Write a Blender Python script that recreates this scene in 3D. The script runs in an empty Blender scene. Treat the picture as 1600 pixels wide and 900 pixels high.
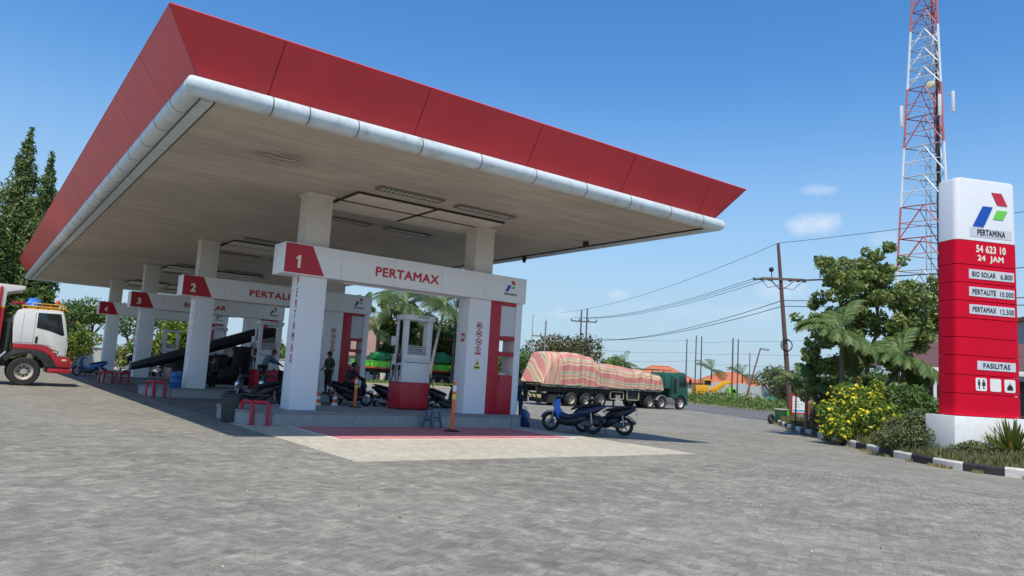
import bpy, bmesh, math, random
import numpy as np
from mathutils import Vector, Matrix, Euler
R = math.radians
rnd = random.Random(7)
sc = bpy.context.scene
COL = sc.collection

# ------------------------------------------------------------------ camera
cam_d = bpy.data.cameras.new("camera"); cam = bpy.data.objects.new("camera", cam_d); COL.objects.link(cam)
cam_d.sensor_width = 36; cam_d.lens = 25.58; cam_d.clip_end = 3000; cam_d.clip_start = 0.05
_X = Vector((1550, -230, -1137)).normalized(); _Yc = Vector((-847, -85, -1137)).normalized()
_Z = _X.cross(_Yc).normalized(); _Y = _Z.cross(_X)
_Rm = Matrix((_X, _Y, _Z))
cam.matrix_world = Matrix.Translation((0, 0, 1.6)) @ _Rm.to_4x4()
sc.camera = cam

# ------------------------------------------------------------------ light
SUN = Vector((-2.55, -2.9, 7.45)).normalized()
sun_d = bpy.data.lights.new("sun", 'SUN'); sun_d.energy = 3.3; sun_d.angle = R(0.5); sun_d.color = (1.0, 0.93, 0.80)
sun = bpy.data.objects.new("sun", sun_d); COL.objects.link(sun)
sun.rotation_euler = SUN.to_track_quat('Z', 'Y').to_euler()
world = bpy.data.worlds.new("World"); sc.world = world; world.use_nodes = True
wn = world.node_tree; wn.nodes.clear()
def N(nt, t, **k):
    n = nt.nodes.new(t)
    for a, b in k.items():
        if a == 'i':
            for q, v in b.items(): n.inputs[q].default_value = v
        else: setattr(n, a, b)
    return n
def Mth(nt, op, a, b=None, clamp=False):
    n = N(nt, 'ShaderNodeMath', operation=op, use_clamp=clamp)
    for i, x in enumerate((a, b)):
        if x is None: continue
        if isinstance(x, (int, float)): n.inputs[i].default_value = x
        else: nt.links.new(x, n.inputs[i])
    return n.outputs[0]
sky = N(wn, 'ShaderNodeTexSky', sky_type='NISHITA', sun_disc=False)
sky.sun_elevation = math.asin(SUN.z); sky.sun_rotation = math.pi / 2 - math.atan2(SUN.y, SUN.x)
sky.air_density = 1.0; sky.dust_density = 0.35; sky.ozone_density = 3.0; sky.altitude = 10
tcw = N(wn, 'ShaderNodeTexCoord')
nzw = N(wn, 'ShaderNodeTexNoise', i={'Scale': 26.0, 'Detail': 7.0, 'Roughness': 0.62}); wn.links.new(tcw.outputs['Generated'], nzw.inputs['Vector'])
cloud = None
# small fair-weather clouds: direction, half width, half height (radians), strength
for d, wa, hb, st in [((.836, .504, .212), .040, .017, .80), ((.832, .494, .254), .026, .009, .5), ((.697, .707, .118), .022, .010, .45), ((.642, .761, .088), .024, .009, .45),
                      ((.827, .545, .132), .045, .020, .42), ((.880, .435, .193), .028, .012, .35), ((.75, .65, .10), .09, .015, .18), ((.80, .58, .10), .07, .015, .22), ((-.5, .8, .2), .07, .02, .35), ((.4, -.9, .2), .07, .02, .3), ((-.9, -.1, .2), .08, .02, .4)]:
    D = Vector(d).normalized(); T = D.cross(Vector((0, 0, 1))).normalized(); U = T.cross(D)
    s = N(wn, 'ShaderNodeVectorMath', operation='SUBTRACT'); wn.links.new(tcw.outputs['Generated'], s.inputs[0]); s.inputs[1].default_value = D
    a = N(wn, 'ShaderNodeVectorMath', operation='DOT_PRODUCT'); wn.links.new(s.outputs[0], a.inputs[0]); a.inputs[1].default_value = T / wa
    b = N(wn, 'ShaderNodeVectorMath', operation='DOT_PRODUCT'); wn.links.new(s.outputs[0], b.inputs[0]); b.inputs[1].default_value = U / hb
    e = Mth(wn, 'ADD', Mth(wn, 'MULTIPLY', a.outputs['Value'], a.outputs['Value']), Mth(wn, 'MULTIPLY', b.outputs['Value'], b.outputs['Value']))
    f = Mth(wn, 'SUBTRACT', 1.0, e)
    f = Mth(wn, 'ADD', f, Mth(wn, 'MULTIPLY', Mth(wn, 'SUBTRACT', nzw.outputs[0], 0.55), 3.2))
    f = Mth(wn, 'MULTIPLY', f, 0.6, True)
    g = Mth(wn, 'SUBTRACT', 1.0, Mth(wn, 'MULTIPLY', e, 0.3), True)
    g = Mth(wn, 'MULTIPLY', Mth(wn, 'MULTIPLY', f, g), st)
    cloud = g if cloud is None else Mth(wn, 'MAXIMUM', cloud, g)
hsv = N(wn, 'ShaderNodeHueSaturation', i={'Saturation': 1.28, 'Value': 1.0}); wn.links.new(sky.outputs[0], hsv.inputs['Color'])
sx_ = N(wn, 'ShaderNodeSeparateXYZ'); wn.links.new(tcw.outputs['Generated'], sx_.inputs[0])
hz = N(wn, 'ShaderNodeMapRange', i={'From Min': 0.0, 'From Max': 0.42, 'To Min': 0.92, 'To Max': 0.0}, interpolation_type='SMOOTHSTEP'); wn.links.new(sx_.outputs['Z'], hz.inputs['Value'])
hm = N(wn, 'ShaderNodeMix', data_type='RGBA', i={'B': (2.2, 3.1, 3.95, 1)}); wn.links.new(hz.outputs[0], hm.inputs['Factor']); wn.links.new(hsv.outputs[0], hm.inputs['A'])
mx = N(wn, 'ShaderNodeMix', data_type='RGBA'); wn.links.new(cloud, mx.inputs['Factor']); wn.links.new(hm.outputs['Result'], mx.inputs['A']); mx.inputs['B'].default_value = (4.9, 5.0, 5.4, 1)
bg = N(wn, 'ShaderNodeBackground', i={'Strength': 0.135}); wn.links.new(mx.outputs['Result'], bg.inputs['Color'])
ow = N(wn, 'ShaderNodeOutputWorld'); wn.links.new(bg.outputs[0], ow.inputs['Surface'])
sc.view_settings.view_transform = 'Standard'; sc.view_settings.look = 'None'; sc.view_settings.gamma = 1.0
sc.view_settings.use_curve_mapping = False; sc.view_settings.exposure = 0.48
sc.cycles.max_bounces = 8; sc.cycles.diffuse_bounces = 4; sc.cycles.transparent_max_bounces = 8

# ------------------------------------------------------------------ materials
MATS = {}
def mat(name, col, rough=0.6, metal=0.0, var=0.06, vs=3.0, bump=0.0, bs=40.0, dirt=0.0, alpha_trans=0.0, spec=None, streak=False):
    if name in MATS: return MATS[name]
    m = bpy.data.materials.new(name); m.use_nodes = True; nt = m.node_tree
    b = nt.nodes['Principled BSDF']; b.inputs['Roughness'].default_value = rough; b.inputs['Metallic'].default_value = metal
    if spec is not None: b.inputs['Specular IOR Level'].default_value = spec
    tc = N(nt, 'ShaderNodeTexCoord')
    nz = N(nt, 'ShaderNodeTexNoise', i={'Scale': vs, 'Detail': 6.0, 'Roughness': 0.6}); nt.links.new(tc.outputs['Object'], nz.inputs['Vector'])
    c0 = tuple(max(0, c * (1 - var * 2)) for c in col[:3]) + (1,); c1 = tuple(min(1, c * (1 + var * 2)) for c in col[:3]) + (1,)
    cr = N(nt, 'ShaderNodeMix', data_type='RGBA', i={'A': c0, 'B': c1}); nt.links.new(nz.outputs[0], cr.inputs['Factor'])
    out = cr.outputs['Result']
    if dirt > 0:
        nd = N(nt, 'ShaderNodeTexNoise', i={'Scale': vs * 2.3, 'Detail': 8.0, 'Roughness': 0.7})
        if streak:
            mp = N(nt, 'ShaderNodeMapping'); mp.inputs['Scale'].default_value = (5, 5, .5); nt.links.new(tc.outputs['Object'], mp.inputs['Vector']); nt.links.new(mp.outputs[0], nd.inputs['Vector'])
        else: nt.links.new(tc.outputs['Object'], nd.inputs['Vector'])
        rp = N(nt, 'ShaderNodeMapRange', i={'From Min': 0.5, 'From Max': 0.78, 'To Min': 0.0, 'To Max': dirt}); nt.links.new(nd.outputs[0], rp.inputs['Value'])
        dm = N(nt, 'ShaderNodeMix', data_type='RGBA', i={'B': (0.10, 0.085, 0.065, 1)}); nt.links.new(rp.outputs[0], dm.inputs['Factor']); nt.links.new(out, dm.inputs['A']); out = dm.outputs['Result']
    nt.links.new(out, b.inputs['Base Color'])
    if bump > 0:
        nb = N(nt, 'ShaderNodeTexNoise', i={'Scale': bs, 'Detail': 4.0}); nt.links.new(tc.outputs['Object'], nb.inputs['Vector'])
        bp = N(nt, 'ShaderNodeBump', i={'Strength': bump, 'Distance': 0.02}); nt.links.new(nb.outputs[0], bp.inputs['Height']); nt.links.new(bp.outputs[0], b.inputs['Normal'])
    MATS[name] = m
    return m
def leafmat(name, cols=0, trans=0.3, rough=0.55):
    if name in MATS: return MATS[name]
    m = bpy.data.materials.new(name); m.use_nodes = True; nt = m.node_tree; b = nt.nodes['Principled BSDF']
    b.inputs['Roughness'].default_value = rough
    at = N(nt, 'ShaderNodeAttribute', attribute_name='rnd')
    cr = N(nt, 'ShaderNodeValToRGB'); el = cr.color_ramp.elements
    while len(el) < len(cols): el.new(0.5)
    for i, c in enumerate(cols): el[i].position = i / (len(cols) - 1); el[i].color = tuple(c) + (1,)
    nt.links.new(at.outputs['Fac'], cr.inputs['Fac']); nt.links.new(cr.outputs[0], b.inputs['Base Color'])
    tr = N(nt, 'ShaderNodeBsdfTranslucent'); nt.links.new(cr.outputs[0], tr.inputs['Color'])
    ms = N(nt, 'ShaderNodeMixShader', i={0: trans}); nt.links.new(b.outputs[0], ms.inputs[1]); nt.links.new(tr.outputs[0], ms.inputs[2])
    nt.links.new(ms.outputs[0], nt.nodes['Material Output'].inputs['Surface'])
    MATS[name] = m
    return m
def ground_mat(name, c0, c1, c2, s1=.35, s2=9.0, rough=0.9, paver=False, grid=False):
    m = bpy.data.materials.new(name); m.use_nodes = True; nt = m.node_tree; b = nt.nodes['Principled BSDF']; b.inputs['Roughness'].default_value = rough
    b.inputs['Specular IOR Level'].default_value = 0.25
    geo = N(nt, 'ShaderNodeNewGeometry')
    n1 = N(nt, 'ShaderNodeTexNoise', i={'Scale': s1, 'Detail': 8.0, 'Roughness': 0.65}); nt.links.new(geo.outputs['Position'], n1.inputs['Vector'])
    n2 = N(nt, 'ShaderNodeTexNoise', i={'Scale': s2, 'Detail': 5.0, 'Roughness': 0.7}); nt.links.new(geo.outputs['Position'], n2.inputs['Vector'])
    n3 = N(nt, 'ShaderNodeTexNoise', i={'Scale': 2.4, 'Detail': 9.0, 'Roughness': 0.75, 'Distortion': 0.6}); nt.links.new(geo.outputs['Position'], n3.inputs['Vector'])
    r1 = N(nt, 'ShaderNodeMapRange', i={'From Min': .35, 'From Max': .65}); nt.links.new(n1.outputs[0], r1.inputs['Value'])
    a = N(nt, 'ShaderNodeMix', data_type='RGBA', i={'A': c0 + (1,), 'B': c1 + (1,)}); nt.links.new(r1.outputs[0], a.inputs['Factor'])
    r3 = N(nt, 'ShaderNodeMapRange', i={'From Min': .48, 'From Max': .68, 'To Max': .85}); nt.links.new(n3.outputs[0], r3.inputs['Value'])
    q = N(nt, 'ShaderNodeMix', data_type='RGBA', i={'B': c2 + (1,)}); nt.links.new(a.outputs['Result'], q.inputs['A']); nt.links.new(r3.outputs[0], q.inputs['Factor'])
    col = q.outputs['Result']
    r2 = N(nt, 'ShaderNodeMapRange', i={'From Min': .3, 'From Max': .7, 'To Min': .80, 'To Max': 1.20}); nt.links.new(n2.outputs[0], r2.inputs['Value'])
    n4 = N(nt, 'ShaderNodeTexNoise', i={'Scale': 1.1, 'Detail': 3.0, 'Roughness': 0.5}); nt.links.new(geo.outputs['Position'], n4.inputs['Vector'])
    r4 = N(nt, 'ShaderNodeMapRange', i={'From Min': .60, 'From Max': .74, 'To Min': 1.0, 'To Max': .78}); nt.links.new(n4.outputs[0], r4.inputs['Value'])
    val = Mth(nt, 'MULTIPLY', r2.outputs[0], r4.outputs[0])
    n5 = N(nt, 'ShaderNodeTexNoise', i={'Scale': 42.0, 'Detail': 3.0, 'Roughness': 0.7}); nt.links.new(geo.outputs['Position'], n5.inputs['Vector'])
    r5 = N(nt, 'ShaderNodeMapRange', i={'From Min': .3, 'From Max': .7, 'To Min': .84, 'To Max': 1.16}); nt.links.new(n5.outputs[0], r5.inputs['Value'])
    val = Mth(nt, 'MULTIPLY', val, r5.outputs[0])
    n6 = N(nt, 'ShaderNodeTexNoise', i={'Scale': 13.0, 'Detail': 6.0, 'Roughness': 0.75}); nt.links.new(geo.outputs['Position'], n6.inputs['Vector'])
    r6 = N(nt, 'ShaderNodeMapRange', i={'From Min': .60, 'From Max': .70, 'To Min': 1.0, 'To Max': 1.28}); nt.links.new(n6.outputs[0], r6.inputs['Value'])
    val = Mth(nt, 'MULTIPLY', val, r6.outputs[0])
    if paver:
        at = N(nt, 'ShaderNodeAttribute', attribute_name='rnd'); oi = N(nt, 'ShaderNodeObjectInfo')
        fr = Mth(nt, 'FRACT', Mth(nt, 'ADD', at.outputs['Fac'], oi.outputs['Random']))
        fr = Mth(nt, 'ADD', Mth(nt, 'MULTIPLY', fr, 0.30), 0.85)
        val = Mth(nt, 'MULTIPLY', val, fr)
    if grid:
        br = N(nt, 'ShaderNodeTexBrick', offset=.5, i={'Color1': (1.05, 1.05, 1.05, 1), 'Color2': (.94, .94, .94, 1), 'Mortar': (.96, .94, .90, 1), 'Scale': 1.0, 'Mortar Size': .006, 'Brick Width': .21, 'Row Height': .105})
        mp = N(nt, 'ShaderNodeMapping'); mp.inputs['Rotation'].default_value = (0, 0, R(-28)); nt.links.new(geo.outputs['Position'], mp.inputs['Vector']); nt.links.new(mp.outputs[0], br.inputs['Vector'])
        vv = N(nt, 'ShaderNodeSeparateColor'); nt.links.new(br.outputs[0], vv.inputs[0]); val = Mth(nt, 'MULTIPLY', val, vv.outputs[0])
    hv = N(nt, 'ShaderNodeVectorMath', operation='SCALE'); nt.links.new(col, hv.inputs[0]); nt.links.new(val, hv.inputs['Scale'])
    nt.links.new(hv.outputs[0], b.inputs['Base Color'])
    bp = N(nt, 'ShaderNodeBump', i={'Strength': .5, 'Distance': .012}); nt.links.new(n2.outputs[0], bp.inputs['Height']); nt.links.new(bp.outputs[0], b.inputs['Normal'])
    MATS[name] = m
    return m
WHITE = mat('white_panel', (.87, .88, .88), .38, var=.02, vs=1.2, dirt=.08, streak=True)
REDP = mat('red_panel', (.50, .012, .028), .35, var=.08, vs=1.5, dirt=.12)
REDF = mat('red_fascia', (.70, .040, .048), .42, var=.14, vs=.5, dirt=.22, streak=True, bump=.6, bs=.9)
GUT = mat('white_gutter', (.60, .67, .69), .42, var=.08, vs=1.5, dirt=.45)
SOFF = mat('soffit_strip', (.44, .385, .335), .75, var=.14, vs=.5, dirt=.55)
DARK = mat('dark_gap', (.03, .028, .027), .8)
BLACK = mat('black_plastic', (.018, .018, .020), .42, var=.2)
RUB = mat('rubber', (.028, .027, .026), .85, var=.2, vs=8)
STEEL = mat('steel', (.45, .45, .44), .38, metal=.8)
GALV = mat('galvanised', (.42, .43, .44), .5, metal=.3)
CONC = mat('concrete_edge', (.40, .385, .355), .85, var=.12, vs=2, dirt=.35, bump=.2)
GLASS = mat('dark_glass', (.02, .026, .03), .08, var=.3)
REDL = mat('red_letter', (.55, .02, .045), .4)
BLKL = mat('black_letter', (.02, .022, .025), .5)
BLUEL = mat('blue_mark', (.01, .075, .42), .4)
GREENL = mat('green_mark', (.16, .62, .07), .4)
WLET = mat('white_letter', (.85, .82, .74), .4)
ORG = mat('orange_plastic', (.80, .14, .03), .45, var=.08)
YEL = mat('yellow_paint', (.72, .42, .02), .4)
WOOD = mat('trunk_bark', (.16, .13, .10), .9, var=.25, vs=6, bump=.5, bs=20)
CHROME = mat('headlamp', (.75, .75, .75), .12, metal=.6)

# ------------------------------------------------------------------ mesh helpers
class MB:
    def __init__(s): s.v = []; s.f = []; s.mi = []; s.m = 0; s.M = None
    def add(s, vs, fs):
        n = len(s.v)
        for p in vs: s.v.append(tuple(s.M @ Vector(p)) if s.M else tuple(p))
        for f in fs: s.f.append([n + i for i in f]); s.mi.append(s.m)
        return s
    def box(s, x0, x1, y0, y1, z0, z1, M=None):
        P = [Vector((x, y, z)) for x in (x0, x1) for y in (y0, y1) for z in (z0, z1)]
        if M: P = [M @ p for p in P]
        return s.add(P, [(0, 1, 3, 2), (4, 6, 7, 5), (0, 4, 5, 1), (2, 3, 7, 6), (0, 2, 6, 4), (1, 5, 7, 3)])
    def beam(s, a, b, w, h, roll=0):
        a = Vector(a); b = Vector(b); d = b - a; L = d.length
        q = d.to_track_quat('X', 'Z').to_matrix().to_4x4()
        return s.box(0, L, -w / 2, w / 2, -h / 2, h / 2, Matrix.Translation(a) @ q)
    def loft(s, rings, closed=False, cap=True):
        n = len(rings[0]); vs = [p for r in rings for p in r]; fs = []
        for i in range(len(rings) if closed else len(rings) - 1):
            j = (i + 1) % len(rings)
            for k in range(n):
                l = (k + 1) % n; fs.append((i * n + k, i * n + l, j * n + l, j * n + k))
        if cap and not closed: fs += [tuple(range(n))[::-1], tuple((len(rings) - 1) * n + k for k in range(n))]
        return s.add(vs, fs)
    def tube(s, pts, r, n=8, closed=False):
        pts = [Vector(p) for p in pts]; rings = []; m = len(pts)
        rr = r if isinstance(r, (list, tuple)) else [r] * m
        ref = None
        for i, p in enumerate(pts):
            if closed: d = pts[(i + 1) % m] - pts[i - 1]
            else: d = pts[min(i + 1, m - 1)] - pts[max(i - 1, 0)]
            d = d.normalized() if d.length > 1e-9 else Vector((0, 0, 1))
            if ref is None: ref = Vector((0, 0, 1)) if abs(d.z) < .9 else Vector((1, 0, 0))
            a = d.cross(ref).normalized(); b = a.cross(d).normalized(); ref = b
            rings.append([p + (a * math.cos(2 * math.pi * k / n) + b * math.sin(2 * math.pi * k / n)) * rr[i] for k in range(n)])
        return s.loft(rings, closed)
    def lathe(s, prof, n=20, axis='z', c=(0, 0, 0), closed=False):
        rings = []
        for r, z in prof:
            ring = []
            for k in range(n):
                a = 2 * math.pi * k / n; x, y = r * math.cos(a), r * math.sin(a)
                p = {'z': (x, y, z), 'y': (x, z, y), 'x': (z, x, y)}[axis]
                ring.append((p[0] + c[0], p[1] + c[1], p[2] + c[2]))
            rings.append(ring)
        return s.loft(rings, closed)
    def prism(s, poly, a0, a1, plane='xz'):
        def P(u, v, a): return {'xz': (u, a, v), 'xy': (u, v, a), 'yz': (a, u, v)}[plane]
        n = len(poly); vs = [P(u, v, a0) for u, v in poly] + [P(u, v, a1) for u, v in poly]
        fs = [tuple(range(n)), tuple(range(2 * n - 1, n - 1, -1))] + [(k, k + n, (k + 1) % n + n, (k + 1) % n) for k in range(n)]
        return s.add(vs, fs)
    def ball(s, c, r, n=12, m=8):
        r = (r, r, r) if isinstance(r, (int, float)) else r; rings = []
        for i in range(m + 1):
            t = math.pi * (i + .02) / (m + .04)
            rings.append([(c[0] + r[0] * math.sin(t) * math.cos(2 * math.pi * k / n), c[1] + r[1] * math.sin(t) * math.sin(2 * math.pi * k / n), c[2] + r[2] * math.cos(t)) for k in range(n)])
        return s.loft(rings)
    def mesh(s, name, mats, bevel=0, smooth=35):
        me = bpy.data.meshes.new(name); me.from_pydata(s.v, [], s.f)
        if not isinstance(mats, (list, tuple)): mats = [mats]
        for m in mats: me.materials.append(m)
        me.polygons.foreach_set('material_index', s.mi); 
        bm = bmesh.new(); bm.from_mesh(me); bmesh.ops.remove_doubles(bm, verts=bm.verts, dist=1e-5)
        bmesh.ops.recalc_face_normals(bm, faces=bm.faces)
        if bevel:
            es = [e for e in bm.edges if len(e.link_faces) == 2 and e.calc_face_angle(0) > R(30)]
            bmesh.ops.bevel(bm, geom=es, offset=bevel, segments=2, affect='EDGES', profile=.6, clamp_overlap=True)
        bm.to_mesh(me); bm.free()
        if smooth:
            me.shade_smooth(); me.set_sharp_from_angle(angle=R(smooth))
        else: me.shade_flat()
        return me
    def obj(s, name, mats, parent=None, bevel=0, smooth=35, **k):
        return link(name, s.mesh(name, mats, bevel, smooth), parent, **k)
def link(name, me, parent=None, loc=None, rz=None, kind=None, label=None):
    o = bpy.data.objects.new(name, me); COL.objects.link(o)
    if parent: o.parent = parent
    if loc: o.location = loc
    if rz is not None: o.rotation_euler = (0, 0, rz)
    if kind: o['kind'] = kind
    if label: o['label'] = label
    return o
def tag(o, label, cat, group=None):
    o['label'] = label; o['category'] = cat
    if group: o['group'] = group
    return o
def thing(name, label, cat, loc=(0, 0, 0), rz=0, group=None):
    o = bpy.data.objects.new(name, None); COL.objects.link(o); o.location = loc; o.rotation_euler = (0, 0, rz); o.empty_display_size = .3
    return tag(o, label, cat, group)
def struct(o): o['kind'] = 'structure'; return o
def copy_tree(o, loc=None, rz=None, label=None, parent=None):
    c = o.copy(); COL.objects.link(c)
    if parent: c.parent = parent
    if loc: c.location = loc
    if rz is not None: c.rotation_euler = (0, 0, rz)
    if label: c['label'] = label
    for ch in list(o.children): copy_tree(ch, parent=c)
    return c
_tc = {}
def text_mesh(s, mats, W, H, depth=.006, bold=.018, vertical=False):
    key = (s, W, H, bold, vertical, mats.name)
    if key in _tc: return _tc[key]
    cu = bpy.data.curves.new('lettering', 'FONT'); cu.body = s; cu.size = 1; cu.resolution_u = 3; cu.space_character = 1.03 + bold * 1.5
    if vertical: cu.body = '\n'.join(s); cu.align_x = 'CENTER'; cu.space_line = .92
    o = bpy.data.objects.new('tmp', cu); me = bpy.data.meshes.new_from_object(o); bpy.data.objects.remove(o); bpy.data.curves.remove(cu)
    n = len(me.vertices); co = np.empty(n * 3); me.vertices.foreach_get('co', co); co = co.reshape(-1, 3)
    polys = [list(p.vertices) for p in me.polygons]; bpy.data.meshes.remove(me)
    k_ = 8 if bold else 0; cs = []; fs_ = []
    for q in range(k_ + 1):   # stroke weight: shifted copies, each a hair in front of the last
        dx, dy = (0, 0) if q == k_ else (bold * math.cos(2 * math.pi * q / k_), bold * math.sin(2 * math.pi * q / k_))
        cs.append(co[:, :2] + np.array([dx, dy])); fs_ += [[v + q * n for v in p] for p in polys]
    zz = np.repeat(np.arange(k_ + 1), n) * .0003; co = np.concatenate(cs)
    mn = co.min(0); mxv = co.max(0); co = (co - (mn + mxv) / 2) / (mxv - mn)
    co = np.stack([co[:, 0] * W, -.001 - zz, co[:, 1] * H], 1)   # x right, z up, faces -y
    me = bpy.data.meshes.new('lettering'); me.from_pydata([tuple(v) for v in co], [], fs_); me.materials.append(mats); me.update(); me.shade_flat()
    _tc[key] = me
    return me
def text(s, m, W, H, parent, c, rz=0, name='lettering', **k):
    return link(name, text_mesh(s, m, W, H, **k), parent, loc=c, rz=rz)
LOGO = (([(2.5, 28.5), (13, 9), (32, 9), (21, 28.5)], 'r'), ([(-14, 5), (-33, -28.5), (-13, -28.5), (4.5, 5)], 'b'), ([(12, 1), (4.5, -14), (23, -14), (32, 1)], 'g'))
def logo(parent, c, s, mono=False):
    o = None
    mb = MB()
    for poly, k in LOGO:
        mb.m = 'rbg'.index(k); mb.prism([(u * s, v * s) for u, v in poly], -.004, .004)
    me = mb.mesh('emblem', [REDL, BLUEL, GREENL])
    return link('emblem', me, parent, loc=c)
def arc(cx, cy, r, a0, a1, n): return [(cx + r * math.cos(R(a0 + (a1 - a0) * i / n)), cy + r * math.sin(R(a0 + (a1 - a0) * i / n))) for i in range(n + 1)]
def rrect(x0, x1, y0, y1, r, n=4):
    return arc(x1 - r, y1 - r, r, 0, 90, n) + arc(x0 + r, y1 - r, r, 90, 180, n) + arc(x0 + r, y0 + r, r, 180, 270, n) + arc(x1 - r, y0 + r, r, 270, 360, n)
def ell(x, hw, zc, hh, n=12, p=.7, y=0):
    out = []
    for k in range(n):
        a = 2 * math.pi * (k + .5) / n; c, s_ = math.cos(a), math.sin(a)
        out.append((x, y + hw * math.copysign(abs(c) ** p, c), zc + hh * math.copysign(abs(s_) ** p, s_)))
    return out
# numpy foliage: many small folded leaves
def leaf_mesh(name, C, size, m, seed=0, aspect=.45, up=0.0, out=None, var=.35, down=0.0):
    rg = np.random.default_rng(seed); n = len(C)
    d = rg.normal(size=(n, 3)); 
    if out is not None: d += out * .5
    d[:, 2] += up - down
    d /= np.linalg.norm(d, axis=1)[:, None]
    t = rg.normal(size=(n, 3)) * .75 + np.array([0, 0, .5]) + (out * 2.0 if out is not None else 0); w = np.cross(d, t); w /= np.linalg.norm(w, axis=1)[:, None]
    nn = np.cross(d, w)
    s = (size * (1 + var * rg.normal(size=n)).clip(.4, 1.8))[:, None]
    P = np.stack([C - d * s * .5, C + w * s * aspect * .5 + nn * s * .06, C + d * s * .5, C - w * s * aspect * .5 + nn * s * .06], 1).reshape(-1, 3)
    me = bpy.data.meshes.new(name); me.vertices.add(4 * n); me.vertices.foreach_set('co', P.ravel())
    me.loops.add(4 * n); me.loops.foreach_set('vertex_index', np.arange(4 * n, dtype=np.int32))
    me.polygons.add(n); me.polygons.foreach_set('loop_start', np.arange(0, 4 * n, 4, dtype=np.int32))
    a = me.attributes.new('rnd', 'FLOAT', 'FACE'); a.data.foreach_set('value', rg.random(n).astype(np.float32))
    me.materials.append(m); me.update(calc_edges=True); me.validate()
    return me
def clumps(cl, n, seed=0, shell=.55):
    """points in ellipsoid clumps [(x,y,z,rx,ry,rz)...]; returns points, outward vectors"""
    rg = np.random.default_rng(seed); cl = np.array(cl, float)
    w = cl[:, 3] * cl[:, 4] + cl[:, 4] * cl[:, 5] + cl[:, 3] * cl[:, 5]; idx = rg.choice(len(cl), n, p=w / w.sum())
    d = rg.normal(size=(n, 3)); d /= np.linalg.norm(d, axis=1)[:, None]
    r = shell + (1 - shell) * rg.random(n) ** .6 + .10 * rg.normal(size=n)
    return cl[idx, :3] + d * r[:, None] * cl[idx, 3:], d
def crown_clumps(c, r, k, cr, seed):
    rg = random.Random(seed); out = []
    for i in range(k):
        while True:
            d = Vector((rg.uniform(-1, 1), rg.uniform(-1, 1), rg.uniform(-.8, 1)))
            if d.length < 1: break
        q = cr * rg.uniform(.6, 1.25)
        out.append((c[0] + d.x * r[0], c[1] + d.y * r[1], c[2] + d.z * r[2], q, q, q * .75))
    return out

# ================================================================== SETTING: ground
def g(x):
    t = min(1, max(0, (x - 13) / 9)); return -.3 * t * t * (3 - 2 * t)
def sheet(name, x0, x1f, y0, y1, m, dz=0.0, nx=40, ny=40, follow=True, z=0, thick=0):
    mb = MB(); vs = []; fs = []
    for j in range(ny + 1):
        y = y0 + (y1 - y0) * j / ny; xe = x1f(y) if callable(x1f) else x1f; xs = x0(y) if callable(x0) else x0
        for i in range(nx + 1):
            x = xs + (xe - xs) * i / nx; vs.append((x, y, (g(x) if follow else z) + dz))
    for j in range(ny):
        for i in range(nx): a = j * (nx + 1) + i; fs.append((a, a + 1, a + nx + 2, a + nx + 1))
    mb.add(vs, fs)
    o = mb.obj(name, m, smooth=0); return struct(o)
M_EARTH = ground_mat('dry_earth', (.20, .17, .115), (.13, .14, .07), (.30, .25, .17), .08, 3)
M_PAVE = ground_mat('grey_paving', (.180, .172, .146), (.235, .225, .190), (.33, .31, .26), .30, 7, grid=True)
M_PAVER = ground_mat('grey_paver', (.180, .172, .146), (.235, .225, .190), (.33, .31, .26), .30, 9, paver=True)
M_ROAD = ground_mat('asphalt', (.115, .115, .118), (.15, .148, .145), (.20, .19, .175), .15, 6)
M_APRON = ground_mat('pale_concrete', (.42, .385, .31), (.48, .44, .36), (.37, .34, .27), .5, 5)
M_REDZ = ground_mat('faded_red_paint', (.52, .16, .17), (.56, .21, .21), (.46, .26, .24), .8, 6)
M_WLINE = ground_mat('worn_white_line', (.62, .60, .55), (.70, .68, .63), (.50, .45, .38), 2, 9)
M_GRASSG = ground_mat('grass_soil', (.12, .135, .05), (.19, .165, .09), (.09, .12, .035), .5, 4)
xr = lambda y: 40.5 + .5 * (y - 27)
sheet('ground', -900, 1500, -300, 1500, M_EARTH, follow=False, z=-.37, nx=2, ny=2)
road_fn = lambda y: 58.6 + .45 * (y - 38.9)
sheet('road', lambda y: xr(y) - .5, road_fn, -60, 190, M_ROAD, follow=False, z=-.325, nx=1, ny=1)
kx = lambda y: road_fn(y) + .35
o = sheet('roadside_kerb', road_fn, kx, -60, 190, M_APRON, follow=False, z=-.25, nx=1, ny=1)
sheet('forecourt_paving', -40, xr, -20, 86, M_PAVE, nx=60, ny=20)
# individual pavers near the camera (herringbone), the 300 largest as parts, the rest joined
ca, sa = math.cos(R(28)), math.sin(R(28)); PW = .1055
inv = cam.matrix_world.inverted()
def view(p):
    c = inv @ Vector(p)
    if c.z > -.5: return None
    return 1137 * c.x / -c.z, 1137 * c.y / -c.z, -c.z
cands = []
for i in range(-10, 260):
    for j in range(-140, 200):
        r_ = (i - j) % 4
        if r_ == 0: w, h = 2, 1
        elif r_ == 3: w, h = 1, 2
        else: continue
        u = (i + w / 2) * PW; v = (j + h / 2) * PW
        x = u * ca - v * sa; y = u * sa + v * ca
        if x > 5.3 and x < 14.2 and y > 11.35: continue
        if x > 21.5: continue
        q = view((x, y, g(x)))
        if not q or q[2] > 15.5 or abs(q[0]) > 800 + 1500 / q[2] or q[1] < -1100: continue
        cands.append((q[2] + (0 if abs(q[0]) < 820 and q[1] > -470 else 100), x, y, w))
cands.sort()
pm = MB(); pm.prism([(-.1040, -.0515), (.1040, -.0515), (.1040, .0515), (-.1040, .0515)], -.02, 0, 'xy')
pme = pm.mesh('paver', M_PAVER, bevel=.0015, smooth=0)
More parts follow.
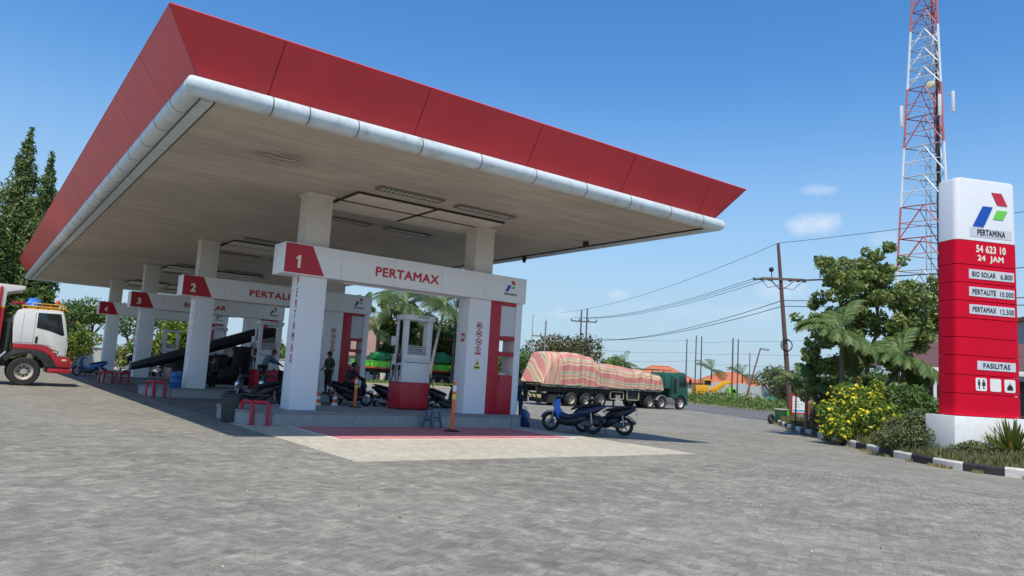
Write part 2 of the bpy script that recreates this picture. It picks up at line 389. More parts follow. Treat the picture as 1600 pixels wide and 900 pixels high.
pav = struct(bpy.data.objects.new('nearest_pavers', None)); COL.objects.link(pav); pav['label'] = 'grey concrete block pavers nearest the camera'
prr = random.Random(3)
for d, x, y, w in cands[:300]:
    o = link('paver', pme, pav, loc=(x, y, g(x) + .0024 + prr.uniform(-.0006, .0012)))
    o.rotation_euler = (prr.uniform(-.01, .01), prr.uniform(-.008, .008), R(28) + (0 if w == 2 else math.pi / 2) + prr.uniform(-.012, .012))
rest = np.array(cands[300:]); n = len(rest)
rg = np.random.default_rng(5)
th = R(28) + np.where(rest[:, 3] == 2, 0, math.pi / 2) + rg.uniform(-.012, .012, n)
cx, sx = np.cos(th)[:, None], np.sin(th)[:, None]
lx = np.array([-1, 1, 1, -1, -1, 1, 1, -1]) * np.array([.1040] * 4 + [.1022] * 4); ly = np.array([-1, -1, 1, 1, -1, -1, 1, 1]) * np.array([.0515] * 4 + [.0497] * 4)
gz = np.array([g(x) for x in rest[:, 1]])
X_ = rest[:, 1:2] + lx * cx - ly * sx; Y_ = rest[:, 2:3] + lx * sx + ly * cx
tx, ty = rg.uniform(-.006, .006, (n, 1)), rg.uniform(-.008, .008, (n, 1))
Z_ = (gz + .0024 + rg.uniform(-.0006, .0012, n))[:, None] + np.array([-.006] * 4 + [0] * 4) + tx * lx + ty * ly
V_ = np.stack([X_, Y_, Z_], 2).reshape(-1, 3)
fq = np.array([[4, 5, 6, 7], [0, 1, 5, 4], [1, 2, 6, 5], [2, 3, 7, 6], [3, 0, 4, 7]])
F_ = (np.arange(n)[:, None, None] * 8 + fq[None]).reshape(-1, 4)
me = bpy.data.meshes.new('pavers'); me.vertices.add(len(V_)); me.vertices.foreach_set('co', V_.ravel()); me.loops.add(F_.size); me.loops.foreach_set('vertex_index', F_.ravel().astype(np.int32))
me.polygons.add(len(F_)); me.polygons.foreach_set('loop_start', np.arange(0, F_.size, 4, dtype=np.int32)); me.update(calc_edges=True)
a = me.attributes.new('rnd', 'FLOAT', 'FACE'); a.data.foreach_set('value', np.repeat(rg.random(n), 5).astype(np.float32)); me.materials.append(M_PAVER); me.shade_flat()
link('paver_field', me, pav, kind='stuff')
# loose grit and dry leaves on the paving
rg = np.random.default_rng(11)
pts = []
while len(pts) < 600:
    x, y = rg.uniform(1, 24), rg.uniform(2, 17)
    if 4 < math.hypot(x, y) < 22 and .2 < math.atan2(y, x): pts.append((x, y, g(x) + .010))
lm = leaf_mesh('grit', np.array(pts), .026, leafmat('litter', [(.10, .07, .04), (.35, .27, .16), (.50, .46, .38), (.40, .16, .07)], 0), seed=1, aspect=.7)
tag(link('litter', lm, kind='stuff'), 'dry leaf scraps and grit scattered over the grey paving', 'litter')
# concrete apron under the canopy and the red bay
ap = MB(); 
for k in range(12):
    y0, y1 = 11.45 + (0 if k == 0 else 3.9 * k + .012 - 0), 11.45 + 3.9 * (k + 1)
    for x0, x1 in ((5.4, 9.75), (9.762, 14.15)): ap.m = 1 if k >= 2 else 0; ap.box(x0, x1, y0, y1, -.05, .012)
struct(ap.obj('concrete_apron', [M_APRON, ground_mat('oily_shade_concrete', (.15, .145, .135), (.20, .19, .175), (.10, .095, .088), .5, 5)], smooth=0))  # inner slabs: oil-stained grey, made darker still to paint in the canopy's shade
b = MB(); b.box(6.62, 13.25, 14.92, 17.95, .006, .016); struct(b.obj('red_bay_paint', M_REDZ, smooth=0))
b = MB()
for q in ((6.52, 13.35, 14.83, 14.92), (6.52, 13.35, 17.95, 18.03), (6.52, 6.62, 14.92, 17.95), (13.25, 13.35, 14.92, 17.95)): b.box(*q, .006, .017)
struct(b.obj('bay_line_paint', M_WLINE, smooth=0))

# ================================================================== CANOPY
cy = thing('station_canopy', 'huge flat filling station canopy with flared red fascia and white tube gutter', 'canopy', (10, 36, 6.2))
def L(p): return (p[0] - 10, p[1] - 36, p[2] - 6.2)
GX0, GX1, GY0, GY1 = 2.62, 16.98, 13.30, 59.5
def cobj(mb, name, m, **k):
    mb.v = [L(p) for p in mb.v]; return mb.obj(name, m, cy, **k)
# soffit strips
sm = bpy.data.materials.new('soffit_strips'); sm.use_nodes = True; nt = sm.node_tree; bs = nt.nodes['Principled BSDF']; bs.inputs['Roughness'].default_value = .7
tc = N(nt, 'ShaderNodeTexCoord'); at = N(nt, 'ShaderNodeAttribute', attribute_name='rnd')
mp = N(nt, 'ShaderNodeMapping'); mp.inputs['Scale'].default_value = (.55, 2.6, 1); nt.links.new(tc.outputs['Object'], mp.inputs['Vector'])
n1 = N(nt, 'ShaderNodeTexNoise', i={'Scale': 1.0, 'Detail': 8.0, 'Roughness': .7}); nt.links.new(mp.outputs[0], n1.inputs['Vector'])
n2 = N(nt, 'ShaderNodeTexNoise', i={'Scale': .33, 'Detail': 5.0, 'Roughness': .6}); nt.links.new(tc.outputs['Object'], n2.inputs['Vector'])
r1 = N(nt, 'ShaderNodeValToRGB'); r1.color_ramp.elements[0].position = .22; r1.color_ramp.elements[0].color = (.64, .565, .475, 1); r1.color_ramp.elements[1].position = .74; r1.color_ramp.elements[1].color = (.42, .36, .29, 1)
nt.links.new(n1.outputs[0], r1.inputs[0])
mk = N(nt, 'ShaderNodeMapRange', i={'From Min': .30, 'From Max': .72, 'To Min': 1.15, 'To Max': .86}); nt.links.new(n2.outputs[0], mk.inputs['Value'])
mk2 = N(nt, 'ShaderNodeMapRange', i={'To Min': .94, 'To Max': 1.05}); nt.links.new(at.outputs['Fac'], mk2.inputs['Value'])
# a dark mould stain near the front bay
ds = N(nt, 'ShaderNodeVectorMath', operation='SUBTRACT'); nt.links.new(tc.outputs['Object'], ds.inputs[0]); ds.inputs[1].default_value = (-4.75, -19.7, 0)
ds2 = N(nt, 'ShaderNodeVectorMath', operation='MULTIPLY'); nt.links.new(ds.outputs[0], ds2.inputs[0]); ds2.inputs[1].default_value = (1 / .75, 1 / .7, 0)
ln = N(nt, 'ShaderNodeVectorMath', operation='LENGTH'); nt.links.new(ds2.outputs[0], ln.inputs[0])
mp3 = N(nt, 'ShaderNodeMapping'); mp3.inputs['Scale'].default_value = (1.6, 9, 1); nt.links.new(tc.outputs['Object'], mp3.inputs['Vector'])
n3 = N(nt, 'ShaderNodeTexNoise', i={'Scale': 1.0, 'Detail': 5.0}); nt.links.new(mp3.outputs[0], n3.inputs['Vector'])
st = Mth(nt, 'MULTIPLY', Mth(nt, 'SUBTRACT', 1.25, ln.outputs['Value'], True), Mth(nt, 'MULTIPLY', Mth(nt, 'SUBTRACT', n3.outputs[0], .42), 5, True))
st = Mth(nt, 'SUBTRACT', 1.0, Mth(nt, 'MULTIPLY', st, .75))
vv = Mth(nt, 'MULTIPLY', Mth(nt, 'MULTIPLY', mk.outputs[0], mk2.outputs[0]), st)
hv = N(nt, 'ShaderNodeVectorMath', operation='SCALE'); nt.links.new(r1.outputs[0], hv.inputs[0]); nt.links.new(vv, hv.inputs['Scale']); nt.links.new(hv.outputs[0], bs.inputs['Base Color'])
sb = MB(); rv = []; k = 0; y = 13.62
while y < 59.2:
    zz = 6.2 + rnd.uniform(0, .004)
    sb.box(2.96, 16.76, y, y + .138, zz, zz + .02); rv.append(rnd.random()); y += .15
sb.v = [L(p) for p in sb.v]
sme = bpy.data.meshes.new('soffit_strips'); sme.from_pydata(sb.v, [], sb.f); sme.materials.append(sm); sme.shade_flat()
a = sme.attributes.new('rnd', 'FLOAT', 'FACE'); a.data.foreach_set('value', np.repeat(np.array(rv), 6).astype(np.float32))
link('soffit_strips', sme, cy, kind='stuff')
b = MB(); b.box(2.7, 16.96, 13.4, 59.4, 6.228, 6.95); cobj(b, 'roof_deck', mat('roof_sheet', (.30, .29, .28), .6), smooth=0)
b = MB(); b.box(2.80, 3.02, 13.6, 59.2, 6.165, 6.194); b.box(16.775, 16.92, 13.6, 59.2, 6.16, 6.215); b.box(2.80, 16.92, 13.45, 13.59, 6.19, 6.215); b.box(2.80, 16.92, 59.21, 59.35, 6.19, 6.215); cobj(b, 'edge_trim', GUT)
b = MB(); b.box(3.022, 3.05, 13.6, 59.2, 6.165, 6.199); b.box(16.73, 16.772, 13.6, 59.2, 6.165, 6.199); cobj(b, 'shadow_bead', DARK)
# white tube gutter in segments
def seg(p, q, r, m0=0, m1=0):
    mb = MB(); p = Vector(p); q = Vector(q); d = (q - p).normalized(); rings = []
    side = Vector((0, 0, 1)).cross(d)
    for P_, mi_, sg in ((p, m0, 1), (q, m1, -1)):
        ring = []
        for k in range(20):
            a = 2 * math.pi * k / 20; o_ = side * math.cos(a) * r + Vector((0, 0, math.sin(a) * r))
            ring.append(P_ + o_ + d * (o_.dot(side) * mi_))
        rings.append(ring)
    mb.loft(rings); return mb
GR = .178; GZ = 6.285
xs = [GX0, 3.95, 4.65, 5.65, 7.1, 8.6, 10.15, 11.75, 13.3, 14.85, 16.2, GX1]
for i in range(len(xs) - 1):
    mb = seg((xs[i] + (.006 if i else 0), GY0, GZ), (xs[i + 1] - (.006 if i < len(xs) - 2 else 0), GY0, GZ), GR, 1 if i == 0 else 0, -1 if i == len(xs) - 2 else 0)
    cobj(mb, 'gutter_segment', GUT, smooth=50)
ys = [GY0] + [GY0 + 1.1 + 1.5 * k for k in range(30)] + [GY1]
for X0, side in ((GX0, 1), (GX1, -1)):
    for i in range(len(ys) - 1):
        a_ = (X0, ys[i] + (.006 if i else 0), GZ); b_ = (X0, ys[i + 1] - (.006 if i < len(ys) - 2 else 0), GZ)
        cobj(seg(a_, b_, GR, -side if i == 0 else 0, side if i == len(ys) - 2 else 0), 'gutter_segment', GUT, smooth=50)
cobj(seg((GX0, GY1, GZ), (GX1, GY1, GZ), GR, -1, 1), 'gutter_segment', GUT, smooth=50)
b = MB()
for x in xs[1:-1]: b.M = None; b.lathe([(GR - .01, x - .012), (GR + .004, x - .012), (GR + .004, x + .012), (GR - .01, x + .012)], 20, 'x', (0, GY0, GZ))
for y in ys[1:-1]: b.lathe([(GR - .01, y - .012), (GR + .004, y - .012), (GR + .004, y + .012), (GR - .01, y + .012)], 20, 'y', (GX0, 0, GZ))
cobj(b, 'gutter_joint', mat('grimy_joint', (.16, .16, .15), .8), kind='stuff')
# flared red fascia panels
FB = [(2.70, 13.38), (16.92, 13.38), (16.92, 59.4), (2.70, 59.4)]; FT = [(2.0, 12.92), (17.84, 12.92), (17.84, 60.1), (2.0, 60.1)]
def fpt(side, s, top, off=0):
    A = FT if top else FB; a = Vector(A[side]); c = Vector(A[(side + 1) % 4]); e = c - a
    p = a + e.normalized() * s; n_ = Vector((e.y, -e.x)).normalized(); p = p + n_ * off
    return (p.x, p.y, 7.45 if top else 6.42)
for side in range(4):
    Lt = (Vector(FT[(side + 1) % 4]) - Vector(FT[side])).length; Lb = (Vector(FB[(side + 1) % 4]) - Vector(FB[side])).length; ins = (Lt - Lb) / 2
    if side == 0: js = [0, 2.0, 5.08, 8.1, 11.2, 14.3, Lt]
    else: js = [0] + [(2.8 if side == 3 else 2.0) + 3.0 * k for k in range(40) if (2.8 if side == 3 else 2.0) + 3.0 * k < Lt - 1] + [Lt]
    if side == 3: js = [Lt - q for q in js][::-1]
    for i in range(len(js) - 1):
        g0 = .008 if i else 0; g1 = .008 if i < len(js) - 2 else 0
        t0, t1 = js[i] + g0, js[i + 1] - g1
        b0 = 0 if i == 0 else t0 - ins; b1 = Lb if i == len(js) - 2 else t1 - ins
        mb = MB(); mb.loft([[fpt(side, t0, 1), fpt(side, t1, 1), fpt(side, b1, 0), fpt(side, b0, 0)], [fpt(side, t0, 1, -.05), fpt(side, t1, 1, -.05), fpt(side, b1, 0, -.05), fpt(side, b0, 0, -.05)]])
        cobj(mb, 'fascia_panel', REDF, smooth=0)
    mb = MB(); mb.loft([[fpt(side, .02, 1, -.02), fpt(side, Lt - .02, 1, -.02), fpt(side, Lb, 0, -.02), fpt(side, 0, 0, -.02)], [fpt(side, .05, 1, -.09), fpt(side, Lt - .05, 1, -.09), fpt(side, Lb, 0, -.09), fpt(side, 0, 0, -.09)]])
    mb.v = [(x, y, z - .012 if z > 7 else z) for x, y, z in mb.v]
    cobj(mb, 'fascia_backing', mat('dark_red_seam', (.10, .01, .015), .8), smooth=0)
    mb = MB(); mb.tube([fpt(side, 0, 1, -.02), fpt(side, Lt, 1, -.02)], .022, 6); cobj(mb, 'fascia_cap', REDF)
# hatch panels and recessed louvre lights above every bay
HM = mat('hatch_panel', (.80, .72, .60), .6, var=.08, dirt=.3)
for gi in range(4):
    oy = gi * 11.37
    for x0, x1, y0, y1 in ((7.8, 10.1, 17.75, 18.75), (10.25, 12.55, 17.75, 18.75), (7.8, 10.1, 18.95, 20.15), (10.25, 12.55, 18.95, 20.15)):
        b = MB(); b.box(x0 - .03, x1 + .03, y0 + oy - .03, y1 + oy + .03, 6.14, 6.197); fr = cobj(b, 'hatch_frame', DARK, smooth=0)
        b = MB(); b.box(x0, x1, y0 + oy, y1 + oy, 6.125, 6.141); b.v = [L(p) for p in b.v]; b.obj('hatch_panel', HM, fr, smooth=0)
    for x0, x1, yc in ((8.0, 9.75, 16.85), (10.45, 12.2, 16.95), (8.3, 9.9, 21.6), (10.6, 12.1, 21.6)):
        yc += oy
        b = MB()
        b.box(x0 - .08, x1 + .08, yc - .19, yc - .13, 6.14, 6.199); b.box(x0 - .08, x1 + .08, yc + .13, yc + .19, 6.14, 6.199); b.box(x0 - .08, x0, yc - .13, yc + .13, 6.14, 6.199); b.box(x1, x1 + .08, yc - .13, yc + .13, 6.14, 6.199)
        fx = cobj(b, 'light_frame', mat('fixture_grey', (.20, .18, .16), .6), smooth=0)
        b = MB(); b.box(x0, x1, yc - .13, yc + .13, 6.18, 6.196); b.v = [L(p) for p in b.v]; b.obj('light_recess', DARK, fx, smooth=0)
        b = MB()
        for k in range(13):
            x = x0 + .07 + (x1 - x0 - .14) * k / 12; b.box(x - .022, x + .022, yc - .125, yc + .125, 6.150, 6.178)
        b.box(x0, x1, yc - .012, yc + .012, 6.145, 6.149)
        b.v = [L(p) for p in b.v]; b.obj('louvre', mat('louvre_white', (.72, .72, .66), .4), fx, smooth=0)
b = MB(); b.box(16.12, 16.2, 17.9, 18.1, 6.02, 6.19); cobj(b, 'lamp_bracket', DARK)
b = MB(); b.box(16.66, 16.74, 22.0, 22.15, 6.0, 6.16); b.ball((16.70, 22.08, 5.98), .07, 8, 5); cobj(b, 'camera_pod', DARK)

# ================================================================== ISLANDS and GATES
def island(gi):
    oy = 18.2 + gi * 11.37
    lab = ['raised grey concrete island with a rounded end under the first gate, nearest the camera', 'second raised concrete island, holding the blue drum and white gate 2', 'third raised concrete island under gate 3 beside the black pickup', 'farthest raised concrete island under gate 4'][gi]
    t = thing('pump_island', lab, 'kerbed island', (5.5, oy, 0), group='raised pump islands under the canopy')
    W_, D_ = 8.85, 3.0
    b = MB(); b.prism(rrect(.012, W_ - .012, .012, D_ - .012, .7, 6), 0, .30, 'xy'); b.obj('island_core', mat('dark_joint', (.14, .13, .12), .9), t)
    b = MB(); b.prism(rrect(-.02, W_ + .02, -.02, D_ + .02, .72, 6), .30, .352, 'xy'); b.obj('island_top', mat('island_slab', (.26, .26, .26), .8, var=.15, dirt=.3), t, bevel=.008)
    IS = mat('island_side', (.36, .355, .33), .8, var=.10, vs=2, dirt=.35)
    x = .72
    for w in (2.2, 1.35, 1.5, 1.5, W_ - .72 - .72 - 6.55 - .0):
        b = MB(); b.box(x + .004, x + w - .004, 0, .012, .0, .30); b.obj('side_slab', IS, t, smooth=0); x += w
    for c0, sx_ in ((.7, -1), (W_ - .7, 1)):
        b = MB()
        pts_o = arc(c0, .7, .7, 270, 270 + sx_ * 90, 6); pts_i = arc(c0, .7, .688, 270, 270 + sx_ * 90, 6)
        b.prism(pts_o + pts_i[::-1], 0, .30, 'xy'); b.obj('corner_slab', IS, t)
        b = MB(); xx = 0 if sx_ < 0 else W_ - .012; b.box(xx, xx + .012, .71, D_ - .7, 0, .30); b.obj('side_slab', IS, t, smooth=0)
    return t
for gi in range(4): island(gi)
SIGNRED = mat('sign_red', (.62, .03, .05), .4); SIGNW = mat('sign_white', (.80, .79, .76), .4); SIGNY = mat('sign_yellow', (.80, .62, .10), .4)
def gate(gi, fuel):
    lab = ['white fuel gate numbered 1 with red PERTAMAX lettering, nearest the camera', 'white fuel gate numbered 2 with PERTALITE lettering, behind gate 1',
           'white fuel gate numbered 3 with BIO SOLAR lettering, behind gate 2', 'farthest white fuel gate, with red end panel numbered 4'][gi]
    t = thing('fuel_gate', lab, 'gate', (6.3, 18.7 + gi * 11.37, 0), group='numbered fuel gates on the islands')
    O = lambda mb, n, m, par=t, **k: mb.obj(n, m, par, **k)
    for x0, x1 in ((.55, 1.28), (5.95, 6.75)):
        b = MB(); b.box(x0, x1, .15, .80, .353, 3.90); O(b, 'column_cladding', WHITE, bevel=.006)
    for x0, x1 in ((.57, 1.26), (6.05, 6.74)):
        b = MB(); b.box(x0, x1, .17, .78, 4.70, 6.20); O(b, 'upper_column', mat('cream_column', (.66, .63, .57), .6, var=.05, dirt=.15, streak=True), bevel=.01)
        b = MB(); b.box(x0 - .04, x1 + .04, .13, .82, 6.12, 6.198); O(b, 'column_collar', mat('cream_column', 0), bevel=.004)
    b = MB(); b.box(0, 8.0, 0, .85, 3.905, 4.72); O(b, 'beam', WHITE, bevel=.008)
    for k in range(1, 5):
        b = MB(); b.box(k * 1.6 - .004, k * 1.6 + .004, -.0015, .0, 3.92, 4.70); O(b, 'panel_seam', mat('faint_seam', (.45, .45, .45), .6), smooth=0)
    b = MB(); b.prism([(.02, 3.93), (1.12, 3.93), (.74, 4.70), (.02, 4.70)], -.008, -.0005); O(b, 'number_panel', REDP)
    if gi: text(str(gi + 1), WLET, .20, .34, t, (.40, -.012, 4.24), bold=.04)
    else:
        b = MB(); b.prism([(.37, 4.07), (.445, 4.07), (.445, 4.41), (.39, 4.41), (.32, 4.35), (.32, 4.29), (.37, 4.315)], -.014, -.0085); O(b, 'lettering', WLET, smooth=0)
    if fuel:
        w = {'PERTAMAX': 2.08, 'PERTALITE': 2.2, 'BIO SOLAR': 2.15}[fuel]
        text(fuel, REDL, w, .27, t, (3.66, -.004, 4.28), bold=.035)
        text(fuel.replace(' ', ''), REDL, .19, 2.3 if gi == 0 else 2.4, t, (.547, .34, 2.72), rz=-math.pi / 2, vertical=True, bold=.03)
    logo(t, (7.36, -.005, 4.42), .0062)
    text('PERTAMINA', BLKL, .50, .075, t, (7.38, -.004, 4.16), bold=.03)
    # lamp tube under the beam
    for x0 in (1.9, 3.8):
        b = MB(); b.tube([(x0, .45, 3.88), (x0 + 1.6, .45, 3.88)], .022); O(b, 'lamp_tube', mat('tube_glass', (.85, .85, .85), .2))
    # kiosk end
    b = MB(); b.box(6.752, 7.17, .16, .80, .353, 3.90); O(b, 'red_side_panel', REDP, bevel=.005)
    b = MB(); b.box(7.76, 8.0, .15, .80, .353, 3.90); O(b, 'end_post', WHITE, bevel=.006)
    b = MB(); b.box(7.172, 7.758, .165, .79, 3.80, 3.90); O(b, 'header_strip', REDP, smooth=0)
    b = MB(); b.box(7.175, 7.755, .20, .24, 2.83, 3.79); O(b, 'display_board', mat('board_grey', (.66, .67, .68), .5), smooth=0)
    for z0, z1 in ((2.70, 2.82), (2.20, 2.32)):
        b = MB(); b.box(7.172, 7.758, .155, .79, z0, z1); O(b, 'shelf', REDP, bevel=.004)
    b = MB(); b.box(7.172, 7.758, .165, .79, .353, 1.58); O(b, 'cabinet', REDP, bevel=.004)
    b = MB(); b.box(7.24, 7.72, .145, .165, .42, 1.28); dr = O(b, 'cabinet_door', REDP, bevel=.004)
    b = MB(); b.box(7.20, 7.235, .150, .166, 1.36, 1.55); O(b, 'door_slot', DARK, smooth=0)
    b = MB(); b.box(7.176, 7.46, .70, .72, 2.33, 2.69); O(b, 'back_board', SIGNW, smooth=0)
    b = MB(); b.box(7.3, 7.6, .3, .6, 1.583, 1.66); O(b, 'paper_stack', mat('paper', (.7, .66, .55), .8), bevel=.004)
    # safety signs on the pillar
    for q, z in enumerate((3.07, 2.82, 2.57)):
        b = MB(); b.lathe([(.001, 0), (.115, 0), (.115, .006), (.001, .006)], 20, 'y', (6.36, .140, z)); s_ = O(b, 'safety_sign', SIGNW)
        b = MB(); b.tube([(6.36 + .10 * math.cos(a), .138, z + .10 * math.sin(a)) for a in [2 * math.pi * k / 20 for k in range(20)]], .014, 5, closed=True)
        b.tube([(6.29, .137, z + .07), (6.43, .137, z - .07)], .009, 5); O(b, 'red_ring', SIGNRED, s_)
        b = MB(); b.box(6.31 + .01 * q, 6.40, .1335, .1395, z - .03, z + .035 - .01 * q); O(b, 'symbol', BLKL, s_, smooth=0)
    b = MB(); b.box(6.25, 6.47, .142, .149, 2.17, 2.45); s_ = O(b, 'safety_sign', SIGNW, smooth=0)
    b = MB(); b.box(6.25, 6.47, .138, .1415, 2.17, 2.23); b.tube([(6.36 + .085 * math.cos(a), .139, 2.34 + .085 * math.sin(a)) for a in [2 * math.pi * k / 16 for k in range(16)]], .011, 5, closed=True); O(b, 'red_ring', SIGNRED, s_)
    b = MB(); b.box(6.345, 6.375, .137, .1415, 2.28, 2.39); b.ball((6.36, .139, 2.40), .018, 8, 5); O(b, 'symbol', BLKL, s_, smooth=0)
    b = MB(); b.prism([(6.26, 1.84), (6.46, 1.84), (6.36, 2.03)], .140, .149); b.box(6.25, 6.47, .142, .149, 1.72, 1.82); s_ = O(b, 'warning_sign', SIGNY, smooth=0)
    b = MB(); b.prism([(6.325, 1.87), (6.395, 1.87), (6.36, 1.95)], .137, .1395); b.box(6.27, 6.45, .139, .1415, 1.75, 1.79); O(b, 'symbol', BLKL, s_, smooth=0)
    b = MB(); b.box(5.94, 5.949, .32, .52, 2.55, 2.80); s_ = O(b, 'small_notice', SIGNRED, smooth=0)
    b = MB(); b.box(5.935, 5.9395, .36, .48, 2.62, 2.73); O(b, 'symbol', SIGNW, s_, smooth=0)
    return t
gate(0, 'PERTAMAX'); gate(1, 'PERTALITE'); gate(2, 'BIO SOLAR'); gate(3, None)

def dispenser():
    t = thing('fuel_dispenser', 'tall white fuel dispenser with red base and open top standing on the nearest island', 'fuel pump', (10.74, 20.07, .352), group='fuel dispensers on the islands')
    O = lambda mb, n, m, par=t, **k: mb.obj(n, m, par, **k)
    W2 = mat('pump_white', (.74, .75, .75), .3, var=.03, dirt=.1, streak=True)
    b = MB(); b.box(.0, .98, 0, .85, .03, .84); O(b, 'red_base', REDP, bevel=.012)
    b = MB(); b.box(.31, .314, -.003, 0, .05, .82); b.box(.96, .98, .02, .83, 0, .03); b.box(0, .02, .02, .83, 0, .03); O(b, 'base_seam', DARK, smooth=0)
    b = MB(); b.box(.01, .97, .01, .84, .842, 1.52); O(b, 'lower_body', W2, bevel=.01)
    b = MB(); b.box(.05, .93, .0, .012, .88, 1.42); O(b, 'service_panel', W2, bevel=.004)
    b = MB(); b.box(.05, .93, .002, .009, 1.445, 1.465); O(b, 'panel_seam', DARK, smooth=0)
    b = MB(); b.box(.01, .97, .01, .84, 1.522, 1.70); O(b, 'meter_head', W2, bevel=.008)
    for x0, x1 in ((.0, .15), (.80, .98)):
        b = MB(); b.box(x0, x1, .02, .18 if x0 < .1 else .30, 1.70, 2.76); O(b, 'post', W2, bevel=.01)
    b = MB(); b.box(.0, .06, .50, .60, 1.70, 2.76); O(b, 'rear_post', W2, bevel=.01)
    for k in range(5):
        b = MB(); b.box(.152, .798, .03, .06, 1.72 + .055 * k, 1.755 + .055 * k); O(b, 'vent_slat', GALV, smooth=0)
    b = MB(); b.box(.152, .798, .09, .28, 1.705, 1.80); O(b, 'meter_box', mat('meter_grey', (.25, .25, .25), .5), smooth=0)
    b = MB(); b.box(-.03, 1.03, -.03, .60, 2.765, 2.93); h = O(b, 'header', W2, bevel=.015)
    logo(t, (.46, -.036, 2.88), .0016); text('PERTAMINA', BLKL, .26, .04, t, (.66, -.033, 2.87), bold=.03)
    b = MB(); b.box(-.012, .0, .14, .44, 1.42, 1.70); O(b, 'display', GLASS, bevel=.003)
    b = MB(); b.box(-.10, .0, .45, .72, 1.95, 2.25); O(b, 'hose_box', W2, bevel=.03)
    for y in (.16, .55):
        b = MB(); b.tube([(-.04, y, 1.95), (-.10, y, 1.7), (-.13, y + .03, 1.3), (-.11, y + .05, .95), (-.06, y + .05, .78), (-.03, y + .04, .98), (-.03, y + .02, 1.22)], .016, 6); hs = O(b, 'hose', RUB)
        b = MB(); b.box(-.07, -.01, y - .03, y + .05, 1.18, 1.36); b.tube([(-.04, y, 1.2), (-.05, y - .06, 1.05), (-.05, y - .1, 1.02)], .013, 6); O(b, 'nozzle', BLACK, hs, bevel=.006)
    return t
dp = dispenser()
copy_tree(dp, loc=(9.85, 20.07 + 11.37, .352), label='white and red fuel dispenser on the second island, right behind the person in blue')
copy_tree(dp, loc=(10.6, 20.07 + 22.74, .352), label='white and red fuel dispenser on the third island behind the black pickup')
copy_tree(dp, loc=(10.6, 20.07 + 34.11, .352), label='farthest white and red fuel dispenser, on the fourth island')

# ================================================================== VEHICLES, PEOPLE, PROPS
class TH:
    """a thing whose parts are given in world metres and stored relative to its base point"""
    def __init__(s, name, label, cat, org, rz=0, group=None): s.o = Vector(org); s.t = thing(name, label, cat, org, rz, group)
    def p(s, mb, n, m, par=None, **k):
        mb.v = [(x - s.o.x, y - s.o.y, z - s.o.z) for x, y, z in mb.v]
        return mb.obj(n, m, par or s.t, **k)
def wheel(t, c, r, w, side, rimcol=None, name='wheel', rimr=.58, holes=8):
    """axis along y, outer face towards side (-1 = -y)"""
    b = MB(); x, y, z = c; h = w / 2; rr = r * rimr
    b.lathe([(rr, -h * .8), (rr * 1.1, -h), (r * .93, -h), (r, -h * .6), (r, h * .6), (r * .93, h), (rr * 1.1, h), (rr, h * .8)], 28, 'y', c, True)
    for k in range(28):
        a = 2 * math.pi * k / 28; M = Matrix.Translation(c) @ Matrix.Rotation(a, 4, 'Y')
        if r > .4: b.box(r - .004, r + .008, -h * .55, h * .55, -r * .06, r * .06, M)
    ty = t.p(b, name, RUB, smooth=40)
    b = MB(); f = side
    b.lathe([(.001, y * 0 + f * h * .35), (rr * .32, f * h * .4), (rr * .34, f * h * .1), (rr * .72, f * h * .05), (rr * .86, f * h * .55), (rr * 1.0, f * h * .78), (rr * 1.02, f * h * .6), (rr * 1.0, -f * h * .7), (.001, -f * h * .7)], 24, 'y', c)
    t.p(b, 'rim', rimcol or mat('rim_paint', (.42, .38, .32), .6, var=.15, dirt=.5), ty, smooth=30)
    b = MB()
    for k in range(holes):
        a = 2 * math.pi * k / holes; b.lathe([(.001, y + f * h * .12), (rr * .13, y + f * h * .12), (rr * .13, y - f * h * .1), (.001, y - f * h * .1)], 8, 'y', (x + rr * .54 * math.cos(a), 0, z + rr * .54 * math.sin(a)))
    t.p(b, 'hub_hole', DARK, ty)
    return ty

# ---------------- white and red dump truck at the left
T = TH('dump_truck', 'white dump truck with red lower cab and orange beacon, at the left edge', 'truck', (1.9, 36.5, 0))
WP = mat('cab_white', (.74, .74, .71), .3, var=.03, dirt=.10); RP = mat('cab_red', (.42, .02, .03), .35, var=.08, dirt=.2)
YN, YF = 35.42, 37.72
b = MB(); b.prism([(1.36, 1.66), (1.30, 2.3), (1.30, 2.75), (1.40, 3.02), (1.6, 3.10), (2.85, 3.12), (2.99, 3.06), (3.10, 2.7), (3.22, 2.1), (3.27, 1.7), (3.26, 1.22), (2.95, 1.22), (2.85, 1.36), (2.66, 1.54), (2.42, 1.64), (2.1, 1.66)], YN + .03, YF - .03); T.p(b, 'cab', WP, bevel=.05)
b = MB(); b.prism([(1.37, 1.655), (2.1, 1.655), (2.42, 1.635), (2.66, 1.53), (2.85, 1.35), (2.95, 1.215), (3.36, 1.215), (3.46, 1.12), (3.47, .80), (2.98, .80), (2.86, .98), (2.66, 1.28), (2.4, 1.42), (2.1, 1.47), (1.38, 1.47)], YN, YF); T.p(b, 'lower_cab', RP, bevel=.02)
b = MB(); b.prism([(1.10, 1.0), (1.2, 1.2), (1.40, 1.44), (2.1, 1.46), (2.4, 1.41), (2.64, 1.27), (2.84, .98), (2.92, .78), (2.68, .76)] + arc(1.86, .6, .70, 14, 150, 14), YN + .01, YN + .5); T.p(b, 'wheel_arch', mat('arch_grey', (.03, .03, .032), .55), bevel=.01)
b = MB(); b.prism([(2.06, 1.70), (2.06, 3.02), (2.93, 3.04), (3.04, 2.72), (3.19, 2.05), (3.20, 1.28), (2.98, 1.28), (2.84, 1.45), (2.6, 1.62), (2.42, 1.69)], YN + .012, YN + .03); dd = T.p(b, 'door', WP, bevel=.006)
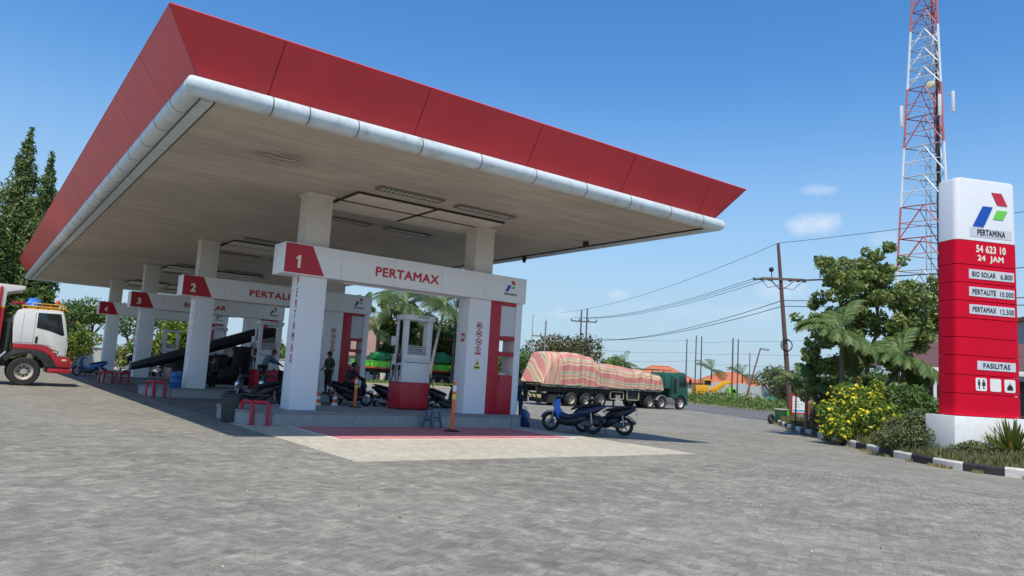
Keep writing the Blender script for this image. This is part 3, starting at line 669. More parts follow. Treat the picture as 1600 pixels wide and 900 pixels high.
b = MB(); b.prism([(2.10, 2.36), (2.10, 2.97), (2.90, 2.985), (3.10, 2.12), (3.0, 2.10), (2.6, 2.25)], YN + .004, YN + .016); T.p(b, 'door_window', GLASS, dd, bevel=.004)
b = MB(); b.box(2.10, 2.19, YN + .0, YN + .014, 1.73, 2.0); T.p(b, 'door_handle', BLACK, dd, bevel=.005)
b = MB(); b.box(1.40, 2.0, YN + .022, YN + .031, 1.73, 1.735); b.box(1.62, 1.625, YN + .022, YN + .031, 1.74, 2.9); b.box(2.03, 2.04, YN + .022, YN + .031, 1.70, 3.0); T.p(b, 'cab_seam', DARK, smooth=0)
b = MB(); b.box(2.74, 2.96, YN + .006, YN + .0125, 1.36, 1.47); T.p(b, 'door_plate', BLKL, dd, smooth=0)
text('18', WLET, .15, .08, T.t, (2.85 - 1.9, YN + .004 - 36.5, 1.415), bold=.03)
b = MB(); b.box(2.74, 2.86, YN + .006, YN + .0125, 1.49, 1.535); b.prism([(2.5, 1.66), (2.85, 1.60), (2.85, 1.615), (2.5, 1.685)], YN + .006, YN + .0125); T.p(b, 'door_stripe', mat('pale_red_mark', (.6, .25, .22), .5), dd, smooth=0)
b = MB(); b.box(2.66, 3.50, YN + .02, YF - .02, .55, .74); b.box(2.8, 3.1, YN - .02, YN + .05, .60, .66); T.p(b, 'bumper', RP, bevel=.02)
b = MB(); b.box(2.9, 3.42, YN + .06, YF - .06, .74, .80); b.box(2.75, 3.0, YN + .03, YN + .4, .76, .98); T.p(b, 'step', DARK, bevel=.01)
b = MB(); b.box(3.12, 3.30, YN - .012, YN + .02, 1.05, 1.13); T.p(b, 'side_marker', mat('lamp_amber', (.8, .5, .3), .2), bevel=.008)
b = MB(); b.box(3.44, 3.50, YN + .1, YN + .45, .85, 1.05); b.box(3.44, 3.50, YF - .45, YF - .1, .85, 1.05); T.p(b, 'headlight', CHROME, bevel=.01)
b = MB(); b.prism([(3.135, 2.72), (3.235, 2.2), (3.275, 1.75), (3.25, 1.75), (3.2, 2.2), (3.09, 2.72)], YN + .15, YF - .15); T.p(b, 'windscreen', GLASS)
for yy in (YN + .12, YF - .12):
    for c in ((1.86, yy, .57),): wheel(T, c, .57, .28, -1 if yy < 36.5 else 1)
for xx in (-2.6, -3.9):
    for yy in (YN + .2, YF - .2): wheel(T, (xx, yy, .55), .55, .5, -1 if yy < 36.5 else 1)
b = MB(); b.box(-4.6, 3.2, 36.1, 36.3, .75, 1.05); b.box(-4.6, 3.2, 36.85, 37.05, .75, 1.05); b.box(-4.2, 1.2, 36.0, 37.2, 1.05, 1.35); b.box(.98, 1.3, YN + .3, YF - .3, .9, 2.5); b.tube([(1.18, YN + .2, .8), (1.18, YN + .2, 2.7)], .07); b.box(-.6, .6, YN + .05, YN + .5, .55, 1.0)
b.box(1.84, 1.88, YN + .2, YF - .2, .5, .64); T.p(b, 'chassis', mat('chassis_dark', (.03, .03, .03), .7), bevel=.01)
b = MB(); b.tube([(1.18, YN + .04, 1.32), (1.0, YN + .04, 1.1), (.88, YN + .04, .75), (.86, YN + .04, .55)], .045); T.p(b, 'mudguard_rail', GALV)
b = MB(); b.prism([(-4.6, 1.45), (.94, 1.45), (.94, 3.06), (-4.6, 3.06)], YN, YF); bd = T.p(b, 'dump_bed', RP, bevel=.01)
b = MB(); b.prism([(-4.6, 3.062), (.94, 3.062), (.94, 3.14), (-4.6, 3.14)], YN, YF); T.p(b, 'bed_yellow_band', YEL, smooth=0)
b = MB(); b.prism([(-4.6, 3.142), (.94, 3.142), (.96, 3.69), (1.55, 3.87), (1.55, 4.0), (.3, 4.02), (-4.6, 4.0)], YN, YN + .06); b.prism([(-4.6, 3.142), (.94, 3.142), (.96, 3.69), (1.55, 3.87), (1.55, 4.0), (.3, 4.02), (-4.6, 4.0)], YF - .06, YF); b.prism([(.90, 3.142), (.94, 3.142), (.96, 3.69), (1.55, 3.87), (1.55, 3.92), (.92, 3.75)], YN + .062, YF - .062); T.p(b, 'bed_visor', WP, bevel=.008)
for k in range(5):
    b = MB(); b.box(-4.3 + k * 1.25, -4.2 + k * 1.25, YN - .05, YN, 1.5, 3.9); T.p(b, 'bed_rib', RP, bevel=.01)
b = MB()
for yy in (YN + .12, YF - .12):
    b.tube([(1.5, yy, 3.22), (3.0, yy, 3.22), (3.12, yy, 3.12)], .028, 6); b.tube([(1.9, yy, 3.34), (2.9, yy, 3.36), (3.05, yy, 3.24)], .022, 6)
    for x in (1.55, 2.0, 2.5, 2.95): b.tube([(x, yy, 3.08), (x, yy, 3.36 if x > 1.8 else 3.22)], .018, 6)
rk = T.p(b, 'roof_rack', YEL, kind='stuff')
b = MB(); b.box(1.15, 1.6, YN + .1, YF - .1, 3.28, 3.36); 
for x in (1.7, 2.1, 2.5, 2.9): b.box(x - .03, x + .03, YN + .14, YF - .14, 3.17, 3.21)
b.box(2.2, 2.8, YN + .14, YN + .18, 3.23, 3.32); T.p(b, 'rack_crossbar', RP, bevel=.01)
b = MB(); b.lathe([(.001, 3.40), (.075, 3.40), (.085, 3.43), (.075, 3.53), (.05, 3.56), (.001, 3.56)], 14, 'z', (2.74, YN + .2, 0)); b.box(2.70, 2.78, YN + .16, YN + .24, 3.36, 3.40); T.p(b, 'beacon', ORG)
b = MB(); b.tube([(3.05, YN + .05, 3.0), (3.38, YN - .18, 3.02), (3.40, YN - .18, 2.2)], .014, 6); b.box(3.33, 3.39, YN - .30, YN - .08, 2.40, 2.78); b.ball((3.22, YN - .1, 2.82), .08, 8, 6); b.tube([(3.2, YN + .05, 2.15), (3.37, YN - .18, 2.2)], .014, 6); T.p(b, 'mirror', BLACK, bevel=.01)
tb = MB(); rr_ = random.Random(2)
rings = []
for i in range(9):
    x = 1.58 + .075 * i; h = .34 * math.sin(math.pi * (i + .6) / 9.6) ** .6
    rings.append([(x, 35.9 + .35 * math.cos(a) * (1 + .1 * math.sin(5 * a + i)), 3.23 + (h * max(0, math.sin(a)) * (1 + .16 * math.sin(7 * a + i * 1.7))) ) for a in [math.pi * k / 9 * 1.0 for k in range(10)]])
tb.loft(rings)
o = tb.obj('folded_tarp', mat('blue_tarp', (.015, .16, .60), .5, var=.15), smooth=60); tag(o, 'bright blue folded tarp lying on the roof rack of the white truck', 'tarp')

# ---------------- green trailer truck with striped tarp, crossing behind the motorbikes
T = TH('trailer_truck', 'green tractor unit with a long flatbed trailer crossing behind the parked motorbikes', 'truck', (38, 39.65, -.32))
GP = mat('truck_green', (.022, .11, .075), .4, var=.1, dirt=.2); GD = mat('deck_green', (.16, .20, .16), .7, var=.15, dirt=.3); CH = mat('chassis_dark', 0)
Y0_, Y1_ = 38.4, 40.9; z0 = -.32
b = MB(); b.box(31.1, 42.95, Y0_, Y1_, 1.04, 1.10); T.p(b, 'deck', CH, bevel=.01)
b = MB(); b.box(31.1, 42.95, Y0_ - .03, Y0_, 1.0, 1.14); T.p(b, 'side_rail', GD, bevel=.008)
b = MB(); b.box(31.1, 42.95, Y0_ + .5, Y0_ + .62, .62, 1.04); b.box(31.1, 42.95, Y1_ - .62, Y1_ - .5, .62, 1.04)
for k in range(12): b.box(31.4 + k, 31.48 + k, Y0_ + .02, Y1_ - .02, .94, 1.04)
T.p(b, 'frame_rail', CH, smooth=0)
for k in range(9):
    b = MB(); b.box(31.7 + 1.35 * k, 31.78 + 1.35 * k, Y0_ - .06, Y0_ - .03, .98, 1.2); T.p(b, 'stake_pocket', GD, smooth=0)
for x in (33.9, 35.3, 36.7): 
    for y, s in ((Y0_ + .22, -1), (Y1_ - .22, 1)): wheel(T, (x, y, z0 + .5), .5, .42, s)
b = MB()
for x in (33.9, 35.3, 36.7): b.tube([(x, Y0_ + .3, z0 + .5), (x, Y1_ - .3, z0 + .5)], .06)
b.box(33.4, 37.2, Y0_ + .45, Y0_ + .55, .4, .62); b.box(33.4, 37.2, Y1_ - .55, Y1_ - .45, .4, .62)
b.box(31.9, 32.8, Y0_ + .2, Y1_ - .2, -.1, .5); T.p(b, 'axle', CH)
b = MB(); b.box(31.08, 31.2, Y0_ + .1, Y1_ - .1, .22, .42); bp_ = T.p(b, 'rear_bumper', mat('dull_yellow', (.55, .47, .22), .6), bevel=.01)
for k in range(5):
    b = MB(); y = Y0_ + .3 + k * .45; b.prism([(y, .225), (y + .16, .225), (y + .3, .415), (y + .14, .415)], 31.07, 31.079, 'yz'); T.p(b, 'hazard_stripe', BLACK, bp_, smooth=0)
for y in (Y0_ + .25, Y1_ - .75): b = MB(); b.box(31.3, 31.36, y, y + .5, -.15, .62); T.p(b, 'mudflap', RUB)
b = MB(); b.box(37.6, 39.0, Y0_ + .05, Y0_ + .1, .30, .36); b.box(37.6, 39.0, Y0_ + .05, Y0_ + .1, .82, .88); b.box(37.6, 37.66, Y0_ + .05, Y0_ + .1, .3, .88); b.box(38.94, 39.0, Y0_ + .05, Y0_ + .1, .3, .88)
b.box(39.3, 40.6, Y0_ + .05, Y0_ + .1, .28, .34); b.box(39.3, 39.36, Y0_ + .05, Y0_ + .1, .28, .98); b.box(40.54, 40.6, Y0_ + .05, Y0_ + .1, .28, .98); T.p(b, 'side_guard', mat('guard_beige', (.42, .37, .26), .7), smooth=0)
for q in ((39.4, 40.5, Y0_ + .15, Y0_ + .8, .2, .95), (37.8, 38.6, Y0_ + .5, Y0_ + 1.2, .15, .7)): b = MB(); b.box(*q); T.p(b, 'tool_box', CH, bevel=.02)
b = MB(); b.box(38.3, 38.4, Y0_ + .4, Y0_ + .5, z0 + .05, .9); b.box(38.2, 38.5, Y0_ + .3, Y0_ + .6, z0, z0 + .06); b.box(38.3, 38.4, Y1_ - .5, Y1_ - .4, z0 + .05, .9); T.p(b, 'landing_leg', CH)
for x in (41.8, 43.1):
    for y, s in ((Y0_ + .22, -1), (Y1_ - .22, 1)): wheel(T, (x, y, z0 + .5), .5, .42, s)
for y, s in ((Y0_ + .16, -1), (Y1_ - .16, 1)): wheel(T, (45.3, y, z0 + .5), .5, .28, s, rimcol=mat('rim_pale', (.6, .58, .52), .5, dirt=.2))
b = MB(); b.box(41.2, 45.9, Y0_ + .75, Y0_ + .9, .35, .62); b.box(41.2, 45.9, Y1_ - .9, Y1_ - .75, .35, .62); b.box(43.9, 44.7, Y0_ + .1, Y0_ + .7, .05, .6); T.p(b, 'tractor_frame', mat('frame_grey', (.17, .17, .165), .6, dirt=.3), bevel=.02)
b = MB(); b.prism(arc(43.1, z0 + .5, .60, 20, 160, 12) + arc(43.1, z0 + .5, .56, 160, 20, 12), Y0_, Y0_ + .45); T.p(b, 'mudguard', GALV)
b = MB(); b.prism([(44.3, .62), (44.3, 2.35), (44.45, 2.55), (45.55, 2.6), (45.8, 2.45), (46.05, 1.6), (46.1, .1), (45.95, .02), (45.92, .3)] + arc(45.3, z0 + .5, .62, 20, 150, 10) + [(44.7, .62)], Y0_ + .02, Y1_ - .02); T.p(b, 'cab', GP, bevel=.04)
b = MB(); b.prism([(45.02, 1.5), (45.05, 2.28), (45.6, 2.3), (45.88, 1.62), (45.6, 1.5)], Y0_ + .004, Y0_ + .02); T.p(b, 'cab_window', GLASS, bevel=.003)
b = MB(); b.prism([(45.84, 2.35), (46.07, 1.62), (46.09, 1.62), (45.87, 2.38)], Y0_ + .15, Y1_ - .15); T.p(b, 'windscreen', GLASS)
b = MB(); b.box(44.36, 44.72, Y0_ - .02, Y0_ + .02, 1.0, 2.1); b.tube([(44.2, Y0_ + .3, .6), (44.2, Y0_ + .3, 2.4)], .08); T.p(b, 'air_intake', BLACK, bevel=.01)
b = MB(); b.box(43.2, 43.26, Y0_ + .03, Y1_ - .03, 1.10, 2.45); b.box(43.45, 44.15, Y0_ + .1, Y1_ - .1, 1.3, 2.35)
for y in (Y0_ + .03, Y0_ + 1.2, Y1_ - .1): b.box(41.6, 44.1, y, y + .06, 2.66, 2.72); b.box(43.2, 43.26, y, y + .06, 2.4, 2.72); 
T.p(b, 'headboard', GP, bevel=.01)
b = MB(); b.tube([(45.9, Y0_ + .02, 2.3), (46.1, Y0_ - .2, 2.25), (46.1, Y0_ - .2, 1.7)], .02, 6); b.box(46.05, 46.12, Y0_ - .3, Y0_ - .1, 1.7, 2.1); T.p(b, 'mirror', BLACK)
# striped tarp over the load
hp = [(31.12, 1.25), (31.35, 1.9), (31.9, 3.34), (32.6, 3.40), (34.2, 3.45), (35.0, 3.40), (35.8, 3.25), (36.8, 2.98), (38.0, 2.80), (39.2, 2.70), (40.4, 2.62), (41.6, 2.60), (42.8, 2.42), (43.05, 2.3), (43.12, 1.25)]
NU, NV = 150, 64
def hx(x): return float(np.interp(x, [p[0] for p in hp], [p[1] for p in hp]))
vs = []; sv = []
for i in range(NU + 1):
    x = 31.12 + 12.0 * i / NU; H_ = hx(x) - 1.14
    for j in range(NV + 1):
        v = j / NV; a = v * math.pi
        hy = 1.32 * (1 - .10 * math.sin(a)) ; c = math.cos(a); s_ = math.sin(a)
        y = 39.65 - math.copysign(abs(c) ** .55, c) * 1.30; zz = 1.14 + H_ * abs(s_) ** .42
        fold = (.075 * math.sin(3.4 * x + 3 * math.sin(.9 * x) - 9 * v) + .030 * math.sin(9 * x + 14 * v + 2 * math.sin(2.3 * x))) * (1 - .75 * s_ ** 6)
        swag = -.10 * max(0, math.sin((x - 36.4) * 1.15 + 3.2 * v)) * s_ * (1 if x > 36 else .2)
        zz += (fold + swag) * min(1, H_) * (1 if .02 < v < .98 else .3); y -= math.copysign(fold * .8, c) * (1 - s_ * .6)
        x2 = x + (.5 * s_ if False else 0)
        vs.append((x2, y, zz))
        s__ = 0
        sv.append(s__)
for i in range(NU + 1):
    col_ = [Vector(vs[i * (NV + 1) + j]) for j in range(NV + 1)]; d_ = [0]
    for j in range(NV): d_.append(d_[-1] + (Vector((0, col_[j + 1].y, col_[j + 1].z)) - Vector((0, col_[j].y, col_[j].z))).length)
    mid_ = d_[NV // 2]
    for j in range(NV + 1):
        x = col_[j].x; q = mid_ - d_[j]
        if x < 32.7: sv[i * (NV + 1) + j] = (x - 31) * 1.7 + .42 * q + .03 * math.sin(q * 5)
        else: sv[i * (NV + 1) + j] = q / .92 + .05 * math.sin(x * .9 + 1) + .04 * math.sin(2.6 * x + 2 * q) + .03 * (x - 33)
fs = [(i * (NV + 1) + j, (i + 1) * (NV + 1) + j, (i + 1) * (NV + 1) + j + 1, i * (NV + 1) + j + 1) for i in range(NU) for j in range(NV)]
vs_tarp = list(vs)
me = bpy.data.meshes.new('tarp'); me.from_pydata([(x - 38, y - 39.65, z) for x, y, z in vs], [], fs); me.shade_smooth()
a = me.attributes.new('stripe', 'FLOAT', 'POINT'); a.data.foreach_set('value', np.array(sv, dtype=np.float32))
tm = bpy.data.materials.new('striped_tarp'); tm.use_nodes = True; nt = tm.node_tree; bs = nt.nodes['Principled BSDF']; bs.inputs['Roughness'].default_value = .65
at = N(nt, 'ShaderNodeAttribute', attribute_name='stripe'); fr = Mth(nt, 'FRACT', at.outputs['Fac'])
cr = N(nt, 'ShaderNodeValToRGB'); cr.color_ramp.interpolation = 'LINEAR'; el = cr.color_ramp.elements
stops = [(0, (.56, .20, .18)), (.42, (.58, .23, .19)), (.45, (.56, .46, .29)), (.51, (.58, .48, .31)), (.53, (.27, .30, .22)), (.58, (.30, .31, .22)), (.60, (.56, .46, .29)), (.72, (.60, .42, .26)), (.75, (.60, .28, .21)), (.84, (.54, .21, .18)), (.86, (.62, .48, .28)), (.97, (.60, .47, .28))]
while len(el) < len(stops): el.new(.5)
for i, (p_, c_) in enumerate(stops): el[i].position = p_; el[i].color = c_ + (1,)
nt.links.new(fr, cr.inputs[0]); nt.links.new(cr.outputs[0], bs.inputs['Base Color']); me.materials.append(tm)
o = link('load_tarp', me, loc=(38, 39.65, 0)); tag(o, 'pink and cream striped tarp draped in folds over the load on the green trailer', 'tarp')

T = TH('load_rope', 'thin tie ropes lashed over the striped tarp of the green trailer', 'rope', (38, 39.65, 1.1))
for xr_ in (32.9, 34.6, 36.4, 38.1, 39.9, 41.7):
    i_ = int(round((xr_ - 31.12) / 12.0 * NU)); col_ = [Vector(vs_tarp[i_ * (NV + 1) + j]) for j in range(NV + 1)]; mid_ = Vector((col_[0].x, 39.65, 2))
    b = MB(); b.tube([p + (Vector((0, p.y - 39.65, p.z - 1.6))).normalized() * .015 for p in col_], .016, 4); T.p(b, 'rope', mat('rope_dark', (.14, .12, .09), .9))

# ---------------- scooters
def scooter(label, col, loc, rz, accent=None):
    t = TH('scooter', label, 'motorbike', (0, 0, 0), group=None)
    BC = mat('scooter_' + col[0], col[1], .28, var=.05); AC = accent or BLACK
    P = t.p
    for x, nm in ((.63, 'front_wheel'), (-.63, 'rear_wheel')):
        b = MB(); tr = []
        for k in range(26): a = 2 * math.pi * k / 26; tr.append((x + .235 * math.cos(a), 0, .28 + .235 * math.sin(a)))
        b.tube(tr, .045, 8, closed=True); w = P(b, nm, RUB, smooth=60)
        b = MB()
        b.tube([(x + .185 * math.cos(2 * math.pi * k / 20), 0, .28 + .185 * math.sin(2 * math.pi * k / 20)) for k in range(20)], .016, 6, closed=True)
        for k in range(5): a = 2 * math.pi * k / 5 + .3; b.beam((x, 0, .28), (x + .185 * math.cos(a), 0, .28 + .185 * math.sin(a)), .03, .025)
        b.lathe([(.001, -.05), (.05, -.05), (.05, .05), (.001, .05)], 12, 'y', (x, 0, .28)); P(b, 'rim', mat('scooter_rim', (.10, .10, .11), .35, metal=.6), w)
    b = MB(); b.lathe([(.03, -.062), (.10, -.062), (.10, -.056), (.03, -.056)], 16, 'y', (.63, 0, .28)); P(b, 'brake_disc', STEEL)
    b = MB(); poly = arc(.63, .28, .315, 15, 150, 12) + arc(.63, .28, .295, 150, 15, 12); b.prism(poly, -.065, .065); P(b, 'front_fender', BC, bevel=.008)
    b = MB(); b.tube([(.63, .085, .28), (.50, .075, .66)], .022); b.tube([(.63, -.085, .28), (.50, -.075, .66)], .022); P(b, 'fork', STEEL)
    def rz_(z, cx, hx, hy, n=12): return [(cx + hx * math.copysign(abs(math.cos(a)) ** .8, math.cos(a)), hy * math.copysign(abs(math.sin(a)) ** .8, math.sin(a)), z) for a in [2 * math.pi * (k + .5) / n for k in range(n)]]
    b = MB(); b.loft([rz_(.27, .30, .04, .12), rz_(.42, .38, .04, .17), rz_(.58, .44, .06, .20), rz_(.72, .47, .075, .20), rz_(.84, .455, .075, .14), rz_(.93, .43, .05, .09)]); P(b, 'leg_shield', BC, smooth=50)
    b = MB(); b.loft([rz_(.70, .545, .03, .05), rz_(.76, .55, .035, .11), rz_(.82, .525, .03, .09)]); P(b, 'headlight', CHROME, smooth=50)
    b = MB(); b.loft([ell(.50, .05, .95, .04), ell(.45, .10, .97, .055), ell(.36, .11, .99, .05), ell(.30, .08, 1.0, .03)]); P(b, 'handlebar_cowl', BC, smooth=50)
    b = MB(); b.tube([(.30, .34, 1.0), (.37, .18, 1.01), (.39, 0, .99), (.37, -.18, 1.01), (.30, -.34, 1.0)], .014, 6); b.tube([(.295, .36, 1.0), (.33, .24, 1.005)], .022); b.tube([(.295, -.36, 1.0), (.33, -.24, 1.005)], .022); b.tube([(.36, .30, .99), (.40, .2, .99)], .007, 5); P(b, 'handlebar', BLACK)
    for s in (1, -1):
        b = MB(); b.tube([(.36, s * .2, 1.02), (.37, s * .24, 1.12), (.34, s * .28, 1.18)], .008, 5); b.ball((.335, s * .30, 1.21), (.02, .06, .038), 10, 6); P(b, 'mirror', BLACK)
    b = MB(); b.loft([ell(.42, .09, .40, .10), ell(.36, .15, .34, .13), ell(.15, .16, .28, .10), ell(-.1, .15, .31, .13), ell(-.3, .15, .40, .15), ell(-.45, .10, .46, .12)]); P(b, 'lower_fairing', mat('fairing_black', (.016, .017, .02), .35), smooth=50)
    b = MB(); b.loft([ell(.30, .10, .47, .10), ell(.1, .09, .42, .09), ell(-.1, .10, .46, .10)]); P(b, 'centre_tunnel', BC, smooth=50)
    b = MB(); b.loft([ell(.34, .12, .29, .025), ell(.1, .15, .27, .03), ell(-.15, .14, .29, .04)]); P(b, 'footboard', BLACK, smooth=50)
    b = MB(); b.loft([ell(.0, .07, .42, .08), ell(-.12, .13, .50, .16), ell(-.3, .155, .57, .17), ell(-.52, .16, .63, .14), ell(-.75, .13, .72, .10), ell(-.95, .06, .80, .045)]); P(b, 'side_body', BC, smooth=50)
    b = MB(); b.loft([ell(.02, .07, .66, .03), ell(-.1, .12, .72, .045), ell(-.32, .14, .76, .05), ell(-.45, .145, .80, .045), ell(-.68, .12, .84, .045), ell(-.84, .07, .86, .03)]); P(b, 'seat', mat('seat_vinyl', (.02, .02, .022), .6), smooth=50)
    b = MB(); b.loft([ell(-.25, .09, .33, .09), ell(-.42, .11, .30, .11), ell(-.62, .07, .29, .07)]); b.box(-.66, -.2, .06, .12, .24, .32); P(b, 'engine', mat('engine_grey', (.12, .12, .125), .5, metal=.5), smooth=50)
    b = MB(); b.tube([(-.28, -.10, .25), (-.4, -.14, .26), (-.55, -.15, .32), (-.95, -.16, .40)], [.018, .03, .055, .05]); b.box(-.85, -.55, -.215, -.205, .30, .40); P(b, 'exhaust', mat('exhaust_steel', (.3, .3, .31), .35, metal=.7), smooth=50)
    b = MB(); b.tube([(-.63, .11, .3), (-.58, .12, .62)], .028); P(b, 'shock_absorber', STEEL)
    b = MB(); b.prism(arc(-.63, .28, .33, 70, 170, 8) + arc(-.63, .28, .31, 170, 70, 8), -.05, .05); P(b, 'rear_fender', BLACK)
    b = MB(); b.loft([ell(-.93, .06, .78, .03), ell(-.985, .05, .77, .02)]); P(b, 'tail_light', mat('tail_red', (.5, .01, .01), .2))
    b = MB(); b.tube([(-.66, .13, .87), (-.9, .10, .90), (-.96, 0, .90), (-.9, -.10, .90), (-.66, -.13, .87)], .014, 6); P(b, 'grab_rail', BLACK)
    b = MB(); b.box(-.99, -.98, -.11, .11, .60, .69); P(b, 'number_plate', mat('plate_white', (.6, .6, .6), .4), smooth=0)
    b = MB(); b.tube([(-.1, .12, .26), (-.14, .24, .01)], .012, 6); P(b, 'side_stand', BLACK)
    if accent:
        b = MB(); b.loft([[(.30, s_, .36), (.50, s_ * .98, .60), (.44, s_, .70), (.27, s_ * .9, .50)] for s_ in (-.19, -.205)]); b.loft([[(-.2, s_, .60), (-.7, s_ * .95, .74), (-.8, s_ * .9, .80), (-.4, s_, .68)] for s_ in (-.155, -.175)]); P(b, 'body_stripe', accent)
    t.t.location = loc; t.t.rotation_euler = (0, 0, rz); t.t.scale = (1.07,) * 3
    return t.t
BW = mat('scooter_white_stripe', (.65, .68, .72), .3)
s1 = scooter('dark scooter with bright blue front fender parked right of the nearest island', ('blue', (.02, .16, .52)), (15.17, 17.15, g(15.2) + .008), R(122), BW)
# black scooters get their own body colour
def recolour(root, a, b_):
    for o in root.children:
        if o.type == 'MESH':
            if any(s and s.name == a for s in o.data.materials):
                me = o.data.copy(); o.data = me
                for i, s in enumerate(me.materials):
                    if s.name == a: me.materials[i] = b_
DK = mat('scooter_dark', (.012, .016, .030), .25)
def sc_copy(label, x, y, rzd, m=DK, z=None):
    c = copy_tree(s1, loc=(x, y, (g(x) if z is None else z) + .008), rz=R(rzd), label=label); recolour(c, 'scooter_navy', m); recolour(c, 'fender_blue', m)
    for o in list(c.children):
        if o.name.startswith('body_stripe') and m is DK: bpy.data.objects.remove(o)
    return c
recolour(s1, 'scooter_blue', mat('scooter_navy', (.010, .022, .070), .22))
for o in s1.children:
    if o.name.startswith(('front_fender', 'leg_shield')): o.data.materials[0] = mat('fender_blue', (.02, .24, .80), .3)
sc_copy('dark navy scooter parked close behind the blue fendered scooter, its front wheel hidden', 16.62, 17.25, 124)
sc_copy('black scooter whose seat end shows between the nearest dispenser and the right pillar', 14.75, 24.0, 18)
sc_copy('black scooter with only its tail showing left of the nearest dispenser', 12.95, 24.6, 8)
sc_rider = sc_copy('black scooter carrying the rider in the dark hoodie between the first two islands', 12.3, 27.0, 5)
sc_copy('black scooter left of the PERTAMAX column, just behind the red pipe guard', 7.3, 23.3, 190)
sc_copy('dark scooter waiting farther left, right behind the first black one by the column', 8.6, 25.2, 200)
sc_copy('black scooter pointing away in the lane between gates 2 and 3, nearest the drum', 7.9, 32.2, 75)
sc_copy('black scooter queueing behind the second dispenser in front of the pickup', 11.6, 32.3, 12)
sc_copy('black scooter beside the third column, under the low end of the long roll', 8.9, 39.3, 25)
sc_copy('black scooter waiting between gates 3 and 4 far under the canopy', 9.8, 47.0, 40)
sc_copy('blue scooter parked far off beside the column of gate 4', 5.9, 50.4, 150, mat('scooter_far_blue', (.03, .09, .30), .3))
sc_copy('scooter with white front and yellow bags between gates 3 and 4', 7.6, 44.6, 200, mat('scooter_pale', (.5, .5, .5), .3))
sc_copy('scooter with orange and black body parked across the forecourt seen past the second dispenser', 40.5, 72.0, 10, mat('scooter_orange', (.5, .08, .03), .3), z=-.3)
b = MB(); b.loft([ell(x, .14, .95, .22, y=s) for x in (-.25, -.2, .2, .25) for s in (0,)]); b.loft([ell(x, .12, .95, .2, y=.35) for x in (-.22, .22)])
o = b.obj('pannier_bag', mat('bag_yellow', (.62, .42, .03), .6), loc=(7.75, 44.4, .0), rz=R(110), bevel=.03); tag(o, 'bulging yellow delivery bag strapped on the scooter by column 3', 'bag')

# ---------------- black pickup with a long slanting roll on its rack, between gates 2 and 3
T = TH('pickup_truck', 'black open pickup with tall rack parked under the canopy behind gate 2', 'pickup', (9.3, 34, 0)); BP = mat('pickup_black', (.012, .012, .014), .35)
b = MB(); b.prism([(6.9, .45), (6.9, 1.05), (9.2, 1.15), (9.3, 1.2), (9.4, 2.05), (9.7, 2.15), (10.9, 2.15), (11.15, 2.0), (11.5, 1.2), (12.2, 1.05), (12.3, .9), (12.3, .45)] + arc(11.6, .36, .42, 10, 170, 8) + arc(7.8, .36, .42, 10, 170, 8), 33.2, 34.9); T.p(b, 'body', BP, bevel=.03)
b = MB(); b.prism([(9.75, 1.25), (9.85, 1.9), (10.85, 1.9), (11.15, 1.25)], 33.185, 33.2); T.p(b, 'side_window', GLASS)
for x in (7.8, 11.6):
    for y, s in ((33.32, -1), (34.78, 1)): wheel(T, (x, y, .35), .35, .22, s, rimr=.6)
b = MB()
for x in (7.0, 8.2, 9.4): b.box(x, x + .05, 33.22, 33.27, 1.05, 1.2 + .34 * (x - 6)); b.box(x, x + .05, 34.8, 34.85, 1.05, 1.2 + .34 * (x - 6)); b.box(x, x + .05, 33.22, 34.85, 1.15 + .34 * (x - 6), 1.2 + .34 * (x - 6))
b.box(11.2, 11.25, 33.22, 34.85, 1.1, 2.75); T.p(b, 'rack', BP, smooth=0)
b = MB(); b.prism([(7.0, 1.055), (7.0, 1.4), (9.15, 1.75), (9.15, 1.155)], 33.25, 34.85); T.p(b, 'bed_cover', mat('black_canvas', (.02, .02, .022), .8), bevel=.04)
b = MB(); b.box(6.88, 6.9, 33.4, 33.6, .8, .95); T.p(b, 'tail_light', mat('tail_red', 0))
b = MB(); pts_ = [(5.4, 33.6, 1.02), (6.6, 33.6, 1.40), (8.5, 33.6, 2.06), (10.2, 33.6, 2.66), (11.1, 33.6, 2.90)]
rings = [[(p[0], p[1] + w * math.cos(a) * 1, p[2] + .25 * math.sin(a) * k_ * (1 + .08 * math.sin(3 * a + p[0]))) for a in [2 * math.pi * q / 12 for q in range(12)]] for p, w, k_ in zip(pts_, (.3, .6, .8, .8, .7), (.6, 1.0, 1.05, 1.15, .9))]
b.loft(rings); o = b.obj('long_roll', mat('black_tarp', (.016, .017, .020), .55, var=.3, bump=.3, bs=8)); tag(o, 'long black tarpaulin bundle lying at a slant over the black pickup rack', 'bundle')
b = MB(); b.tube([(5.36, 33.6, 1.0), (5.3, 33.6, 1.0)], .1); 
# ---------------- small props
def guard(label, x, y, rz=0):
    t = TH('pipe_guard', label, 'bumper guard', (0, 0, 0), group='red pipe guards at the island ends')
    RG = mat('guard_red', (.50, .02, .035), .4, dirt=.15)
    b = MB(); b.tube([(0, .42, 0), (0, .42, .50), (.02, .37, .55), (.13, .08, .55), (.15, 0, .50), (.15, 0, 0)], .05); t.p(b, 'side_hoop', RG)
    b = MB(); b.tube([(.16, .0, .55), (.43, -.18, .55), (.48, -.21, .50), (.48, -.21, 0)], .05); t.p(b, 'front_hoop', RG)
    for q, (x_, y_) in enumerate(((0, .42), (.15, 0), (.48, -.21))):
        b = MB(); b.box(x_ - .08, x_ + .08, y_ - .08, y_ + .08, 0, .012); t.p(b, 'foot_plate', RG)
    t.t.location = (x, y, .014); t.t.rotation_euler = (0, 0, rz); return t.t
gd = guard('red steel pipe guard at the rounded end of the nearest island, beside the dark bin', 5.60, 18.3)
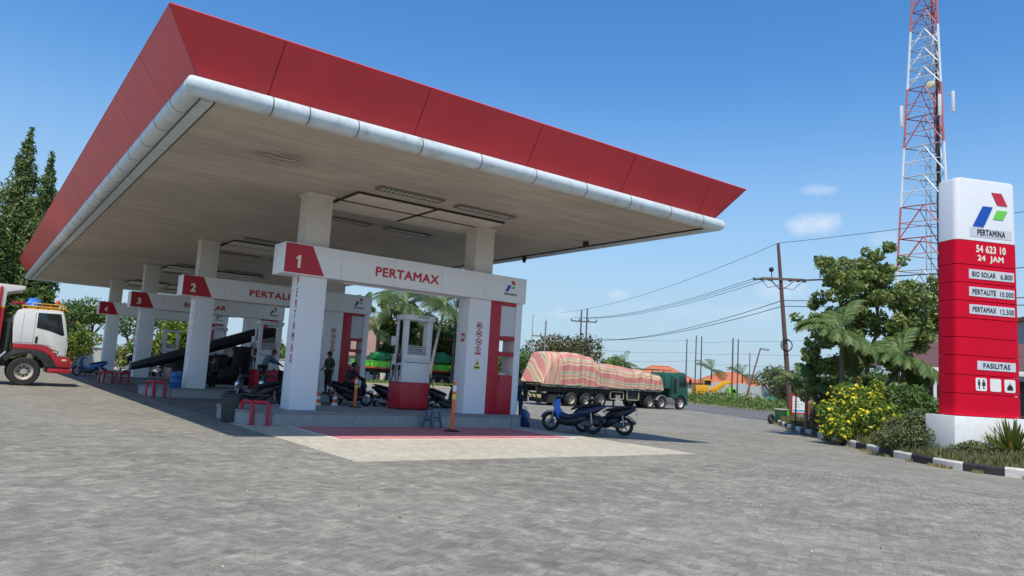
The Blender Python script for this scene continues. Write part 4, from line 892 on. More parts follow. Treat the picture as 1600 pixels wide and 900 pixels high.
copy_tree(gd, loc=(5.50, 29.75, .014), label='red pipe guard at the end of the second island, left of the blue drum')
copy_tree(gd, loc=(5.35, 41.1, .014), label='left one of the two red pipe guards at the end of the third island')
copy_tree(gd, loc=(6.0, 40.6, .014), label='right one of the two red pipe guards, standing in front of the third column')
copy_tree(gd, loc=(5.4, 52.0, .014), label='farthest red pipe guard, close to the truck bumper')
b = MB(); b.loft([[(x * s, y * s, z) for x, y in ((-.2, -.16), (.2, -.16), (.2, .16), (-.2, .16))] for s, z in ((.78, 0), (.95, .62), (1.08, .64), (1.08, .68), (.9, .68), (.72, .05))])
T = TH('waste_bin', 'dark grey plastic waste bin left of the red pipe guard at the nearest island', 'bin', (0, 0, 0)); BG = mat('bin_grey', (.05, .052, .055), .5, dirt=.2)
T.p(b, 'bin_body', BG, bevel=.01); b = MB(); b.box(-.22, .9, -.05, .22, .69, .715); T.p(b, 'lid_board', mat('board_dark', (.05, .05, .05), .6), bevel=.006); T.t.location = (5.42, 19.05, .014); T.t.rotation_euler = (0, 0, R(-30))
# blue drum
T = TH('drum', 'blue plastic drum standing on the second island left of its column', 'drum', (6.47, 30.15, .352)); b = MB(); b.lathe([(.001, .352), (.20, .352), (.215, .38), (.21, .55), (.22, .57), (.21, .59), (.21, .76), (.22, .78), (.21, .80), (.215, .93), (.19, .96), (.001, .95)], 22, 'z', (6.47, 30.15, 0)); T.p(b, 'drum_shell', mat('drum_blue', (.02, .12, .38), .4))
b = MB(); b.lathe([(.001, .952), (.03, .952), (.03, .975), (.001, .975)], 10, 'z', (6.55, 30.15, 0)); T.p(b, 'drum_cap', WLET)
# orange delineator posts
def post(label, x, y, z, h):
    t = TH('delineator_post', label, 'traffic post', (0, 0, 0), group='orange plastic traffic posts')
    b = MB(); b.lathe([(.001, 0), (.22, 0), (.22, .02), (.10, .045), (.07, .05), (.001, .05)], 20); t.p(b, 'rubber_base', RUB)
    b = MB(); b.lathe([(.055, .05), (.05, h * .95), (.035, h), (.001, h)], 16); t.p(b, 'tube', ORG, smooth=60)
    for z0_, z1_, m in ((.80 * h, .92 * h, SIGNW), (.64 * h, .74 * h, mat('reflect_yellow', (.85, .66, .05), .3))):
        b = MB(); b.lathe([(.0555, z0_), (.0555, z1_), (.050, z1_), (.050, z0_)], 16); t.p(b, 'reflective_band', m, smooth=60)
    t.t.location = (x, y, z); return t.t
p_ = post('orange delineator post on a black base in front of the nearest island', 10.58, 16.75, .02, 1.32)
p2_ = copy_tree(p_, loc=(9.55, 20.7, .352), label='orange delineator post on the island, left of the white dispenser')
p2_.scale = (.9, .9, .68)
def cone(label, x, y, z=0):
    t = TH('traffic_cone', label, 'traffic cone', (0, 0, 0), group='orange traffic cones')
    b = MB(); b.box(-.19, .19, -.19, .19, 0, .03); t.p(b, 'base', ORG, bevel=.01)
    b = MB(); b.lathe([(.14, .03), (.03, .70), (.001, .70)], 20); t.p(b, 'cone_body', ORG, smooth=60)
    for a, c in ((.25, .36), (.47, .57)):
        ra = lambda q: .14 - .11 * (q - .03) / .67 + .003
        b = MB(); b.lathe([(ra(a), a), (ra(c), c), (ra(c) - .006, c), (ra(a) - .006, a)], 20); t.p(b, 'reflective_band', SIGNW, smooth=60)
    t.t.location = (x, y, z); return t.t
c_ = cone('orange and white traffic cone right of the PERTAMAX column', 9.72, 22.6, .012)
copy_tree(c_, loc=(9.05, 22.35, .012), label='traffic cone half hidden by the PERTAMAX column')
# plastic stool
T = TH('plastic_stool', 'blue grey plastic stool on the red bay beside the orange post', 'stool', (0, 0, 0)); SB = mat('stool_blue', (.08, .15, .20), .5, dirt=.25)
b = MB(); b.prism(rrect(-.17, .17, -.17, .17, .04), .44, .47, 'xy'); T.p(b, 'seat', SB, bevel=.006)
for sx_, sy_ in ((1, 1), (1, -1), (-1, 1), (-1, -1)):
    b = MB(); b.loft([[(sx_ * (.13 + .06 * k) + u, sy_ * (.13 + .06 * k) + v, .44 * (1 - k)) for u, v in ((-.03, -.03), (.03, -.03), (.03, .03), (-.03, .03))] for k in (0, 1)]); T.p(b, 'leg', SB, bevel=.005)
for s_ in (1, -1):
    b = MB(); b.box(-.15, .15, s_ * .155 - .008, s_ * .155 + .008, .18, .23); b.box(s_ * .155 - .008, s_ * .155 + .008, -.14, .14, .24, .29); T.p(b, 'stretcher', SB)
T.t.location = (10.55, 17.75, .02); T.t.rotation_euler = (0, 0, R(20))
# air hose stand and extinguisher
T = TH('hose_stand', 'thin black hose stand right of the nearest dispenser', 'stand', (12.05, 20.6, .352)); b = MB(); b.tube([(12.05, 20.6, .352), (12.05, 20.6, 1.45), (12.0, 20.6, 1.5)], .02, 6); b.box(11.9, 12.2, 20.5, 20.7, .352, .38); T.p(b, 'stand', BLACK)
b = MB(); b.tube([(12.02, 20.57, 1.4), (12.2, 20.57, 1.0), (12.25, 20.5, .5), (12.1, 20.45, .40)], .014, 6); T.p(b, 'hose', RUB)
T = TH('fire_extinguisher', 'red fire extinguisher with white label next to the attendant in black cap', 'extinguisher', (11.75, 29.8, .352))
b = MB(); b.lathe([(.001, .352), (.11, .352), (.12, .38), (.12, 1.05), (.08, 1.15), (.03, 1.18), (.001, 1.18)], 18, 'z', (11.75, 29.8, 0)); T.p(b, 'cylinder', REDP, smooth=50)
b = MB(); b.lathe([(.122, .85), (.122, 1.0), (.118, 1.0), (.118, .85)], 18, 'z', (11.75, 29.8, 0)); T.p(b, 'label', SIGNW); b = MB(); b.box(11.70, 11.80, 29.77, 29.83, 1.18, 1.24); b.tube([(11.75, 29.8, 1.2), (11.85, 29.7, 1.1), (11.88, 29.7, .7)], .014, 6); T.p(b, 'valve', BLACK)

# ---------------- people
SK = mat('skin', (.24, .12, .075), .6)
def skin_obj(name, V, E_, m, par, sub=1):
    keys = list(V); me = bpy.data.meshes.new(name); me.from_pydata([V[k][0] for k in keys], [(keys.index(a), keys.index(b_)) for a, b_ in E_], [])
    me.materials.append(m); o = bpy.data.objects.new(name, me); COL.objects.link(o); o.parent = par
    md = o.modifiers.new('skin', 'SKIN'); md.use_smooth_shade = True
    for i, k in enumerate(keys):
        r = V[k][1]; r = (r, r) if isinstance(r, (int, float)) else r
        me.skin_vertices[0].data[i].radius = r
    me.skin_vertices[0].data[0].use_root = True
    s = o.modifiers.new('sub', 'SUBSURF'); s.levels = s.render_levels = sub
    return o
def person(label, loc, rz, J, shirt, trous, hair, longs=True, scale=1.0, cap=None, group=None):
    t = thing('person', label, 'person', loc, rz, group); t.scale = (scale,) * 3
    j = dict(pel=(0, 0, .93), bel=(0, 0, 1.08), che=(0, 0, 1.30), nec=(0, 0, 1.46), hb=(.02, 0, 1.54), hm=(.03, 0, 1.61), hc=(.01, 0, 1.685),
             shl=(0, .18, 1.40), ell=(-.02, .24, 1.12), wrl=(.06, .25, .88), shr=(0, -.18, 1.40), elr=(-.02, -.24, 1.12), wrr=(.06, -.25, .88),
             hil=(0, .09, .90), knl=(.02, .10, .49), anl=(-.01, .10, .09), tol=(.13, .12, .04), hir=(0, -.09, .90), knr=(.02, -.10, .49), anr=(-.01, -.10, .09), tor=(.13, -.12, .04)); j.update(J)
    rad = dict(pel=(.13, .10), bel=(.12, .095), che=(.14, .105), nec=.052, hb=.066, hm=.088, hc=.075, shl=.055, ell=.042, wrl=.028, shr=.055, elr=.042, wrr=.028, hil=.085, knl=.058, anl=.038, tol=.032, hir=.085, knr=.058, anr=.038, tor=.032)
    V = {k: (j[k], rad[k]) for k in j}
    E_ = [('pel', 'bel'), ('bel', 'che'), ('che', 'nec'), ('nec', 'hb'), ('hb', 'hm'), ('hm', 'hc')]
    fwd = (Vector(j['hm']) - Vector(j['hb'])); hm = Vector(j['hm'])
    fx = Vector(J.get('face', (1, 0, 0))) if 'face' in J else Vector((1, 0, 0))
    V.pop('face', None)
    V['nose'] = (tuple(hm + fx * .105 + Vector((0, 0, -.015))), .014); E_.append(('hm', 'nose'))
    for s in 'lr':
        E_ += [('che', 'sh' + s), ('sh' + s, 'el' + s), ('el' + s, 'wr' + s), ('pel', 'hi' + s), ('hi' + s, 'kn' + s), ('kn' + s, 'an' + s), ('an' + s, 'to' + s)]
        w = Vector(j['wr' + s]); d = (w - Vector(j['el' + s])).normalized(); side = d.cross(Vector((0, 1, 0)) if abs(d.y) < .8 else Vector((1, 0, 0))).normalized(); dn = d.cross(side)
        pm_ = w + d * .06; V['pm' + s] = (tuple(pm_), (.030, .018)); E_.append(('wr' + s, 'pm' + s))
        for q in range(4):
            a = pm_ + d * .035 + side * (q - 1.5) * .02; c = a + d * (.03 + .008 * (1.5 - abs(q - 1.3))) + dn * .02
            V['f%d%s' % (q, s)] = (tuple(a), .009); V['g%d%s' % (q, s)] = (tuple(c), .0075); E_ += [('pm' + s, 'f%d%s' % (q, s)), ('f%d%s' % (q, s), 'g%d%s' % (q, s))]
        a = w + d * .035 + side * .035; V['th' + s] = (tuple(a), .010); V['ti' + s] = (tuple(a + d * .03 + side * .012), .008); E_ += [('wr' + s, 'th' + s), ('th' + s, 'ti' + s)]
    skin_obj('body', V, E_, SK, t)
    k2 = ['pel', 'bel', 'che', 'shl', 'ell', 'shr', 'elr'] + (['wrl', 'wrr'] if longs else [])
    V2 = {k: (j[k], tuple(r + .022 for r in (rad[k] if isinstance(rad[k], tuple) else (rad[k],) * 2))) for k in k2}; V2['neb'] = (tuple(Vector(j['che']).lerp(Vector(j['nec']), .7)), .07)
    V2['hem'] = (tuple(Vector(j['pel']) + Vector((0, 0, -.06))), (.155, .125))
    e2 = [('pel', 'hem'), ('pel', 'bel'), ('bel', 'che'), ('che', 'neb'), ('che', 'shl'), ('shl', 'ell'), ('che', 'shr'), ('shr', 'elr')] + ([('ell', 'wrl'), ('elr', 'wrr')] if longs else [])
    skin_obj('shirt', V2, e2, shirt, t)
    V3 = {k: (j[k], tuple(r + .016 for r in (rad[k] if isinstance(rad[k], tuple) else (rad[k],) * 2))) for k in ('pel', 'hil', 'knl', 'anl', 'hir', 'knr', 'anr')}
    skin_obj('trousers', V3, [('pel', 'hil'), ('hil', 'knl'), ('knl', 'anl'), ('pel', 'hir'), ('hir', 'knr'), ('knr', 'anr')], trous, t)
    for s in 'lr':
        a = Vector(j['an' + s]); c = Vector(j['to' + s]); b = MB(); b.loft([ell(0, .045, .0, .045), ell(.08, .05, -.005, .045), ell(.22, .035, -.02, .025)]); q = math.atan2(c.y - a.y, c.x - a.x)
        M = Matrix.Translation(a + Vector((-.05, 0, -.045))) @ Matrix.Rotation(q, 4, 'Z'); b.v = [tuple(M @ Vector(p)) for p in b.v]; b.obj('shoe', BLACK, t)
    b = MB(); h = hm + Vector((-.012, 0, .03)); b.ball((0, 0, 0), (.112, .100, .105), 14, 8); b.v = [(x - (.02 if z < 0 else 0), y, max(z, -.03)) if x > 0 else (x, y, z) for x, y, z in b.v]
    b.v = [tuple(Vector(p) + h) for p in b.v]; b.obj('hair', hair, t)
    if cap is not None:
        b = MB(); b.ball((0, 0, 0), (.118, .108, .10), 14, 8); b.v = [(x, y, max(z, -.0)) for x, y, z in b.v]; b.v = [tuple(Vector(p) + hm + Vector((0, 0, .055))) for p in b.v]
        b.box(hm.x + .05, hm.x + .21, hm.y - .07, hm.y + .07, hm.z + .048, hm.z + .060); b.obj('cap', cap, t, bevel=.003)
    for s in (1, -1):
        b = MB(); b.ball((hm.x + fx.x * .088 , hm.y + s * .032, hm.z + .018), .010, 8, 5); b.obj('eye', BLACK, t)
    b = MB(); b.box(hm.x + .078, hm.x + .09, hm.y - .022, hm.y + .022, hm.z - .052, hm.z - .046); b.obj('mouth', mat('lip', (.20, .07, .06), .5), t)
    return t
HAIR = mat('hair_black', (.012, .010, .010), .6)
CL = lambda n, c: mat('cloth_' + n, c, .85, var=.12, bump=.2)
person('attendant in dark green shirt and black cap standing beside the red extinguisher', (12.35, 29.6, .352), R(200), dict(wrr=(.20, -.2, 1.0), elr=(0, -.25, 1.13)), CL('dark_green', (.02, .055, .035)), CL('black', (.016, .016, .018)), HAIR, longs=False, cap=BLACK, scale=1.02)
person('person in blue grey jacket and dark red headwear leaning towards the second dispenser', (9.55, 29.65, .352), R(5), dict(bel=(.08, 0, 1.05), che=(.22, 0, 1.24), nec=(.33, 0, 1.36), hb=(.38, 0, 1.42), hm=(.41, 0, 1.48), hc=(.41, 0, 1.56), shl=(.23, .18, 1.32), shr=(.23, -.18, 1.32), ell=(.42, .22, 1.14), wrl=(.64, .16, 1.08), elr=(.44, -.22, 1.12), wrr=(.66, -.14, 1.02), pel=(0, 0, .92)), CL('slate_blue', (.10, .15, .21)), CL('black', 0), mat('helmet_maroon', (.10, .02, .02), .4), scale=1.06)
ride = dict(pel=(-.22, 0, .82), bel=(-.20, 0, .97), che=(-.12, 0, 1.18), nec=(-.05, 0, 1.34), hb=(-.01, 0, 1.42), hm=(.01, 0, 1.49), hc=(0, 0, 1.57), shl=(-.10, .18, 1.28), shr=(-.10, -.18, 1.28), ell=(.05, .28, 1.08), wrl=(.26, .30, 1.03), elr=(.05, -.28, 1.08), wrr=(.26, -.30, 1.03),
            hil=(-.20, .10, .78), knl=(.16, .19, .66), anl=(.12, .16, .36), tol=(.25, .18, .32), hir=(-.20, -.10, .78), knr=(.16, -.19, .66), anr=(.12, -.16, .36), tor=(.25, -.18, .32))
person('rider in a dark hoodie sitting on the black scooter at the second gate', (12.3, 27.0, 0), R(5), ride, CL('hoodie', (.03, .028, .035)), CL('black', 0), CL('hood', (.035, .03, .04)), scale=1.08)
person('person in long dark jacket mostly hidden behind the right end of the red cabinet', (14.80, 19.45, .0), R(60), {}, CL('navy_black', (.012, .014, .022)), CL('indigo', (.02, .05, .12)), HAIR, scale=.98)
person('person in black jacket on foot beside the cab of the black pickup', (12.9, 32.6, 0), R(180), {}, CL('black', 0), CL('black', 0), HAIR)
person('person in dark grey top standing under the slanting black roll', (8.4, 32.5, 0), R(30), {}, CL('charcoal', (.03, .03, .033)), CL('black', 0), HAIR, cap=BLACK)
person('person in dark clothes standing left of column 3 by the yellow bags', (7.35, 45.3, 0), R(-60), {}, CL('black', 0), CL('black', 0), HAIR)
b = MB(); b.loft([ell(x, w, .0, h) for x, w, h in ((-.19, .02, .03), (-.17, .13, .26), (-.04, .16, .30), (.1, .17, .26), (.18, .12, .17), (.21, .04, .05))]); b.v = [(x + .03 * math.sin(9 * z + 5 * y), y + .035 * math.sin(11 * x + 7 * z), z * (1 + .12 * math.sin(8 * x + 3 * y)) + (.05 * math.sin(13 * y) if z > .1 else 0)) for x, y, z in b.v]; b.tube([(-.03, -.06, .22), (-.05, -.03, .40), (-.03, .04, .42), (-.01, .06, .22)], .012, 5); o = b.obj('plastic_bag', mat('bag_blue', (.015, .05, .16), .35, bump=.4, bs=12), loc=(14.75, 18.95, g(14.8) + .24), rz=R(30)); tag(o, 'shiny blue bag on the ground at the right end of the nearest island', 'bag')

# ================================================================== TOTEM SIGN
tt = thing('price_sign', 'tall red and white fuel price totem with PERTAMINA emblem at the right', 'sign', (25.65, 9.47, .36), R(-24.8))
TD = .85
def tp(mb, n, m, par=tt, **k): return mb.obj(n, m, par, **k)
def prof(x0, x1, y0, y1, r=.18): return rrect(x0, x1, y0, y1, r, 6)
ZJ = [8.40, 6.37, 5.58, 5.0, 4.43, 3.87, 3.27, 2.70, 2.10, 1.52, .83]
TW = mat('totem_white', (.78, .79, .80), .3, var=.02, dirt=.08, streak=True); TR = mat('totem_red', (.62, .006, .030), .55, spec=.08, var=.06, dirt=.06)
hw = lambda z: 1.13 + .09 * (8.44 - z) / 8
for i in range(10):
    z1, z0 = ZJ[i], ZJ[i + 1]; b = MB()
    w0, w1 = hw(z0 + .012), hw(z1 - .012)
    if i == 0:
        rings = [prof(-w0, w0, -.02, TD) and [(x, y, z0 + .006) for x, y in prof(-w0, w0, -.0, TD)], [(x, y, z1 - .10) for x, y in prof(-w1, w1, 0, TD)], [(x, y, z1 - .03) for x, y in prof(-w1 + .02, w1 - .02, .01, TD - .01)], [(x, y, z1) for x, y in prof(-w1 + .09, w1 - .09, .05, TD - .05, .16)]]
    else:
        e = .02
        rings = [[(x, y, z0 + .010) for x, y in prof(-w0 + .006, w0 - .006, .006, TD - .006)], [(x, y, z0 + .016) for x, y in prof(-w0, w0, 0, TD)], [(x, y, z1 - .016) for x, y in prof(-w1, w1, 0, TD)], [(x, y, z1 - .010) for x, y in prof(-w1 + .006, w1 - .006, .006, TD - .006)]]
    b.loft(rings); tp(b, 'white_top_panel' if i == 0 else 'red_panel', TW if i == 0 else TR, smooth=28)
b = MB(); b.loft([[(x, y, .8) for x, y in prof(-1.12, 1.12, .05, TD - .05, .28)], [(x, y, 8.2) for x, y in prof(-1.06, 1.06, .05, TD - .05, .28)]]); tp(b, 'core', mat('core_dark', (.05, .01, .015), .8))
b = MB(); b.box(-1.42, 1.6, -.12, TD + .2, -.6, .82); tp(b, 'plinth', mat('plinth_white', (.78, .78, .76), .7, dirt=.15), bevel=.01)
ty = -.012
lg = logo(tt, (.12, ty - .0, 7.42), .0205)
b = MB(); b.box(-.66, .92, ty + .003, .004, 6.50, 6.80); tp(b, 'name_plate', mat('plate_grey', (.60, .62, .66), .5), smooth=0)
text('PERTAMINA', BLKL, 1.06, .21, tt, (.14, ty, 6.655), bold=.04)
TXT = mat('cream_letter', (.80, .74, .62), .4)
text('54 623 10', TXT, 1.12, .25, tt, (.12, -.006, 6.12), bold=.045); text('24  JAM', TXT, .98, .25, tt, (.10, -.006, 5.80), bold=.045)
for z, a, c in ((5.29, 'BIO SOLAR', '6.800'), (4.73, 'PERTALITE', '10.000'), (4.17, 'PERTAMAX', '12.500')):
    b = MB(); b.box(-.72, .97, -.012, .004, z - .15, z + .15); p = tp(b, 'price_plate', mat('plate_grey', 0), smooth=0)
    text(a, BLKL, .88, .17, tt, (-.17, -.016, z), bold=.03); text(c, BLKL, .46 if len(c) < 6 else .52, .17, tt, (.68, -.016, z - .01), bold=.02)
b = MB(); b.box(-.46, .96, -.012, .004, 2.28, 2.56); tp(b, 'facility_plate', mat('plate_grey', 0), smooth=0)
text('FASILITAS', BLKL, 1.0, .16, tt, (.25, -.016, 2.42), bold=.03)
for q, x in enumerate((-.33, .20, .73)):
    b = MB(); b.prism(rrect(x - .20, x + .20, 1.63, 2.03, .05), -.012, .004); tp(b, 'icon_plate', SIGNW)
    b = MB()
    if q == 0:
        for dx, sk in ((-.085, 0), (.085, 1)):
            b.prism([(x + dx + .032 * math.cos(a), 1.955 + .032 * math.sin(a)) for a in [2 * math.pi * k / 10 for k in range(10)]], -.018, -.013)
            b.prism([(x + dx - .05, 1.91), (x + dx + .05, 1.91), (x + dx + (.065 if sk else .035), 1.80), (x + dx + .02, 1.80), (x + dx + .02, 1.69), (x + dx - .02, 1.69), (x + dx - .02, 1.80), (x + dx - (.065 if sk else .035), 1.80)], -.018, -.013)
    if q == 2:
        b.prism([(x - .11, 1.70), (x + .11, 1.70), (x + .11, 1.76), (x + .10, 1.80), (x + .06, 1.85), (x + .012, 1.88), (x + .012, 1.93), (x - .012, 1.93), (x - .012, 1.88), (x - .06, 1.85), (x - .10, 1.80), (x - .11, 1.76)], -.018, -.013)
    if q != 1: tp(b, 'icon_mark', BLKL, smooth=0)

# ================================================================== PLANTER: kerb, soil, plants
def cr_(pts, n):
    out = []
    P_ = [Vector(p) for p in pts]; P_ = [P_[0] * 2 - P_[1]] + P_ + [P_[-1] * 2 - P_[-2]]
    for i in range(1, len(P_) - 2):
        for k in range(n):
            t = k / n; a, b_, c, d = P_[i - 1:i + 3]
            out.append(.5 * ((2 * b_) + (c - a) * t + (2 * a - 5 * b_ + 4 * c - d) * t * t + (3 * b_ - 3 * c + d - a) * t ** 3))
    out.append(P_[-2]); return out
KP = [(24.6, 1.0), (23.3, 4.4), (22.65, 7.6), (22.7, 9.3), (23.6, 10.9), (24.6, 12.2), (26.2, 14.0), (28.6, 16.4), (31.2, 19.0), (35.0, 22.6), (39.2, 26.0), (39.9, 26.3)]
curve = cr_(KP, 24)
kt = struct(bpy.data.objects.new('planter_kerb', None)); COL.objects.link(kt); kt['label'] = 'black and white painted kerb round the planted corner'
KW = mat('kerb_white', (.62, .61, .57), .8, var=.12, dirt=.45, bump=.3); KB = mat('kerb_black', (.030, .030, .032), .75, var=.3, dirt=.3, bump=.3)
acc = 0; cur = [curve[0]]; idx = 0; dist = 0
i = 1
stones = []
while i < len(curve):
    s_ = (curve[i] - cur[-1]).length
    if acc + s_ >= 1.05:
        f = (1.05 - acc) / max(s_, 1e-6); p = cur[-1].lerp(curve[i], f); cur.append(p); stones.append(cur); cur = [p]; acc = 0
    else: acc += s_; cur.append(curve[i]); i += 1
for k, s_ in enumerate(stones):
    rings = []
    for q, p in enumerate(s_):
        d = (s_[min(q + 1, len(s_) - 1)] - s_[max(q - 1, 0)]).normalized(); n_ = Vector((d.y, -d.x)); pp = p + (d * .008 if q == 0 else -d * .008 if q == len(s_) - 1 else d * 0)
        zz = g(pp.x); jr = .006 * math.sin(k * 2.3)
        rings.append([(pp.x + n_.x * o_, pp.y + n_.y * o_, zz + z + jr) for o_, z in ((-.0, -.08), (.0, .20), (.03, .25), (.15, .25), (.15, -.08))])
    b = MB(); b.loft(rings); b.obj('kerb_stone', KB if k % 2 else KW, kt, smooth=0)
def soil_z(x, y, dd): return g(x) + .16 + .34 * (1 - math.exp(-dd / 1.6))
# soil as a grid from the kerb inwards
inner = [Vector((33.6 + .5 * (p.y - 12) * 1.0, p.y * 1.0)) if False else Vector((40.2 + .5 * (min(p.y, 26.5) - 27), min(p.y, 26.5))) for p in curve]
vs = []; n_ = len(curve); M_ = 16
for p, q in zip(curve, inner):
    for k in range(M_ + 1):
        r_ = p.lerp(q, (k / M_) ** 1.5) ; dd = min((r_ - p).length, 3) ; e_ = min(1, (1 - (k / M_) ** 1.5) * 6)
        vs.append((r_.x + (.1 if k == 0 else 0), r_.y, soil_z(r_.x, r_.y, dd * e_) + .03 * math.sin(r_.x * 3) * math.cos(r_.y * 2.6)))
fs = [(i * (M_ + 1) + k, (i + 1) * (M_ + 1) + k, (i + 1) * (M_ + 1) + k + 1, i * (M_ + 1) + k + 1) for i in range(n_ - 1) for k in range(M_)]
b = MB(); b.add(vs, fs); struct(b.obj('planter_soil', M_GRASSG, smooth=60))
SV = np.array(vs)
# grass blades
def blades(name, P, h, m, seed, w=.012, lean=.35):
    rg = np.random.default_rng(seed); n = len(P); a = rg.uniform(0, 6.283, n); hh = h * rg.uniform(.4, 1.3, n)
    d = np.stack([np.cos(a), np.sin(a), np.zeros(n)], 1); s = np.stack([-np.sin(a), np.cos(a), np.zeros(n)], 1) * w
    ln = rg.uniform(.1, 1, n)[:, None] * lean
    top = P + d * ln * hh[:, None] + np.array([0, 0, 1]) * hh[:, None]; mid = P + d * ln * hh[:, None] * .35 + np.array([0, 0, .6]) * hh[:, None]
    V = np.stack([P - s, P + s, mid + s * .7, top, mid - s * .7], 1).reshape(-1, 3)
    me = bpy.data.meshes.new(name); me.vertices.add(5 * n); me.vertices.foreach_set('co', V.ravel()); me.loops.add(5 * n); me.loops.foreach_set('vertex_index', np.arange(5 * n, dtype=np.int32))
    me.polygons.add(n); me.polygons.foreach_set('loop_start', np.arange(0, 5 * n, 5, dtype=np.int32)); me.update(calc_edges=True)
    at_ = me.attributes.new('rnd', 'FLOAT', 'FACE'); at_.data.foreach_set('value', rg.random(n).astype(np.float32)); me.materials.append(m); return me
rg = np.random.default_rng(21)
GM = leafmat('grass_blades', [(.07, .11, .03), (.14, .17, .05), (.26, .24, .11), (.32, .27, .15)], .2)
idx = rg.integers(0, len(SV), 60000); P = SV[idx] + np.stack([rg.normal(0, .28, 60000), rg.normal(0, .28, 60000), np.zeros(60000)], 1)
keep = np.hypot(P[:, 0] - 25.7, P[:, 1] - 10.3) > .9; P = P[keep]; P[:, 2] -= .02
clump = np.sin(P[:, 0] * 3.1 + np.sin(P[:, 1] * 2.3) * 2) * np.sin(P[:, 1] * 2.7) ; P = P[(clump > -.55)]
# stay inside the kerb line
kc = np.array([[p.x, p.y] for p in curve]); 
def inside(P):
    d = ((P[:, None, :2] - kc[None]) ** 2).sum(2); j = d.argmin(1); j2 = np.clip(j + 1, 0, len(kc) - 1); j1 = np.clip(j - 1, 0, len(kc) - 1); t_ = kc[j2] - kc[j1]; r_ = P[:, :2] - kc[j]
    return (t_[:, 1] * r_[:, 0] - t_[:, 0] * r_[:, 1]) > .10 * np.hypot(t_[:, 0], t_[:, 1])
P = np.concatenate([q[inside(q)] for q in np.array_split(P, 20)])
tag(link('grass', blades('grass', P, .20, GM, 4), kind='stuff'), 'patchy dry grass and weeds growing in the planter behind the kerb', 'grass')
edge = []
for k in range(9000):
    p = curve[rg.integers(0, len(curve))]; q = np.array([p.x - abs(rg.normal(0, .09)) * .8 + rg.normal(0, .05), p.y + rg.normal(0, .12), 0]); q[2] = g(q[0]) + .0; edge.append(q)
edge = np.array(edge); edge = edge[(np.sin(edge[:, 1] * 2.1) + np.sin(edge[:, 1] * 5.3) > .1)]
edge = edge[~inside(edge + np.array([.0, .0, 0]))]
tag(link('kerb_weeds', blades('kerb_weeds', edge, .09, leafmat('dry_weeds', [(.20, .20, .07), (.38, .31, .15), (.45, .36, .18)], .2), 9), kind='stuff'), 'thin dry weeds growing in the joint along the painted kerb', 'weeds')

def trunk(mb, pts, r): mb.tube(pts, r, 9)
def bush(name, label, loc, cl, n, size, m, seed, cat='shrub', stems=True, flowers=None, group=None, aspect=.5, up=.2):
    t = thing(name, label, cat, loc, 0, group)
    C, O = clumps(cl, n, seed); me = leaf_mesh('foliage', C, size, m, seed, aspect=aspect, out=O * .6, up=up); link('foliage', me, t)
    if stems:
        b = MB(); rr_ = random.Random(seed)
        for k in range(7):
            c = cl[k % len(cl)]; b.tube([(rr_.uniform(-.15, .15), rr_.uniform(-.15, .15), -.1), (c[0] * .5, c[1] * .5, c[2] * .5), (c[0], c[1], c[2])], [.03, .022, .01], 5)
        b.obj('stems', WOOD, t)
    if flowers:
        fm, fn, fs_ = flowers; C, O = clumps([(a, b_, c, d * 1.06, e * 1.06, f * 1.06) for a, b_, c, d, e, f in cl], fn, seed + 50, shell=.97)
        # each flower: 5 petals
        b_ = C.repeat(5, 0) + np.random.default_rng(seed).normal(0, fs_ * .28, (fn * 5, 3)); me = leaf_mesh('blossom', b_, fs_, fm, seed + 1, aspect=.9, out=O.repeat(5, 0)); link('blossom', me, t)
    return t
LG = leafmat('leaf_mid', [(.05, .10, .025), (.10, .18, .04), (.19, .27, .065)], .4)
LD = leafmat('leaf_dark', [(.025, .055, .016), (.05, .09, .025), (.10, .14, .04)], .3)
LY = leafmat('leaf_yellowgreen', [(.09, .16, .02), (.17, .27, .035), (.30, .38, .07)], .4)
LO = leafmat('leaf_olive', [(.07, .10, .04), (.13, .16, .06), (.21, .22, .09)], .35)
YF = leafmat('petal_yellow', [(.78, .66, .02), (.88, .80, .06)], .3); PF = leafmat('petal_pink', [(.50, .10, .30), (.65, .25, .48)], .3); OF = leafmat('petal_orange', [(.75, .16, .04), (.80, .30, .08)], .3)
def sz(x, y):
    d = ((SV[:, 0] - x) ** 2 + (SV[:, 1] - y) ** 2); return float(SV[d.argmin(), 2])
bush('flowering_shrub', 'big round green bush covered in bright yellow flowers at the kerb', (27.9, 14.75, sz(27.9, 14.75) - .1), [(0, 0, .9, 1.05, 1.05, .95), (-.75, .55, .6, .65, .65, .6), (.7, -.5, .75, .75, .75, .8), (.2, .1, 1.5, .65, .65, .55), (.9, .2, 1.1, .5, .5, .5), (-.3, .6, 1.75, .35, .35, .4), (-.9, .9, 1.05, .4, .4, .35), (.5, -.3, 1.95, .28, .28, .4), (-1.1, .2, .4, .4, .4, .35), (1.3, -.7, .5, .45, .45, .4)], 12500, .13, LY, 31, flowers=(YF, 430, .095))
bush('green_shrub', 'dark green bush immediately right of the yellow flowering one', (30.0, 13.9, sz(30, 13.9) - .1), [(0, 0, 1.0, 1.0, 1.0, 1.05), (.7, -.3, .9, .7, .7, .8), (-.4, .4, 1.5, .7, .7, .6)], 8000, .15, LG, 32)
bush('low_shrub', 'low sprawling leafy shrub between the yellow bush and the white plinth', (24.95, 11.35, sz(24.95, 11.35) - .05), [(0, 0, .4, .8, .8, .45), (.5, -.5, .35, .6, .6, .4), (-.3, .7, .3, .6, .6, .35), (.1, .1, .85, .4, .4, .4), (.3, .8, .6, .45, .45, .4)], 7500, .10, LO, 33)
bush('low_shrub', 'small grey green weed clump in front of the plinth, left of the spiky plant', (24.6, 9.5, sz(24.6, 9.5) - .05), [(0, 0, .2, .45, .5, .24), (-.2, .3, .15, .3, .4, .2)], 2200, .08, LO, 34)
